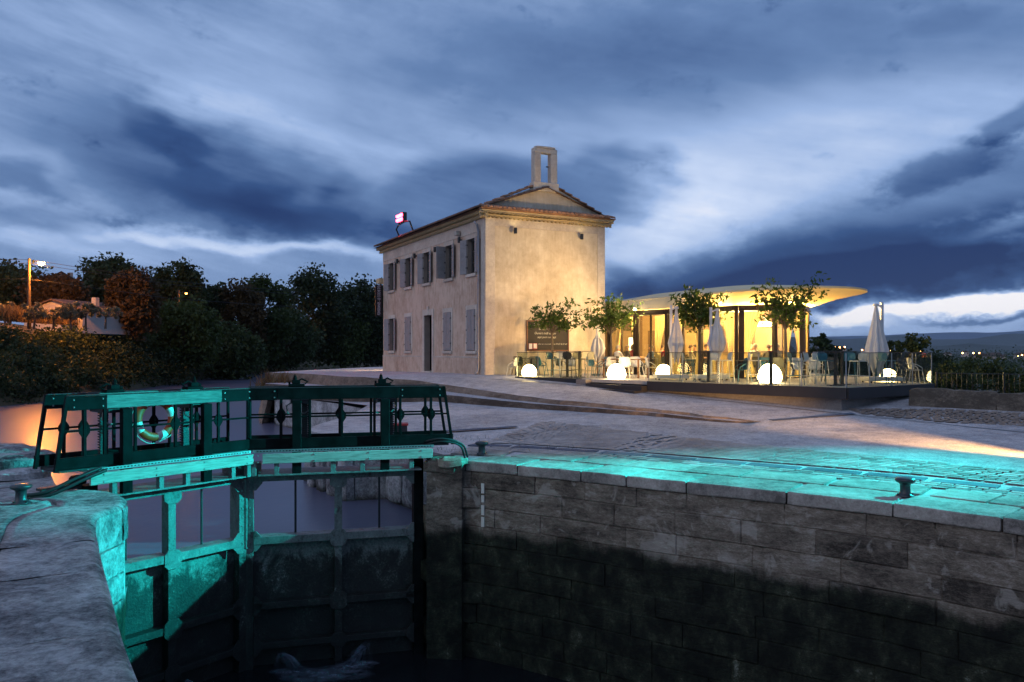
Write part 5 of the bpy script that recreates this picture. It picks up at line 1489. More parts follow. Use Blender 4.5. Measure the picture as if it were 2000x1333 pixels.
# wide sliding-door stacks
for a, b in ((1, 2), (4, 5)):
    p = GLP[a]; d = (GLP[b] - p).normalized(); M_ = outframe(p, d, Vector((d.y, -d.x, 0)))
    mb = MB(); mb.box(.1, .30, .02, .09, FL, HD - .02, M_); mb.build('door_stack', 'bronze_dark', pav)
rim = interp([Vector((x, y, 4.5)) for x, y in [(4.45, 38.3), (5.6, 35.9), (6.7, 33.7), (7.8, 31.4), (9.0, 29.4), (10.2, 28.45), (11.4, 28.25), (12.6, 28.95), (13.55, 30.5), (13.8, 33), (13.2, 37), (11.2, 41), (8, 43.2), (5, 42.8)]], n=70)
inn = interp([Vector((x, y, HD + .02)) for x, y in [(4.62, 38.1), (5.45, 35.5), (6.5, 33.85), (7.6, 32.45), (8.7, 31.15), (10.1, 30.52), (11.4, 30.9), (12.2, 32.4), (12.35, 35.0), (11.4, 38.8), (9.5, 41.2), (7.2, 41.8), (5.0, 41.5)]], n=70)
mid_ = [a.lerp(b, .5) + Vector((0, 0, .05)) for a, b in zip(rim, inn)]
mb = MB(); mb.loft([rim, mid_, inn], close=True); mb.build('soffit', 'roof_plaster', pav, smooth=True)
mb = MB(); rt = [p + Vector((0, 0, .07)) for p in rim]; c_ = Vector((9, 36, 0))
mb.loft([rim, rt, [p.lerp(c_ + Vector((0, 0, 5.2)), .5) + Vector((0, 0, .05)) for p in rt], [p.lerp(Vector((9, 36, 4.9)), .95) for p in rt]], close=True); mb.build('roof', 'roof_plaster', pav)
mb = MB(); mb.add([(p.x, p.y, HD + .015) for p in inn], [tuple(range(len(inn)))]); mb.build('ceiling', 'ceiling_white', pav, fix=False)
# back wall and inner fittings
bw_pts = [Vector(p) for p in [(4.7, 41.0, 0), (6.6, 40.4, 0), (8.3, 39.4, 0), (9.8, 38.0, 0), (10.9, 36.4, 0), (11.7, 34.6, 0)]]
for i, (a, b) in enumerate(zip(bw_pts, bw_pts[1:])):
    d = (b - a).normalized(); M_ = outframe(a, d, Vector((d.y, -d.x, 0))); ln = (b - a).length
    mb = MB(); mb.box(0, ln, -.1, 0, FL, HD, M_); mb.build('back_wall', 'interior_wall' if i % 2 else 'interior_dark', pav)
    mb = MB(); mb.box(.3, ln - .3, .003, .03, FL + .9, HD - .75, M_); mb.build('wall_panel', 'interior_dark' if i % 2 else 'interior_wall', pav)
emit('warm_screen', (1.0, .78, .45), 3.0)
for (u, v, w, h) in ((1236, 672, .42, .62), (1299, 626, .3, .2)):
    p = at(u, 39.4, zof(v, 39.4)); mb = MB(); mb.box(-w / 2, w / 2, -.03, .03, -h / 2, h / 2); o = mb.build('wall_light', 'warm_screen', pav); o.location = p; o.rotation_euler = (0, 0, -.6)
# curtains
def curtain(p, d, w, seed, tie=True):
    rows = []; nx, nz_ = 22, 12
    for j in range(nz_ + 1):
        f_ = j / nz_; z = FL + .02 + (HD - .25 - FL) * f_
        sq = 1.0
        if tie: sq = 0.38 + 0.62 * (abs(f_ - .42) / .58) ** 1.3 if f_ > .42 else 0.38 + 0.25 * ((.42 - f_) / .42)
        rows.append([tuple(p + d * (w * sq * (k / nx)) + Vector((-d.y, d.x, 0)) * (.05 * math.sin(k * 1.9 + seed)) + Vector((0, 0, z))) for k in range(nx + 1)])
    mb = MB(); mb.loft(rows); mb.build('curtain', 'curtain', pav, smooth=True)
inn_d = Vector((.55, .83, 0))
for k, (i, f_, w, sg) in enumerate(((0, .15, .7, 1), (0, .95, .6, -1), (1, .55, .7, 1), (2, .15, .55, 1), (2, .95, .6, -1), (3, .2, .5, 1), (4, .05, .9, 1), (5, .25, .6, 1), (5, .95, .6, -1), (6, .4, .5, 1), (3, .85, .55, -1))):
    a, b = GLP[i], GLP[i + 1]; d = (b - a).normalized(); curtain(a.lerp(b, f_) + inn_d * .30, d * sg, w, k * 1.7)
# chandelier ring
emit('chandelier_glow', (1.0, .80, .42), 26.0)
chd = thing('chandelier', at(1480, 34.2, 3.34), 'glowing ring chandelier hanging on wires inside the pavilion', 'chandelier')
mb = MB(); mb.lathe([(.56, 0), (.62, .02), (.62, .14), (.56, .16)], 32); mb.lathe([(.50, .0), (.50, .16)], 32); mb.build('ring', 'chandelier_glow', chd, smooth=True)
for k in range(3):
    a = k * 2.1 + .4; mb = MB(); mb.tube([(.6 * math.cos(a), .6 * math.sin(a), .15), (0, 0, .66)], .006, 4); mb.build('wire', 'galvanised', chd)
mb = MB(); mb.lathe([(.10, .64), (.10, .70)], 12); mb.build('ceiling_rose', 'galvanised', chd)
# ceiling downlights: emissive discs with their light
emit('downlight_glow', (1.0, .78, .42), 40.0)
WARM = (1.0, .60, .19)
for k, (x, y, en_) in enumerate(((6.0, 37.2, 560), (7.8, 35.4, 560), (9.6, 33.3, 560), (8.6, 37.4, 420), (11.0, 33.4, 460), (10.2, 35.8, 340))):
    t_ = thing('ceiling_downlight', (x, y, HD), ['round ceiling light inside the pavilion nearest the house', 'round ceiling light inside the pavilion above the middle tables', 'round ceiling light inside the pavilion next to the chandelier', 'round ceiling light deep inside the pavilion by the back wall', 'round ceiling light inside the far rounded end of the pavilion', 'round ceiling light behind the chandelier'][k], 'ceiling light', 'ceiling lights of the pavilion')
    mb = MB(); mb.lathe([(.09, -.03), (.09, .012)], 12); mb.build('diffuser', 'downlight_glow', t_); lamp('bulb', 'POINT', (0, 0, -.30), en_, WARM, t_, .12)
for k, (u, y) in enumerate(((1240, 35.0), (1407, 31.0), (1543, 29.9))):
    t_ = thing('eave_downlight', (at(u, y).x, y, HD + .06), ['bright little eave light by the second terrace tree', 'bright little eave light above the middle parasol', 'bright little eave light among the branches of the forked tree'][k], 'eave light', 'lights under the pavilion eave')
    mb = MB(); mb.lathe([(.06, -.05), (.06, .04)], 10); mb.build('lens', 'downlight_glow', t_); lamp('bulb', 'SPOT', (0, 0, -.07), 90, WARM, t_, .05, (0, 0, -3), R(140), .6)
# light trough along the head beam washing the soffit
for a, b in zip(GLP[:7], GLP[1:8]):
    c_ = (a + b) / 2; d = (b - a).normalized(); o_ = Vector((d.y, -d.x, 0))
    l_ = lamp('soffit_strip', 'AREA', c_ + o_ * .16 + Vector((0, 0, HD - .12)), (35 if a is GLP[0] else 110 if a is GLP[1] else 170), (1.0, .54, .11), pav, 1.0, c_ + o_ * 1.0 + Vector((0, 0, HD + .6)))
    l_.data.shape = 'RECTANGLE'; l_.data.size = (b - a).length * .9; l_.data.size_y = .08
    mb = MB(); M_ = outframe(a, d, o_); mb.box(.1, (b - a).length - .1, .081, .17, HD - .21, HD - .15, M_); mb.build('light_trough', 'bronze_dark', pav)

# ================================================================== glowing pebble lamps
emit('lamp_glow', (1.0, .72, .34), 30.0)
plp = thing('pebble_lamp', (0, 0, 0), '', 'lamp', 'glowing pebble lamps on the terrace')
mb = MB(); mb.lathe([(.24, 0.015), (.30, .05), (.335, .16), (.31, .30), (.245, .42), (.15, .505), (.06, .535), (0, .538)], 20); mb.build('shade', 'lamp_glow', plp, smooth=True)
mb = MB(); mb.lathe([(.22, 0), (.22, .015)], 14); mb.build('foot', 'deck_dark', plp)
LPS = [((.72, 33.45), .95, 'glowing pebble lamp at the end of the terrace under the chalkboard'), ((3.97, 30.35), 1.08, 'glowing pebble lamp at the top of the terrace steps'), ((6.15, 32.4), .98, 'glowing pebble lamp behind the first cantilever parasol'), ((8.55, 26.5), 1.2, 'largest glowing pebble lamp behind the high table near the deck edge'), ((13.0, 27.6), 0.85, 'glowing pebble lamp half hidden by chairs at the far deck corner')]
for k, ((x, y), s, lab) in enumerate(LPS):
    o = plp if k == 0 else copy_tree(plp); place(o, (x, y, FL), k * 1.1, lab, scale=s)

# ================================================================== furniture
def rounded(w, h, r, n=5):
    pts = []
    for cx_, cz_, a0 in ((w - r, h - r, 0), (-w + r, h - r, 90), (-w + r, -h + r, 180), (w - r, -h + r, 270)):
        for k in range(n): a = R(a0 + 90 * k / (n - 1)); pts.append((cx_ + r * math.cos(a), cz_ + r * math.sin(a)))
    return pts
def curved_panel(w, h, r, zc, yb, th, bend, lean):
    poly = rounded(w, h, r); mb = MB(); f = lambda x, z, o_: (x, yb + o_ - bend * (x / w) ** 2 + lean * (z / h), zc + z)
    n = len(poly); mb.add([f(x, z, 0) for x, z in poly] + [f(x, z, th) for x, z in poly] + [f(0, 0, 0), f(0, 0, th)],
        [(i, (i + 1) % n, n + (i + 1) % n, n + i) for i in range(n)] + [(i, (i + 1) % n, 2 * n) for i in range(n)] + [(n + (i + 1) % n, n + i, 2 * n + 1) for i in range(n)])
    return mb
def make_stool(m):
    t_ = thing('bar_stool', (0, 0, 0), '', 'bar stool', 'bar stools on the terrace')
    curved_panel(.20, .135, .10, .90, .20, .018, .06, .02).build('backrest', m, t_, smooth=False)
    mb = MB(); mb.prism([(-.20, .735), (.20, .735), (.21, .75), (.20, .765), (-.20, .765), (-.21, .75)], -.19, .19); mb.build('seat', m, t_)
    for sx_ in (-1, 1):
        for sy_ in (-1, 1):
            mb = MB(); top = (.185 * sx_, .17 * sy_, .74)
            if sy_ > 0: mb.tube([(.185 * sx_, .215, .86), (.187 * sx_, .18, .74), (.235 * sx_, .235, 0)], .012, 6)
            else: mb.tube([top, (.235 * sx_, -.235, 0)], .012, 6)
            mb.build('leg', m, t_)
    mb = MB(); q = [(.21, .205), (-.21, .205), (-.21, -.205), (.21, -.205)]
    for a, b in zip(q, q[1:] + q[:1]): mb.tube([(a[0], a[1], .29), (b[0], b[1], .29)], .010, 6)
    mb.build('footrest', m, t_); return t_
def make_chair(m):
    t_ = thing('terrace_chair', (0, 0, 0), '', 'chair', 'low chairs on the terrace')
    curved_panel(.235, .20, .09, .64, .20, .018, .10, .05).build('backrest', m, t_)
    mb = MB(); mb.loft([[(-.22, -.21, .45), (0, -.215, .435), (.22, -.21, .45)], [(-.23, 0, .44), (0, 0, .42), (.23, 0, .44)], [(-.22, .19, .46), (0, .20, .44), (.22, .19, .46)]]); mb.loft([[(-.22, -.21, .43), (0, -.215, .415), (.22, -.21, .43)], [(-.23, 0, .42), (0, 0, .40), (.23, 0, .42)], [(-.22, .19, .44), (0, .20, .42), (.22, .19, .44)]])
    mb.build('seat', m, t_)
    for sx_ in (-1, 1):
        for sy_ in (-1, 1):
            mb = MB(); mb.tube(([(.19 * sx_, .225, .52)] if sy_ > 0 else []) + [(.19 * sx_, .18 * sy_, .435), (.25 * sx_, .25 * sy_, 0)], .014, 6); mb.build('leg', m, t_)
    for sx_ in (-1, 1):
        mb = MB(); mb.tube([(.225 * sx_, .22, .66), (.25 * sx_, .0, .62), (.24 * sx_, -.16, .52), (.22 * sx_, -.18, .44)], .013, 6); mb.build('arm', m, t_)
    return t_
def make_high_table():
    t_ = thing('high_table', (0, 0, 0), '', 'high table', 'high tables on the terrace')
    mb = MB(); mb.box(-.33, .33, -.33, .33, 1.045, 1.07); mb.build('tabletop', 'table_dark', t_, bevel=.004)
    mb = MB(); mb.box(-.04, .04, -.04, .04, .02, 1.045); mb.build('post', 'table_dark', t_)
    mb = MB(); mb.box(-.28, .28, -.04, .04, 0, .025); mb.box(-.04, .04, -.28, .28, 0.001, .024); mb.build('foot', 'table_dark', t_); return t_
def make_table(m, lx=.8, ly=.4):
    t_ = thing('dining_table', (0, 0, 0), '', 'table')
    mb = MB(); mb.box(-lx, lx, -ly, ly, .72, .75); mb.build('tabletop', m, t_, bevel=.004)
    for sx_ in (-1, 1):
        for sy_ in (-1, 1): mb = MB(); mb.box(sx_ * (lx - .07) - .025, sx_ * (lx - .07) + .025, sy_ * (ly - .06) - .025, sy_ * (ly - .06) + .025, 0, .72); mb.build('leg', m, t_)
    return t_
protos = {}
def seat(kind, col, u, y, rz, label, z=FL):
    key = (kind, col)
    if key not in protos: protos[key] = (make_stool if kind == 'stool' else make_chair)('seat_' + col); o = protos[key]
    else: o = copy_tree(protos[key])
    p = at(u, y); place(o, (p.x, p.y, z), rz, label)
ST = [
 ('stool', 'blue', 1079, 32.7, 0.9, 'blue bar stool beside the trunk of the tree by the chalkboard'),
 ('stool', 'dark', 1111, 31.95, 2.6, 'dark bar stool with its back to the glass at the first high table'),
 ('stool', 'sage', 1148, 31.4, -2.4, 'sage bar stool at the step end of the left-hand high tables'),
 ('stool', 'sage', 1130, 33.6, 0.3, 'sage bar stool behind the left-hand high tables'),
 ('stool', 'white', 1098, 33.7, 0.5, 'white bar stool behind the first high table'),
 ('stool', 'blue', 1343, 27.95, 1.5, 'blue bar stool between the two cantilever parasols'),
 ('stool', 'white', 1417, 27.0, -1.5, 'white bar stool in front of the middle parasol'),
 ('stool', 'white', 1396, 28.3, 0.2, 'white bar stool behind the middle high table'),
 ('stool', 'white', 1474, 26.3, 1.2, 'white bar stool left of the largest pebble lamp'),
 ('stool', 'blue', 1552, 25.2, 1.5, 'blue bar stool standing in front of the forked tree trunk'),
 ('stool', 'white', 1584, 24.9, 0.9, 'white bar stool nearest the deck corner tables, seen from the side'),
 ('stool', 'blue', 1613, 25.7, 0.4, 'blue bar stool just behind the deck corner tables'),
 ('stool', 'white', 1601, 26.7, 0.1, 'white bar stool in the second row behind the deck corner'),
 ('stool', 'white', 1677, 25.0, -1.3, 'white bar stool right of the deck corner tables'),
 ('stool', 'blue', 1657, 26.3, -.5, 'teal bar stool behind the deck corner tables'),
 ('stool', 'blue', 1731, 25.8, 1.9, 'teal bar stool in front of the last parasol base'),
 ('stool', 'dark', 1753, 26.4, -2.2, 'dark bar stool between the last parasol and the deck end'),
 ('chair', 'white', 1003, 34.3, -1.9, 'white chair standing off the end of the terrace by the gable wall'),
 ('chair', 'dark', 1015, 35.0, 0.6, 'dark chair against the gable wall left of the first pebble lamp'),
 ('chair', 'sage', 1041, 35.3, -.3, 'sage chair against the gable wall behind the first pebble lamp'),
 ('chair', 'blue', 1057, 34.9, 1.9, 'blue chair under the chalkboard'),
 ('chair', 'dark', 1094, 34.8, 2.2, 'dark low chair behind the chalkboard tree trunk'),
 ('chair', 'white', 1112, 34.6, -.4, 'white low chair behind the left-hand high tables'),
 ('chair', 'blue', 1157, 34.2, .8, 'blue low chair under the small parasol'),
 ('chair', 'blue', 1176, 32.9, -1.4, 'blue low chair at the head of the wooden table'),
 ('chair', 'white', 1190, 32.2, -2.6, 'white low chair behind the lamp at the steps'),
 ('chair', 'white', 1222, 31.3, 2.7, 'white low chair right of the lamp at the steps'),
 ('chair', 'white', 1243, 32.9, .2, 'white low chair on the far side of the wooden table'),
 ('chair', 'white', 1271, 31.4, 1.4, 'white low chair at the other end of the wooden table'),
 ('chair', 'blue', 1450, 27.5, -1.5, 'teal armchair turned sideways between the parasol and the largest lamp'),
 ('chair', 'blue', 1493, 28.4, 2.9, 'teal armchair behind the largest pebble lamp'),
 ('chair', 'sage', 1519, 28.1, 2.6, 'sage armchair right of the largest pebble lamp'),
 ('chair', 'white', 1563, 27.2, .5, 'white low chair behind the blue stool by the forked tree'),
 ('chair', 'white', 1594, 28.0, .2, 'white low chair in the back row behind the deck corner'),
 ('chair', 'dark', 1622, 27.6, -.6, 'dark low chair in the back row behind the deck corner'),
 ('chair', 'white', 1786, 26.55, 1.4, 'white low chair at the far end of the glass balustrade'),
 ('chair', 'dark', 1770, 27.2, .3, 'dark low chair in front of the far corner lamp'),
]
for a in ST: seat(*a, z=(FL if a[2] > 1006 else 1.165))
ht = make_high_table()
for k, (u, y, lab) in enumerate(((1108, 32.5, 'first dark high table beyond the chalkboard tree'), (1132, 32.5, 'second dark high table beside the small parasol'), (1384, 27.4, 'dark high table between the two middle parasols'), (1506, 25.4, 'dark high table in front of the largest lamp'), (1632, 24.5, 'dark high table at the deck corner, nearer the pavilion'), (1645, 25.3, 'dark high table at the deck corner, farther back'))):
    o = ht if k == 0 else copy_tree(ht); p = at(u, y); place(o, (p.x, p.y, FL), .7, lab)
wt_ = make_table('table_wood', .9, .4); p = at(1222, 31.95); place(wt_, (p.x, p.y, FL), -.75, 'long wooden table behind the lamp at the terrace steps')
wt2 = make_table('table_dark', .45, .35); p = at(1470, 27.6); place(wt2, (p.x, p.y, FL), .3, 'small dark table between the teal armchairs')
wt3 = make_table('table_dark', .45, .35); p = at(1028, 34.7); place(wt3, (p.x, p.y, FL), .45, 'small dark table against the gable wall')

# ================================================================== parasols
def folded_canopy(h, r, m, parent, seed=0.0):
    rows = []; n = 48
    prof = [(0.02, h), (0.035, h - .05), (.10 * r / .3, h - .5), (.62 * r, h * .58), (1.0 * r, h * .32), (.80 * r, h * .18), (.45 * r, h * .06), (.35 * r, 0)]
    for j, (rr, z) in enumerate(prof):
        row = []
        for k in range(n):
            a = 2 * math.pi * k / n; f_ = 1 + .22 * math.sin(8 * a + seed) * min(1, j / 3) + .10 * math.sin(3 * a + seed * 2) * min(1, j / 3)
            zz = z + (.14 * math.sin(4 * a + seed) if j >= len(prof) - 2 else 0) * h * .5 * (1 if j == len(prof) - 1 else .5)
            row.append((rr * f_ * math.cos(a), rr * f_ * math.sin(a), zz))
        rows.append(row)
    mb = MB(); mb.loft(rows, close=True); return mb.build('canopy', m, parent, smooth=True)
def parasol(u, y, zlo, ztop, r, label, canti=True, off=.22, seed=0.0, rz=0.0):
    p = at(u, y); t_ = thing('parasol', (p.x, p.y, FL), label, 'parasol', 'closed parasols on the terrace', rz=rz)
    c = folded_canopy(ztop - zlo, r, 'parasol_cloth', t_, seed); c.location = (0, 0, zlo - FL)
    if canti:
        mb = MB(); mb.box(-off - .045, -off + .045, -.045, .045, .1, ztop - FL + .06); mb.build('mast', 'parasol_metal', t_, bevel=.008)
        mb = MB(); mb.tube([(-off, 0, ztop - FL - .1), (0, 0, ztop - FL - .02)], .03, 8); mb.lathe([(.09, -.02), (.09, .05), (.03, .07)], 14, (0, 0, ztop - FL - .05)); mb.build('hub', 'parasol_metal', t_)
        mb = MB(); mb.box(-off - .6, -off + .6, -.42, .42, .06, .20); mb.build('base', 'seat_white', t_, bevel=.02)
        for sx_ in (-1, 1):
            for sy_ in (-1, 1): mb = MB(); mb.lathe([(.03, 0), (.03, .05)], 8, (-off + sx_ * .5, sy_ * .33, 0.005)); mb.build('castor', 'rubber', t_)
    else:
        mb = MB(); mb.tube([(0, 0, .05), (0, 0, ztop - FL + .08)], .024, 8); mb.build('pole', 'table_wood', t_)
        mb = MB(); mb.lathe([(.28, 0), (.28, .06), (.06, .10)], 16); mb.build('base', 'table_dark', t_)
    mb = MB(); mb.tube([(.5 * r * math.cos(a), .5 * r * math.sin(a), (zlo - FL) + (ztop - zlo) * .62) for a in np.linspace(0, 2 * math.pi, 13)], .012, 5); mb.build('tie', 'parasol_cloth', t_)
    return t_
parasol(1167, 34.3, zof(702, 34.3), zof(636, 34.3), .27, 'small closed parasol against the house end of the pavilion', False, seed=1.0)
parasol(1321, 29.6, zof(704, 29.6), zof(600, 29.6), .25, 'closed cantilever parasol left of the bushy tree', True, .20, 2.0)
parasol(1401, 29.3, zof(700, 29.3), zof(604, 29.3), .29, 'closed cantilever parasol in the middle, right of the bushy tree', True, .24, 3.0)
parasol(1711, 26.9, zof(728, 26.9), zof(594, 26.9), .32, 'closed cantilever parasol alone against the sky at the deck end', True, -.20, 4.0)

# ================================================================== guests
def seated_body():
    """one skinned figure sitting, facing -y, hips at the origin height 0.50"""
    V = {}; E = []; Rr = {}
    def n(k, co, r, par=None):
        V[k] = len(Rr); Rr[k] = (co, r)
        if par: E.append((par, k))
    n('pel', (0, 0, .52), (.15, .12)); n('wai', (0, .01, .68), (.135, .10), 'pel'); n('che', (0, 0, .90), (.155, .11), 'wai'); n('sho', (0, .01, 1.03), (.10, .08), 'che')
    n('nec', (0, -.005, 1.10), (.05, .05), 'sho'); n('hd0', (0, -.02, 1.17), (.065, .075), 'nec'); n('hd1', (0, -.025, 1.25), (.075, .092), 'hd0'); n('hd2', (0, -.01, 1.32), (.055, .07), 'hd1')
    n('nose', (0, -.122, 1.215), (.012, .012), 'hd1')
    for s, nm in ((-1, 'l'), (1, 'r')):
        n('sh' + nm, (.18 * s, .01, 1.00), (.062, .06), 'sho'); n('el' + nm, (.23 * s, -.12, .76), (.045, .045), 'sh' + nm); n('wr' + nm, (.13 * s, -.36, .77), (.03, .026), 'el' + nm); n('pa' + nm, (.10 * s, -.43, .775), (.036, .018), 'wr' + nm)
        for f in range(4): n('f%d%s' % (f, nm), ((.075 + .018 * f) * s, -.505 + abs(f - 1.4) * .01, .772), (.009, .009), 'pa' + nm); n('g%d%s' % (f, nm), ((.07 + .018 * f) * s, -.535 + abs(f - 1.4) * .012, .757), (.008, .008), 'f%d%s' % (f, nm))
        n('t0' + nm, (.055 * s, -.44, .78), (.010, .010), 'pa' + nm); n('t1' + nm, (.045 * s, -.475, .77), (.009, .009), 't0' + nm)
        n('hp' + nm, (.10 * s, -.04, .50), (.085, .08), 'pel'); n('kn' + nm, (.12 * s, -.44, .51), (.06, .06), 'hp' + nm); n('an' + nm, (.12 * s, -.42, .09), (.04, .04), 'kn' + nm); n('ft' + nm, (.125 * s, -.56, .04), (.038, .03), 'an' + nm)
    me = bpy.data.meshes.new('body'); keys = list(Rr); me.from_pydata([Rr[k][0] for k in keys], [(V[a], V[b]) for a, b in E], [])
    o = bpy.data.objects.new('tmp_body', me); COL.objects.link(o)
    sk = o.modifiers.new('skin', 'SKIN'); ss = o.modifiers.new('sub', 'SUBSURF'); ss.levels = ss.render_levels = 1
    for i, k in enumerate(keys): me.skin_vertices[0].data[i].radius = Rr[k][1]; me.skin_vertices[0].data[i].use_root = (k == 'pel')
    bpy.context.view_layer.update()
    r_ = bpy.data.meshes.new_from_object(o.evaluated_get(bpy.context.evaluated_depsgraph_get())); bpy.data.objects.remove(o)
    r_.name = 'body'; r_.materials.clear()
    for m in ('skin', 'shirt_white', 'trousers'): r_.materials.append(MATS[m])
    mi = []
    for p in r_.polygons:
        c = p.center
        if c.z > 1.085: mi.append(0)
        elif c.y < -.20 and c.z > .60: mi.append(0)
        elif c.z < .585 : mi.append(2)
        else: mi.append(1)
    r_.polygons.foreach_set('material_index', mi); r_.polygons.foreach_set('use_smooth', [True] * len(mi))
    return r_
BODY = seated_body()
def hair_mesh(long=False):
    rows = []
    for j in range(7):
        f_ = j / 6; a = f_ * math.pi * (.62 if long else .52)
        rows.append([((.088 * math.sin(a) + .004) * math.cos(b), -.005 + (.104 * math.sin(a) + .004) * math.sin(b) + .012, 1.245 + .125 * math.cos(a) - ((.10 if long else .03) * max(0, math.sin(b)) * f_) + (.035 * max(0, -math.sin(b)) * f_)) for b in np.linspace(0, 2 * math.pi, 16, endpoint=False)])
    mb = MB(); mb.loft(rows, close=True); return mb.mesh('hair', 'hair_brown', smooth=True)
HAIR = {False: hair_mesh(False), True: hair_mesh(True)}
PPL = [(1207, 36.6, 'shirt_white', 'hair_grey', False, 2.3, 'grey-haired diner in a white shirt nearest the house'), (1226, 37.0, 'shirt_dark', 'hair_grey', False, -.2, 'grey-haired diner in dark clothing at the first table'), (1236, 36.2, 'shirt_red', 'hair_blond', True, 1.8, 'diner in red at the first table inside'),
 (1272, 35.8, 'shirt_blue', 'hair_dark', False, -1.3, 'dark-haired diner in blue behind the door opening'), (1293, 35.4, 'shirt_white', 'hair_brown', False, 2.6, 'diner in white beside the blond one in red'), (1302, 34.8, 'shirt_red', 'hair_blond', True, 3.0, 'blond diner in a red top seen from behind'),
 (1349, 34.8, 'shirt_cream', 'hair_brown', False, 1.7, 'diner in cream left of the middle curtain'), (1358, 35.4, 'shirt_grey', 'hair_dark', False, -1.2, 'dark-haired diner in grey at the middle table'), (1379, 34.2, 'shirt_dark', 'hair_dark', False, .3, 'diner in dark clothing behind the bushy tree trunk'),
 (1452, 33.0, 'shirt_dark', 'hair_brown', False, 2.7, 'brown-haired diner in a dark jacket under the chandelier'), (1467, 34.6, 'shirt_cream', 'hair_blond', True, -.3, 'fair diner facing out under the chandelier'), (1475, 33.0, 'shirt_white', 'hair_grey', False, 3.3, 'diner in a white shirt with his back to the glass'),
 (1501, 33.2, 'shirt_grey', 'hair_brown', False, 2.9, 'diner in grey right of the chandelier'), (1509, 34.6, 'shirt_red', 'hair_brown', True, -.2, 'diner in red facing out beyond the grey one'), (1518, 32.9, 'shirt_white', 'hair_grey', False, 3.5, 'diner in white nearest the forked tree')]
for k, (u, y, sh, hr, lg, rz, lab) in enumerate(PPL):
    p = at(u, y); o = put(BODY, 'person', None, (p.x, p.y, FL - .02 + .04 * (k % 3) * .5), rz); tag(o, lab, 'person', 'diners in the pavilion')
    o.material_slots[1].link = 'OBJECT'; o.material_slots[1].material = MATS[sh]
    h = put(HAIR[lg], 'hair', o); h.material_slots[0].link = 'OBJECT'; h.material_slots[0].material = MATS[hr]
# inside tables and chairs
ch_in = make_chair('seat_sage'); ch_in.name = 'dining_chair'; first = True
for k, (u, y, sh, hr, lg, rz, lab) in enumerate(PPL):
    p = at(u, y); o = ch_in if first else copy_tree(ch_in); first = False
    place(o, (p.x, p.y, FL), rz, 'chair under the ' + lab, 'dining chairs in the pavilion')
simple('table_cloth', srgb(226, 218, 200), 0.9)
for k, (u, y, lab) in enumerate(((1219, 36.6, 'white dining table nearest the house inside the pavilion'), (1287, 35.4, 'white dining table beside the diner in red'), (1363, 34.8, 'white dining table in the middle of the pavilion'), (1463, 33.8, 'white dining table under the chandelier'), (1508, 33.9, 'white dining table by the rounded end'))):
    t_ = make_table('table_cloth', .5, .4); p = at(u, y); place(t_, (p.x, p.y, FL), .4 + k * .2, lab, 'dining tables in the pavilion')
# ================================================================== vegetation
def leaf_mesh(name, C, size, rng, m, flat=0.0, aspect=0.6):
    """leaf-shaped quads at the points C"""
    n = len(C); C = np.asarray(C)
    ax = rng.normal(size=(n, 3)); ax /= np.linalg.norm(ax, axis=1)[:, None]
    b = rng.normal(size=(n, 3)); b[:, 2] *= (1 - flat)
    b -= (b * ax).sum(1)[:, None] * ax; b /= np.linalg.norm(b, axis=1)[:, None]
    s = size * rng.uniform(.6, 1.3, size=(n, 1))
    V = np.empty((n, 4, 3)); V[:, 0] = C - ax * s * .5; V[:, 1] = C + b * s * aspect * .5; V[:, 2] = C + ax * s * .5; V[:, 3] = C - b * s * aspect * .5
    me = bpy.data.meshes.new(name); me.vertices.add(n * 4); me.vertices.foreach_set('co', V.reshape(-1))
    me.loops.add(n * 4); me.loops.foreach_set('vertex_index', np.arange(n * 4, dtype=np.int32))
    me.polygons.add(n); me.polygons.foreach_set('loop_start', np.arange(0, n * 4, 4, dtype=np.int32))
    me.polygons.foreach_set('loop_total', np.full(n, 4, dtype=np.int32))
    me.materials.append(MATS[m]); me.update(calc_edges=True); me.validate(); return me
def clumps(rng, c, rad, n_cl, per, spread, shell=.55):
    out = []; cc = []
    for _ in range(n_cl):
        d = rng.normal(size=3); d /= np.linalg.norm(d); r = rng.uniform(shell, 1.0) ** .6
        p = c + d * rad * r; cc.append(p)
        k = int(per * rng.uniform(.5, 1.4)); out.append(p + np.clip(rng.normal(size=(k, 3)), -1.7, 1.7) * spread * rng.uniform(.6, 1.3))
    return np.vstack(out), cc
def tree(name, base, h, crown_c, crown_r, label, cat, m, leaf, n_cl=34, per=110, spread=None, seed=1, trunk_r=.25, group=None, limbs=7, parts=True):
    rng = np.random.default_rng(seed); t_ = thing(name, base, label, cat, group)
    cr = np.array(crown_r); cc = np.array(crown_c)
    P_, cl = clumps(rng, cc, cr, n_cl, per, spread or min(cr) * .20)
    put(leaf_mesh('crown', P_, leaf, rng, m), 'crown', t_)
    mb = MB(); top = Vector((cc[0], cc[1], cc[2]))
    mb.tube([(0, 0, -.3), (cc[0] * .15 + rng.normal() * .05, cc[1] * .15, cc[2] * .35), tuple(top)], [trunk_r, trunk_r * .75, trunk_r * .35], 7)
    for k in range(limbs):
        e = Vector(cl[k % len(cl)]); s_ = Vector((cc[0] * .3, cc[1] * .3, cc[2] * rng.uniform(.45, .8)))
        mb.tube([s_, s_.lerp(e, .55) + Vector((0, 0, .08 * (e - s_).length)), e], [trunk_r * .4, trunk_r * .25, trunk_r * .08], 5)
    mb.build('trunk', 'bark', t_); return t_
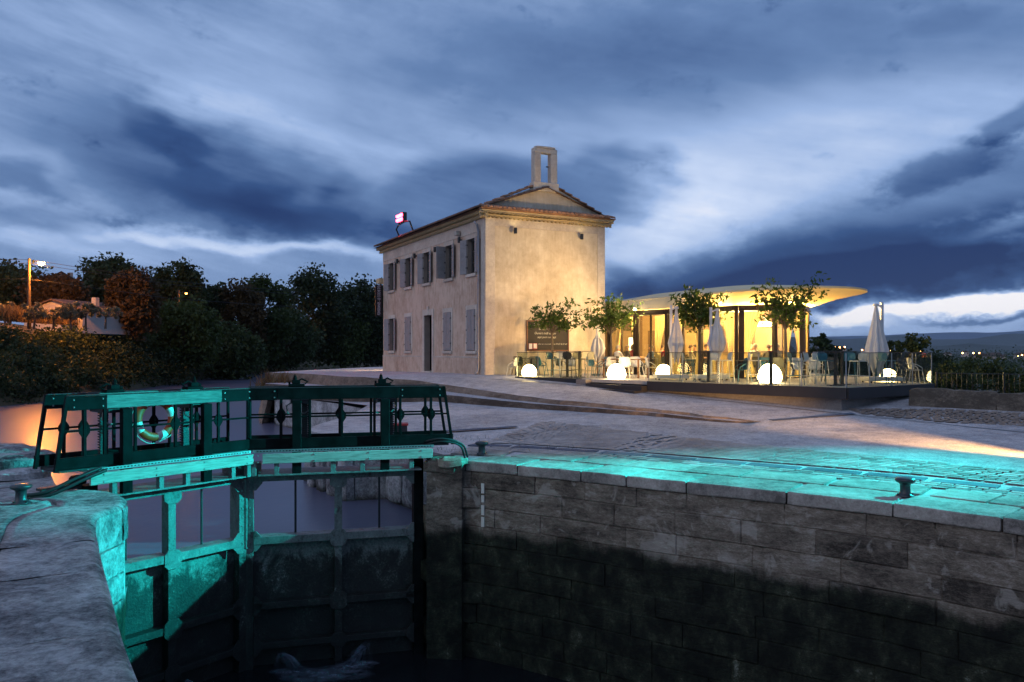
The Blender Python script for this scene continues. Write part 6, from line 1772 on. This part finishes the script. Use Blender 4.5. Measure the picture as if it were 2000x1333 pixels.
def px_tree(u, y, vtop, vbot, hw, zb, label, m, seed, leaf=.42, n_cl=34, per=110, depth=.8, group='trees on the far bank', trunk_r=.28, name='tree', spread=None, shell=.5):
    zt = zof(vtop, y); zc0 = zof(vbot, y); r_ = hw * y / FOC; p = at(u, y, zb)
    return tree(name, p, zt - zb, (0, 0, (zt + zc0) / 2 - zb), (r_, r_ * depth, (zt - zc0) / 2), label, 'tree', m, leaf, n_cl, per, spread, seed, trunk_r, group)
TR = [
 (18, 88, 524, 612, 62, 5.2, 'dark leafy tree behind the street lamp pole at the picture edge', 'leaf_dark'),
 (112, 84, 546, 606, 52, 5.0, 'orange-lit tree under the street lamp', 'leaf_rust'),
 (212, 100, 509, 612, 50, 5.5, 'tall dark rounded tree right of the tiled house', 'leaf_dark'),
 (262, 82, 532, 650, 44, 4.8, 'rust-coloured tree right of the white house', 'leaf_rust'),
 (345, 104, 517, 640, 46, 5.5, 'tall dark tree behind the small orange lamp', 'leaf_dark'),
 (420, 112, 564, 640, 30, 5.5, 'small dark round-topped tree right of the small orange lamp', 'leaf_dark'),
 (360, 92, 590, 715, 62, 3.0, 'broad green tree on the bank below the small orange lamp', 'leaf_mid'),
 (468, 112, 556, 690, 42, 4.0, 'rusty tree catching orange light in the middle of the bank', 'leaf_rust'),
 (518, 118, 541, 700, 46, 4.0, 'tall ragged-topped tree in the middle of the bank', 'leaf_mid'),
 (612, 140, 529, 690, 58, 4.5, 'largest dome-shaped tree on the far bank', 'leaf_dark'),
 (700, 150, 548, 700, 50, 4.5, 'dark tree just before the house on the far bank', 'leaf_dark'),
 (752, 158, 553, 700, 46, 4.5, 'dark tree half hidden behind the house corner', 'leaf_dark'),
 (560, 128, 610, 722, 52, 0.5, 'low leafy tree at the water below the tall ragged one', 'leaf_dark'),
 (650, 146, 600, 716, 62, 0.5, 'low leafy tree at the water below the dome-shaped one', 'leaf_mid'),
 (730, 152, 620, 716, 52, 0.5, 'low leafy tree at the water beside the house', 'leaf_dark'),
 (450, 106, 640, 735, 52, 0.5, 'low dark tree at the water below the rusty one', 'leaf_dark'),
]
for k, (u, y, vt, vb, hw, zb, lab, m) in enumerate(TR): px_tree(u, y, vt, vb, hw, zb, lab, m, 10 + k, leaf=.46 + .003 * (y - 80), n_cl=80, per=130, spread=hw * y / FOC * .19, shell=.25)
# olive trees on the terrace
OL = [(12, 68, 'olive tree at the picture edge on the orange-lit terrace'), (66, 66, 'olive tree at the foot of the lamp pole'), (104, 68, 'olive tree in front of the left end of the white house'), (138, 67, 'olive tree in front of the middle of the white house'), (168, 68, 'olive tree in front of the gable of the white house'), (206, 69, 'olive tree right of the white house')]
for k, (u, y, lab) in enumerate(OL):
    r_ = 20 + 6 * ((k * 7) % 3); px_tree(u, y, 590 + (k % 3) * 5, 622, r_, zof(636, y), lab, 'leaf_olive', 60 + k, leaf=.22, n_cl=18, per=60, group='olive trees on the terrace', trunk_r=.10, name='olive_tree', shell=.6)
# bushes covering the bank
rngb = np.random.default_rng(5); nb = 0
LMK = ['the picture edge', 'the lamp pole', 'the orange-lit tree', 'the white house', 'the gable of the white house', 'the rust-coloured tree', 'the pole of the small orange lamp', 'the small orange lamp', 'the round-topped tree', 'the rusty mid-bank tree', 'the tall ragged tree', 'the tiny far lamp']
for k in range(34):
    u = -20 + k * 15.5 + rngb.uniform(-4, 4); row = k % 3
    y_edge = np.interp(u, [0, 150, 300, 400, 560], [53.5, 66, 85, 112, 160])
    y = y_edge + (2.0, 5.5, 9.0)[row]; zb = (-1.2, 0.0, 1.7)[row]; rad = rngb.uniform(1.4, 2.0) * (1 + max(0, y - 66) / 45)
    p = at(u, y, zb); rng = np.random.default_rng(200 + k); t_ = thing('bush', p, ('bush at the water edge', 'bush halfway up the bank', 'bush near the top of the bank')[row] + ' below ' + LMK[k // 3], 'bush', 'bushes on the far canal bank')
    P_, cl = clumps(rng, np.array((0, 0, rad * .55)), np.array((rad * 1.25, rad, rad * .75)), 26, 120, rad * .27, .3)
    put(leaf_mesh('foliage', P_, .26 + .0022 * (y - 50), rng, ('leaf_dark', 'leaf_dark', 'leaf_mid')[k % 3] if u > 230 else 'leaf_dark'), 'foliage', t_)
    mb = MB()
    for e in cl[:4]: mb.tube([(0, 0, -.2), tuple(np.array(e) * .5), tuple(e)], [.06, .05, .02], 5)
    mb.build('stem', 'bark', t_)
# dry grass along the terrace lip and the plateau end
def tufts(name, spots, h, n, m, label, seed):
    rng = np.random.default_rng(seed); V = []; F = []
    for (x, y, z) in spots:
        for _ in range(n):
            a = rng.uniform(0, 6.28); bx_, by_ = x + rng.normal() * .35, y + rng.normal() * .35; hh = h * rng.uniform(.5, 1.2); lx, ly = rng.normal() * hh * .35, rng.normal() * hh * .35; w = hh * .045
            q = len(V); V += [(bx_ - w * math.cos(a), by_ - w * math.sin(a), z), (bx_ + w * math.cos(a), by_ + w * math.sin(a), z), (bx_ + lx, by_ + ly, z + hh)]; F.append((q, q + 1, q + 2))
    mb = MB(); mb.v = V; mb.f = F; mb.mi = [0] * len(F); mb.build(name, m, fix=False, label=label, cat='grass', kind='stuff')
sp_ = []
for u in range(-10, 245, 5):
    y = np.interp(u, [0, 150, 300], [53.5, 66, 85]) + 10.5; p = at(u, y, 4.75); sp_.append(tuple(p))
tufts('grass', sp_, 1.3, 40, 'grass_dry', 'dry orange-lit grass along the lip of the far bank', 3)
tufts('grass', [(-13.2 + .12 * k, 42.2 + .3 * (k % 4), .1 + .1 * (k % 5)) for k in range(12)], .8, 26, 'grass_dry', 'dry grass hanging at the canal end of the plateau', 4)
tufts('grass', [tuple(hit(u, v, L_)) for u, v in ((905, 857), (918, 858), (872, 880), (880, 882), (1086, 875), (632, 858), (620, 862))], .10, 24, 'leaf_mid', 'small green weeds in the quay joints', 5)

# terrace trees: slender trunks, layered sprays of drooping leaves
def terrace_tree(u, y, fork_v, tips, label, seed, trunk_r=.05, per=56, leaf=.18, m='leaf_terrace'):
    """tips: photo positions (u, v, depth offset) of the branch ends"""
    p = at(u, y, FL); t_ = thing('terrace_tree', p, label, 'tree', 'small trees on the terrace'); rng = np.random.default_rng(seed)
    fz = zof(fork_v, y) - FL; mb = MB()
    mb.tube([(0, 0, 0), (.02, 0, fz * .5), (0, .0, fz)], [trunk_r * 1.15, trunk_r, trunk_r * .8], 8)
    P_ = []
    for (tu, tv, dy_) in tips:
        e = Vector(((tu - 1000) / FOC * y - p.x, dy_, zof(tv, y) - FL)); s_ = Vector((0, 0, fz * rng.uniform(.93, 1.0)))
        md = s_.lerp(e, .5) + Vector((0, 0, .07))
        mb.tube([s_, md, e], [trunk_r * .5, trunk_r * .32, trunk_r * .1], 5)
        for f_ in np.linspace(.42, 1.04, 6):
            c = np.array(s_.lerp(e, f_) + Vector((0, 0, .12 * math.sin(math.pi * min(1, f_)))))
            k = int(per / 6 * (.7 + .6 * f_)); P_.append(c + rng.normal(size=(k, 3)) * np.array((.13, .16, .085)))
        for _ in range(2):
            sd = rng.normal(size=3) * np.array((.28, .3, .10)); c0 = np.array(s_.lerp(e, rng.uniform(.5, .9)))
            mb.tube([tuple(c0), tuple(c0 + sd)], [trunk_r * .15, trunk_r * .06], 4); P_.append(c0 + sd + rng.normal(size=(int(per * .25), 3)) * np.array((.12, .13, .08)))
    mb.build('trunk', 'bark', t_); put(leaf_mesh('crown', np.vstack(P_), leaf, rng, m, flat=.2, aspect=.42), 'crown', t_); return t_
terrace_tree(1078, 34.2, 648, [(1042, 606, .2), (1050, 622, -.3), (1060, 605, .4), (1075, 598, -.2), (1085, 610, .5), (1100, 602, .2), (1108, 592, .1), (1120, 612, -.2), (1128, 622, .2), (1132, 634, .1), (1105, 640, -.3), (1058, 632, .3), (1090, 625, -.5)], 'small tree in front of the chalkboard', 1)
terrace_tree(1193, 32.9, 650, [(1146, 610, .1), (1158, 620, -.3), (1152, 627, .2), (1170, 605, .4), (1180, 592, .0), (1188, 586, .2), (1200, 598, -.3), (1210, 590, .3), (1222, 604, .1), (1240, 596, .0), (1230, 615, .3), (1215, 628, -.4), (1180, 632, .2), (1200, 612, .5), (1205, 585, .1)], 'small tree at the house end of the pavilion', 2, leaf=.19)
terrace_tree(1366, 30.0, 640, [(1320, 582, .1), (1328, 600, -.3), (1335, 612, .3), (1345, 565, .0), (1343, 575, .2), (1350, 590, -.4), (1362, 575, .4), (1375, 580, -.2), (1385, 592, .3), (1392, 605, -.2), (1398, 585, .2), (1412, 580, .0), (1340, 622, .2), (1350, 632, -.2), (1380, 622, .3), (1390, 630, .1), (1365, 605, -.5), (1370, 615, .5)], 'dense bushy tree between the two cantilever parasols', 3, .06, 66, .19)
terrace_tree(1534, 28.2, 640, [(1476, 566, .1), (1486, 584, -.2), (1502, 560, .2), (1510, 552, .0), (1510, 590, .3), (1520, 574, -.3), (1530, 592, .4), (1540, 572, .1), (1552, 584, -.2), (1562, 556, .2), (1575, 568, .1), (1590, 556, .0), (1600, 545, .1), (1580, 584, .3), (1515, 612, -.2), (1500, 600, .3), (1555, 610, .2), (1545, 625, -.2), (1520, 628, .2), (1566, 636, .1)], 'tall forked tree in front of the rounded end of the pavilion', 4, .055, 46, .18)
# shrubs behind the terrace and down the slope
SH = [(1608, 46, 655, 705, 26, 'feathery shrub seen under the end of the pavilion roof', 'leaf_dark'), (1640, 44, 680, 720, 30, 'low shrub behind the terrace under the last roof edge', 'leaf_dark'), (1782, 38, 660, 712, 34, 'upright shrub right of the last parasol', 'leaf_mid'), (1745, 40, 668, 715, 18, 'thin shrub beside the last parasol', 'leaf_dark'),
      (1850, 34, 712, 780, 40, 'dark shrub behind the start of the iron fence', 'leaf_dark'), (1900, 40, 700, 780, 46, 'rounded dark bush on the slope behind the iron fence', 'leaf_mid'), (1945, 36, 712, 785, 44, 'dark bush behind the middle of the iron fence', 'leaf_dark'), (1990, 40, 705, 785, 46, 'dark bush at the picture edge behind the iron fence', 'leaf_mid'), (2045, 38, 705, 785, 50, 'dark bush beyond the picture edge of the fence', 'leaf_dark'), (1690, 60, 690, 730, 40, 'dark hedge-like bush between terrace and plain', 'leaf_dark'), (1830, 60, 694, 730, 50, 'spreading dark bush below the far fields', 'leaf_dark')]
for k, (u, y, vt, vb, hw, lab, m) in enumerate(SH):
    p = at(u, y, zof(vb, y) - .6); zt = zof(vt, y); r_ = hw * y / FOC; rng = np.random.default_rng(400 + k); t_ = thing('shrub', p, lab, 'shrub', 'shrubs beyond the terrace'); hh = zt - p.z
    P_, cl = clumps(rng, np.array((0, 0, hh * .55)), np.array((r_, r_ * .8, hh * .45)), 22, 70, r_ * .17, .3)
    put(leaf_mesh('foliage', P_, .15 + .001 * y, rng, m), 'foliage', t_); mb = MB()
    for e in cl[:6]: mb.tube([(0, 0, -.3), tuple(np.array(e) * .5), tuple(e)], [.05, .035, .012], 5)
    mb.build('stem', 'bark', t_)

# ================================================================== low wall and iron fence at the side
lw = thing('low_wall', (0, 0, 0), 'low wall of big rough stone blocks behind the brown setts', 'low wall')
pw = Vector((12.0, 24.05, 0)); dw = Vector((2.3, -1.4, 0)).normalized(); d = 0; rng = random.Random(8)
for k in range(7):
    l = rng.uniform(1.0, 1.6); c = pw + dw * (d + l / 2); me = rough_block(l + .05, .5, rng.uniform(.58, .68), 120 + k, .045, 5, .045); me.materials.append(MATS['rough_stone'])
    o = put(me, 'wall_block', lw); o.matrix_local = frame(Vector((c.x, c.y, zup(c.x, c.y - .3) + .19)), dw); d += l
fn = thing('iron_fence', (0, 0, 0), 'thin black iron railing behind the low stone wall', 'fence')
f0 = Vector((13.5, 25.4, 0)); fd = Vector((1.62, -1.0, 0)).normalized(); zt_, zb_ = 1.56, .72
for z in (zt_, zb_): mb = MB(); mb.bar(f0 + Vector((0, 0, z)), f0 + fd * 9 + Vector((0, 0, z)), .04, .02); mb.build('rail', 'iron_black', fn)
for k in range(64):
    p = f0 + fd * (k * .14); mb = MB(); big = k % 13 == 0; w_ = .022 if big else .007
    mb.box(p.x - w_, p.x + w_, p.y - w_, p.y + w_, .2 if big else zb_, zt_ + (.05 if big else 0)); mb.build('post' if big else 'baluster', 'iron_black', fn)

# ================================================================== houses and lamps across the canal
def small_house(loc_, rz, lx, ly, hw, hr, wallm, label, windows=()):
    t_ = thing('house', loc_, label, 'house', rz=rz)
    mb = MB(); mb.box(-lx, lx, -ly, ly, -1.0, hw); mb.prism([(-lx, hw), (lx, hw), (0, hw + hr)], -ly, ly); mb.build('wall', wallm, t_)
    for s_ in (-1, 1):
        mb = MB(); a = Vector((s_ * (lx + .35), 0, hw - .30 * hr / lx)); b = Vector((0, 0, hw + hr + .06)); mb.add([(a.x, -ly - .3, a.z), (b.x, -ly - .3, b.z), (b.x, ly + .3, b.z), (a.x, ly + .3, a.z), (a.x, -ly - .3, a.z + .14), (b.x, -ly - .3, b.z + .14), (b.x, ly + .3, b.z + .14), (a.x, ly + .3, a.z + .14)],
            [(0, 1, 2, 3), (7, 6, 5, 4), (0, 4, 5, 1), (3, 2, 6, 7), (0, 3, 7, 4), (1, 5, 6, 2)]); mb.build('roof', 'dark_roof', t_)
    for (x, z, w, h) in windows:
        mb = MB(); mb.box(x - w, x + w, -ly - .03, -ly - .003, z, z + h); f_ = mb.build('window', 'frame_dark', t_); mb = MB(); mb.box(x - w + .08, x + w - .08, -ly - .04, -ly - .031, z + .08, z + h - .08); mb.build('pane', 'dark_room', f_)
    mb = MB(); mb.box(lx * .4, lx * .4 + .5, -.25, .25, hw + hr * .4, hw + hr + .5); mb.build('chimney', wallm, t_); return t_
small_house(tuple(at(160, 80, zof(634, 80))), -.25, 3.4, 3.6, 1.15, 1.0, 'white_wall', 'low white-walled house behind the olive trees', ((-1.6, .3, .4, .6), (1.4, .3, .4, .6)))
small_house(tuple(at(112, 104, 6.0)), .6, 3.2, 5.0, 4.2, 1.9, 'far_wall', 'house with a dark tiled roof half hidden behind trees by the street lamp', ((-1.2, 2.2, .5, 1.1), (1.2, 2.2, .5, 1.1)))
emit('sodium_glow', (1.0, .30, .04), 1300.0)
SOD = (1.0, .31, .035)
emit('sodium_dim', (1.0, .36, .06), 14.0)
def street_lamp(u, y, vtop, zb, lu, lv, en_, label, wires=False, r_=.16, head=True):
    p = at(u, y, zb); t_ = thing('street_lamp', p, label, 'street lamp', 'orange street lamps across the canal')
    h = zof(vtop, y) - zb; mb = MB(); mb.tube([(0, 0, -.4), (0, 0, h)], [.17, .11], 10); mb.build('pole', 'pole_wood', t_)
    e = at(lu, y, zof(lv, y)) - p; mb = MB(); mb.tube([(0, 0, e.z - .25), (e.x * .5, -.1, e.z + .12), (e.x, -.2, e.z + .10)], .03, 6); mb.build('arm', 'iron_black', t_)
    mb = MB(); mb.lathe([(.0, .14), (.14, .12), (.24, .04), (.26, .0)], 12, (e.x, -.2, e.z)); mb.build('shade', 'iron_black', t_)
    mb = MB(); mb.lathe([(.02, -r_), (r_ * .7, -r_ * .7), (r_, 0), (r_ * .8, .02)], 12, (e.x, -.2, e.z)); mb.build('bulb_glass', 'sodium_glow' if wires else 'sodium_dim', t_, smooth=True)
    lamp('bulb', 'POINT', (e.x, -.2, e.z - .30), en_, SOD, t_, .22)
    if wires:
        mb = MB(); mb.box(-.5, .9, -.05, .05, h - 1.95, h - 1.87); mb.build('crossarm', 'pole_wood', t_)
        for z in (h - .12, h - .42, h - 1.8):
            mb = MB(); mb.tube([(0, 0, z), (-6, -2, z - .25), (-14, -5, z - .1)], .018, 4); mb.build('wire', 'iron_black', t_)
            mb = MB(); mb.tube([(0, 0, z), (9, 8, z - 1.2), (19, 18, z - 1.5)], .018, 4); mb.build('wire', 'iron_black', t_)
    return t_
street_lamp(57, 70, 505, zof(634, 70), 83, 514, 5200, 'wooden lamp pole with blazing orange light above the olive trees', True, .26)
street_lamp(349, 97, 566, 4.8, 365, 573, 160, 'smaller orange street lamp among the trees further along', False)
street_lamp(573, 132, 612, 4.0, 577, 622, 300, 'tiny orange lamp far along the wooded bank', False, .10)

# ================================================================== far town on the plain
ridge(1500, [(-500, 694), (1400, 694), (1600, 690), (1700, 691), (1800, 692), (1900, 693), (2000, 697), (2600, 700)], 'town_rise', 'plain_earth', 600, 5.0)
simple('town_wall', srgb(176, 168, 160), 0.9)
emit('town_glow', (1.0, .46, .12), 22.0)
fh = None
for k, (u, v, w) in enumerate(((1640, 686, 18), (1690, 688, 12), (1738, 688, 10), (1800, 690, 12), (1885, 690, 10), (1912, 702, 22), (1940, 704, 26), (1960, 700, 14), (1992, 697, 16), (1850, 694, 12))):
    y = 1180; p = at(u, y, zof(v, y) - 1.5)
    if fh is None:
        fh = thing('far_house', p, '', 'house', 'far houses on the plain'); mb = MB(); mb.box(-6, 6, -4, 4, -6, 4); mb.build('wall', 'town_wall', fh); mb = MB(); mb.prism([(-6.6, 4.01), (6.6, 4.01), (0, 7)], -4.5, 4.5); mb.build('roof', 'dark_roof', fh); o = fh
    else: o = copy_tree(fh)
    place(o, p, .3 * (k % 4), ['far house with street lights below the last roof edge', 'far house left of the lone parasol', 'far house right of the lone parasol', 'far house beyond the upright shrub', 'far house on the plain under the low hill', 'pale far building in the dark trees on the plain', 'widest pale far building on the plain', 'far house beside the widest pale building', 'far house at the picture edge on the plain', 'far house beyond the end of the glass balustrade'][k], scale=w / 14)
FLB = ['far orange light, leftmost of the three under the roof edge', 'far orange light, middle of the three under the roof edge', 'far orange light, rightmost of the three under the roof edge', 'far orange light just left of the lone parasol', 'far orange light just right of the lone parasol', 'far orange light beyond the upright shrub', 'far orange light under the low hill, first of three', 'far orange light under the low hill, second of three', 'far orange light under the low hill, third of three', 'far orange light near the picture edge', 'far orange light at the picture edge']
for k, (u, v) in enumerate(((1633, 678), (1640, 679), (1650, 678), (1684, 684), (1739, 684), (1797, 686), (1880, 690), (1901, 690), (1913, 690), (1988, 695), (1996, 694))):
    y = 1150; p = at(u, y, zof(v, y)); t_ = thing('far_street_lamp', (p.x, p.y, p.z - 9), FLB[k], 'street lamp', 'distant street lights of the plain')
    mb = MB(); mb.tube([(0, 0, -6), (0, 0, 9)], .12, 5); mb.build('pole', 'iron_black', t_); mb = MB(); mb.lathe([(.1, -1.1), (.9, -.6), (1.1, 0), (.8, .6), (.1, .9)], 8, (0, 0, 9)); mb.build('bulb_glass', 'town_glow', t_)
rng = np.random.default_rng(9); C = []
for _ in range(520):
    y = rng.uniform(250, 1350); u = rng.uniform(1540, 2150); zt = -13 + max(0, (y - 900) / 600 * 12)
    p = at(u, y, 0); C.append(np.array((p.x, y, zt + 2.5)) + rng.normal(size=(26, 3)) * np.array((5, 5, 2.4)) * (1 + y / 1200))
put(leaf_mesh('plain_woodland', np.vstack(C), 2.6, rng, 'leaf_dark'), 'plain_woodland', None, kind='stuff', label='dark scattered woodland on the far plain', cat='woodland')

# ================================================================== floodlights of the place, plus an added gable fill and beam shield
TEAL = (0.01, 0.95, 0.96)
fl = thing('teal_floodlight', (18.0, 19.5, zup(18.0, 19.5)), 'mast with a teal floodlight aimed along the lock edge', 'floodlight')
mb = MB(); mb.tube([(0, 0, 0), (0, 0, 7.5)], [.09, .06], 10); mb.build('mast', 'iron_black', fl)
mb = MB(); mb.box(-.02, .30, -.22, .22, 6.58, 6.96); o = mb.build('housing', 'iron_black', fl); o.location = (0.05, 0, 0)
S_ = Vector((18.0, 19.5, zup(18, 19.5)))
lamp('quay_beam', 'SPOT', (-.32, .1, 6.45), 36000, TEAL, fl, .03, Vector((1.2, 11.9, -.5)) - S_, R(36), 1.0)
# unseen plate, added to cut the quay beam off at about 20 degrees below level
bd = MB(); da = (Vector((4.6, 13.0, 0)) - S_); da.z = 0; da.normalize(); db = Vector((-da.y, da.x, 0)); c_ = Vector((-.32, .1, 6.45))
e0 = c_ + da * .55 + Vector((0, 0, -.55 * math.tan(R(17.6)))); bd.add([e0 - db * .5, e0 + db * .5, e0 + db * .5 + Vector((0, 0, .6)), e0 - db * .5 + Vector((0, 0, .6))], [(0, 1, 2, 3)])
bd.v = [tuple(Vector(v)) for v in bd.v]; bd.build('beam_shield', 'iron_black', fl, fix=False)
fg = thing('gate_floodlight', (18.0, 16.6, zup(18.0, 16.6)), 'mast with a teal floodlight aimed at the lock gate', 'floodlight')
mb = MB(); mb.tube([(0, 0, 0), (0, 0, 7.5)], [.09, .06], 10); mb.build('mast', 'iron_black', fg); mb = MB(); mb.box(.05, .35, -.2, .2, 5.9, 6.26); mb.build('housing', 'iron_black', fg)
lamp('gate_beam', 'SPOT', (-.12, 0, 6.1), 58000, TEAL, fg, .10, Vector((-6.0, 13.7, -.5)) - Vector((18.0, 16.6, zup(18.0, 16.6))), R(20), .9)
gw_ = thing('gable_fill', (6.95, 32.15, 4.36), 'added fill light at the pavilion roof edge washing the gable wall', 'floodlight')  # invented lamp, added to brighten the gable wall
mb = MB(); mb.box(-.12, .12, -.06, .06, .04, .20); mb.build('housing', 'iron_black', gw_, bevel=.01); mb = MB(); mb.bar((0, 0, .12), (.12, .55, .16), .03); mb.build('bracket', 'iron_black', gw_)
lamp('wash', 'SPOT', (-.1, .1, .12), 1900, (1.0, .72, .38), gw_, .15, Vector((0.8, 36.0, 4.6)) - Vector((6.95, 32.15, 4.36)), R(95), .9)
bl = thing('bollard_light', (11.35, 13.7, zlow(11.35, 13.7)), 'low bollard light throwing a warm streak over the plaza', 'bollard light')
mb = MB(); mb.lathe([(.07, 0), (.07, .62), (.09, .63), (.09, .70)], 12); mb.build('post', 'iron_black', bl)
lamp('beam', 'SPOT', (-.06, .14, .5), 14000, (1.0, .54, .18), bl, .03, Vector((8.0, 20.8, .55)) - Vector((11.35, 13.7, zlow(11.35, 13.7))), R(29), .9)
b3w = thing('wall_lantern', None, 'lantern behind the far corner of the house lighting the path', 'wall lamp', m=Matrix.Translation((C0.x, C0.y, 0)) @ MF @ Matrix.Translation((HLEN + .1, -1.6, 3.8)))
mb = MB(); mb.box(0, .2, -.08, .08, -.1, .12); mb.build('housing', 'iron_black', b3w)
lamp('bulb', 'SPOT', (.32, 0, 0), 900, (1.0, .62, .28), b3w, .05, (4.0, 1.5, -3.0), R(120), .7)

# ================================================================== evening air
def hazem():
    m = bpy.data.materials.new('haze'); m.use_nodes = True; nt = m.node_tree
    nt.nodes.remove(nt.nodes['Principled BSDF']); v = nt.nodes.new('ShaderNodeVolumePrincipled')
    v.inputs['Color'].default_value = (0.72, 0.84, 1.0, 1); v.inputs['Density'].default_value = 3.2e-5
    nt.links.new(v.outputs[0], nt.nodes['Material Output'].inputs['Volume']); MATS['haze'] = m
hazem()
mb = MB(); mb.box(-9300, 9300, -2300, 9300, -14.5, 260); hz_ = mb.build('haze', 'haze', kind='stuff')
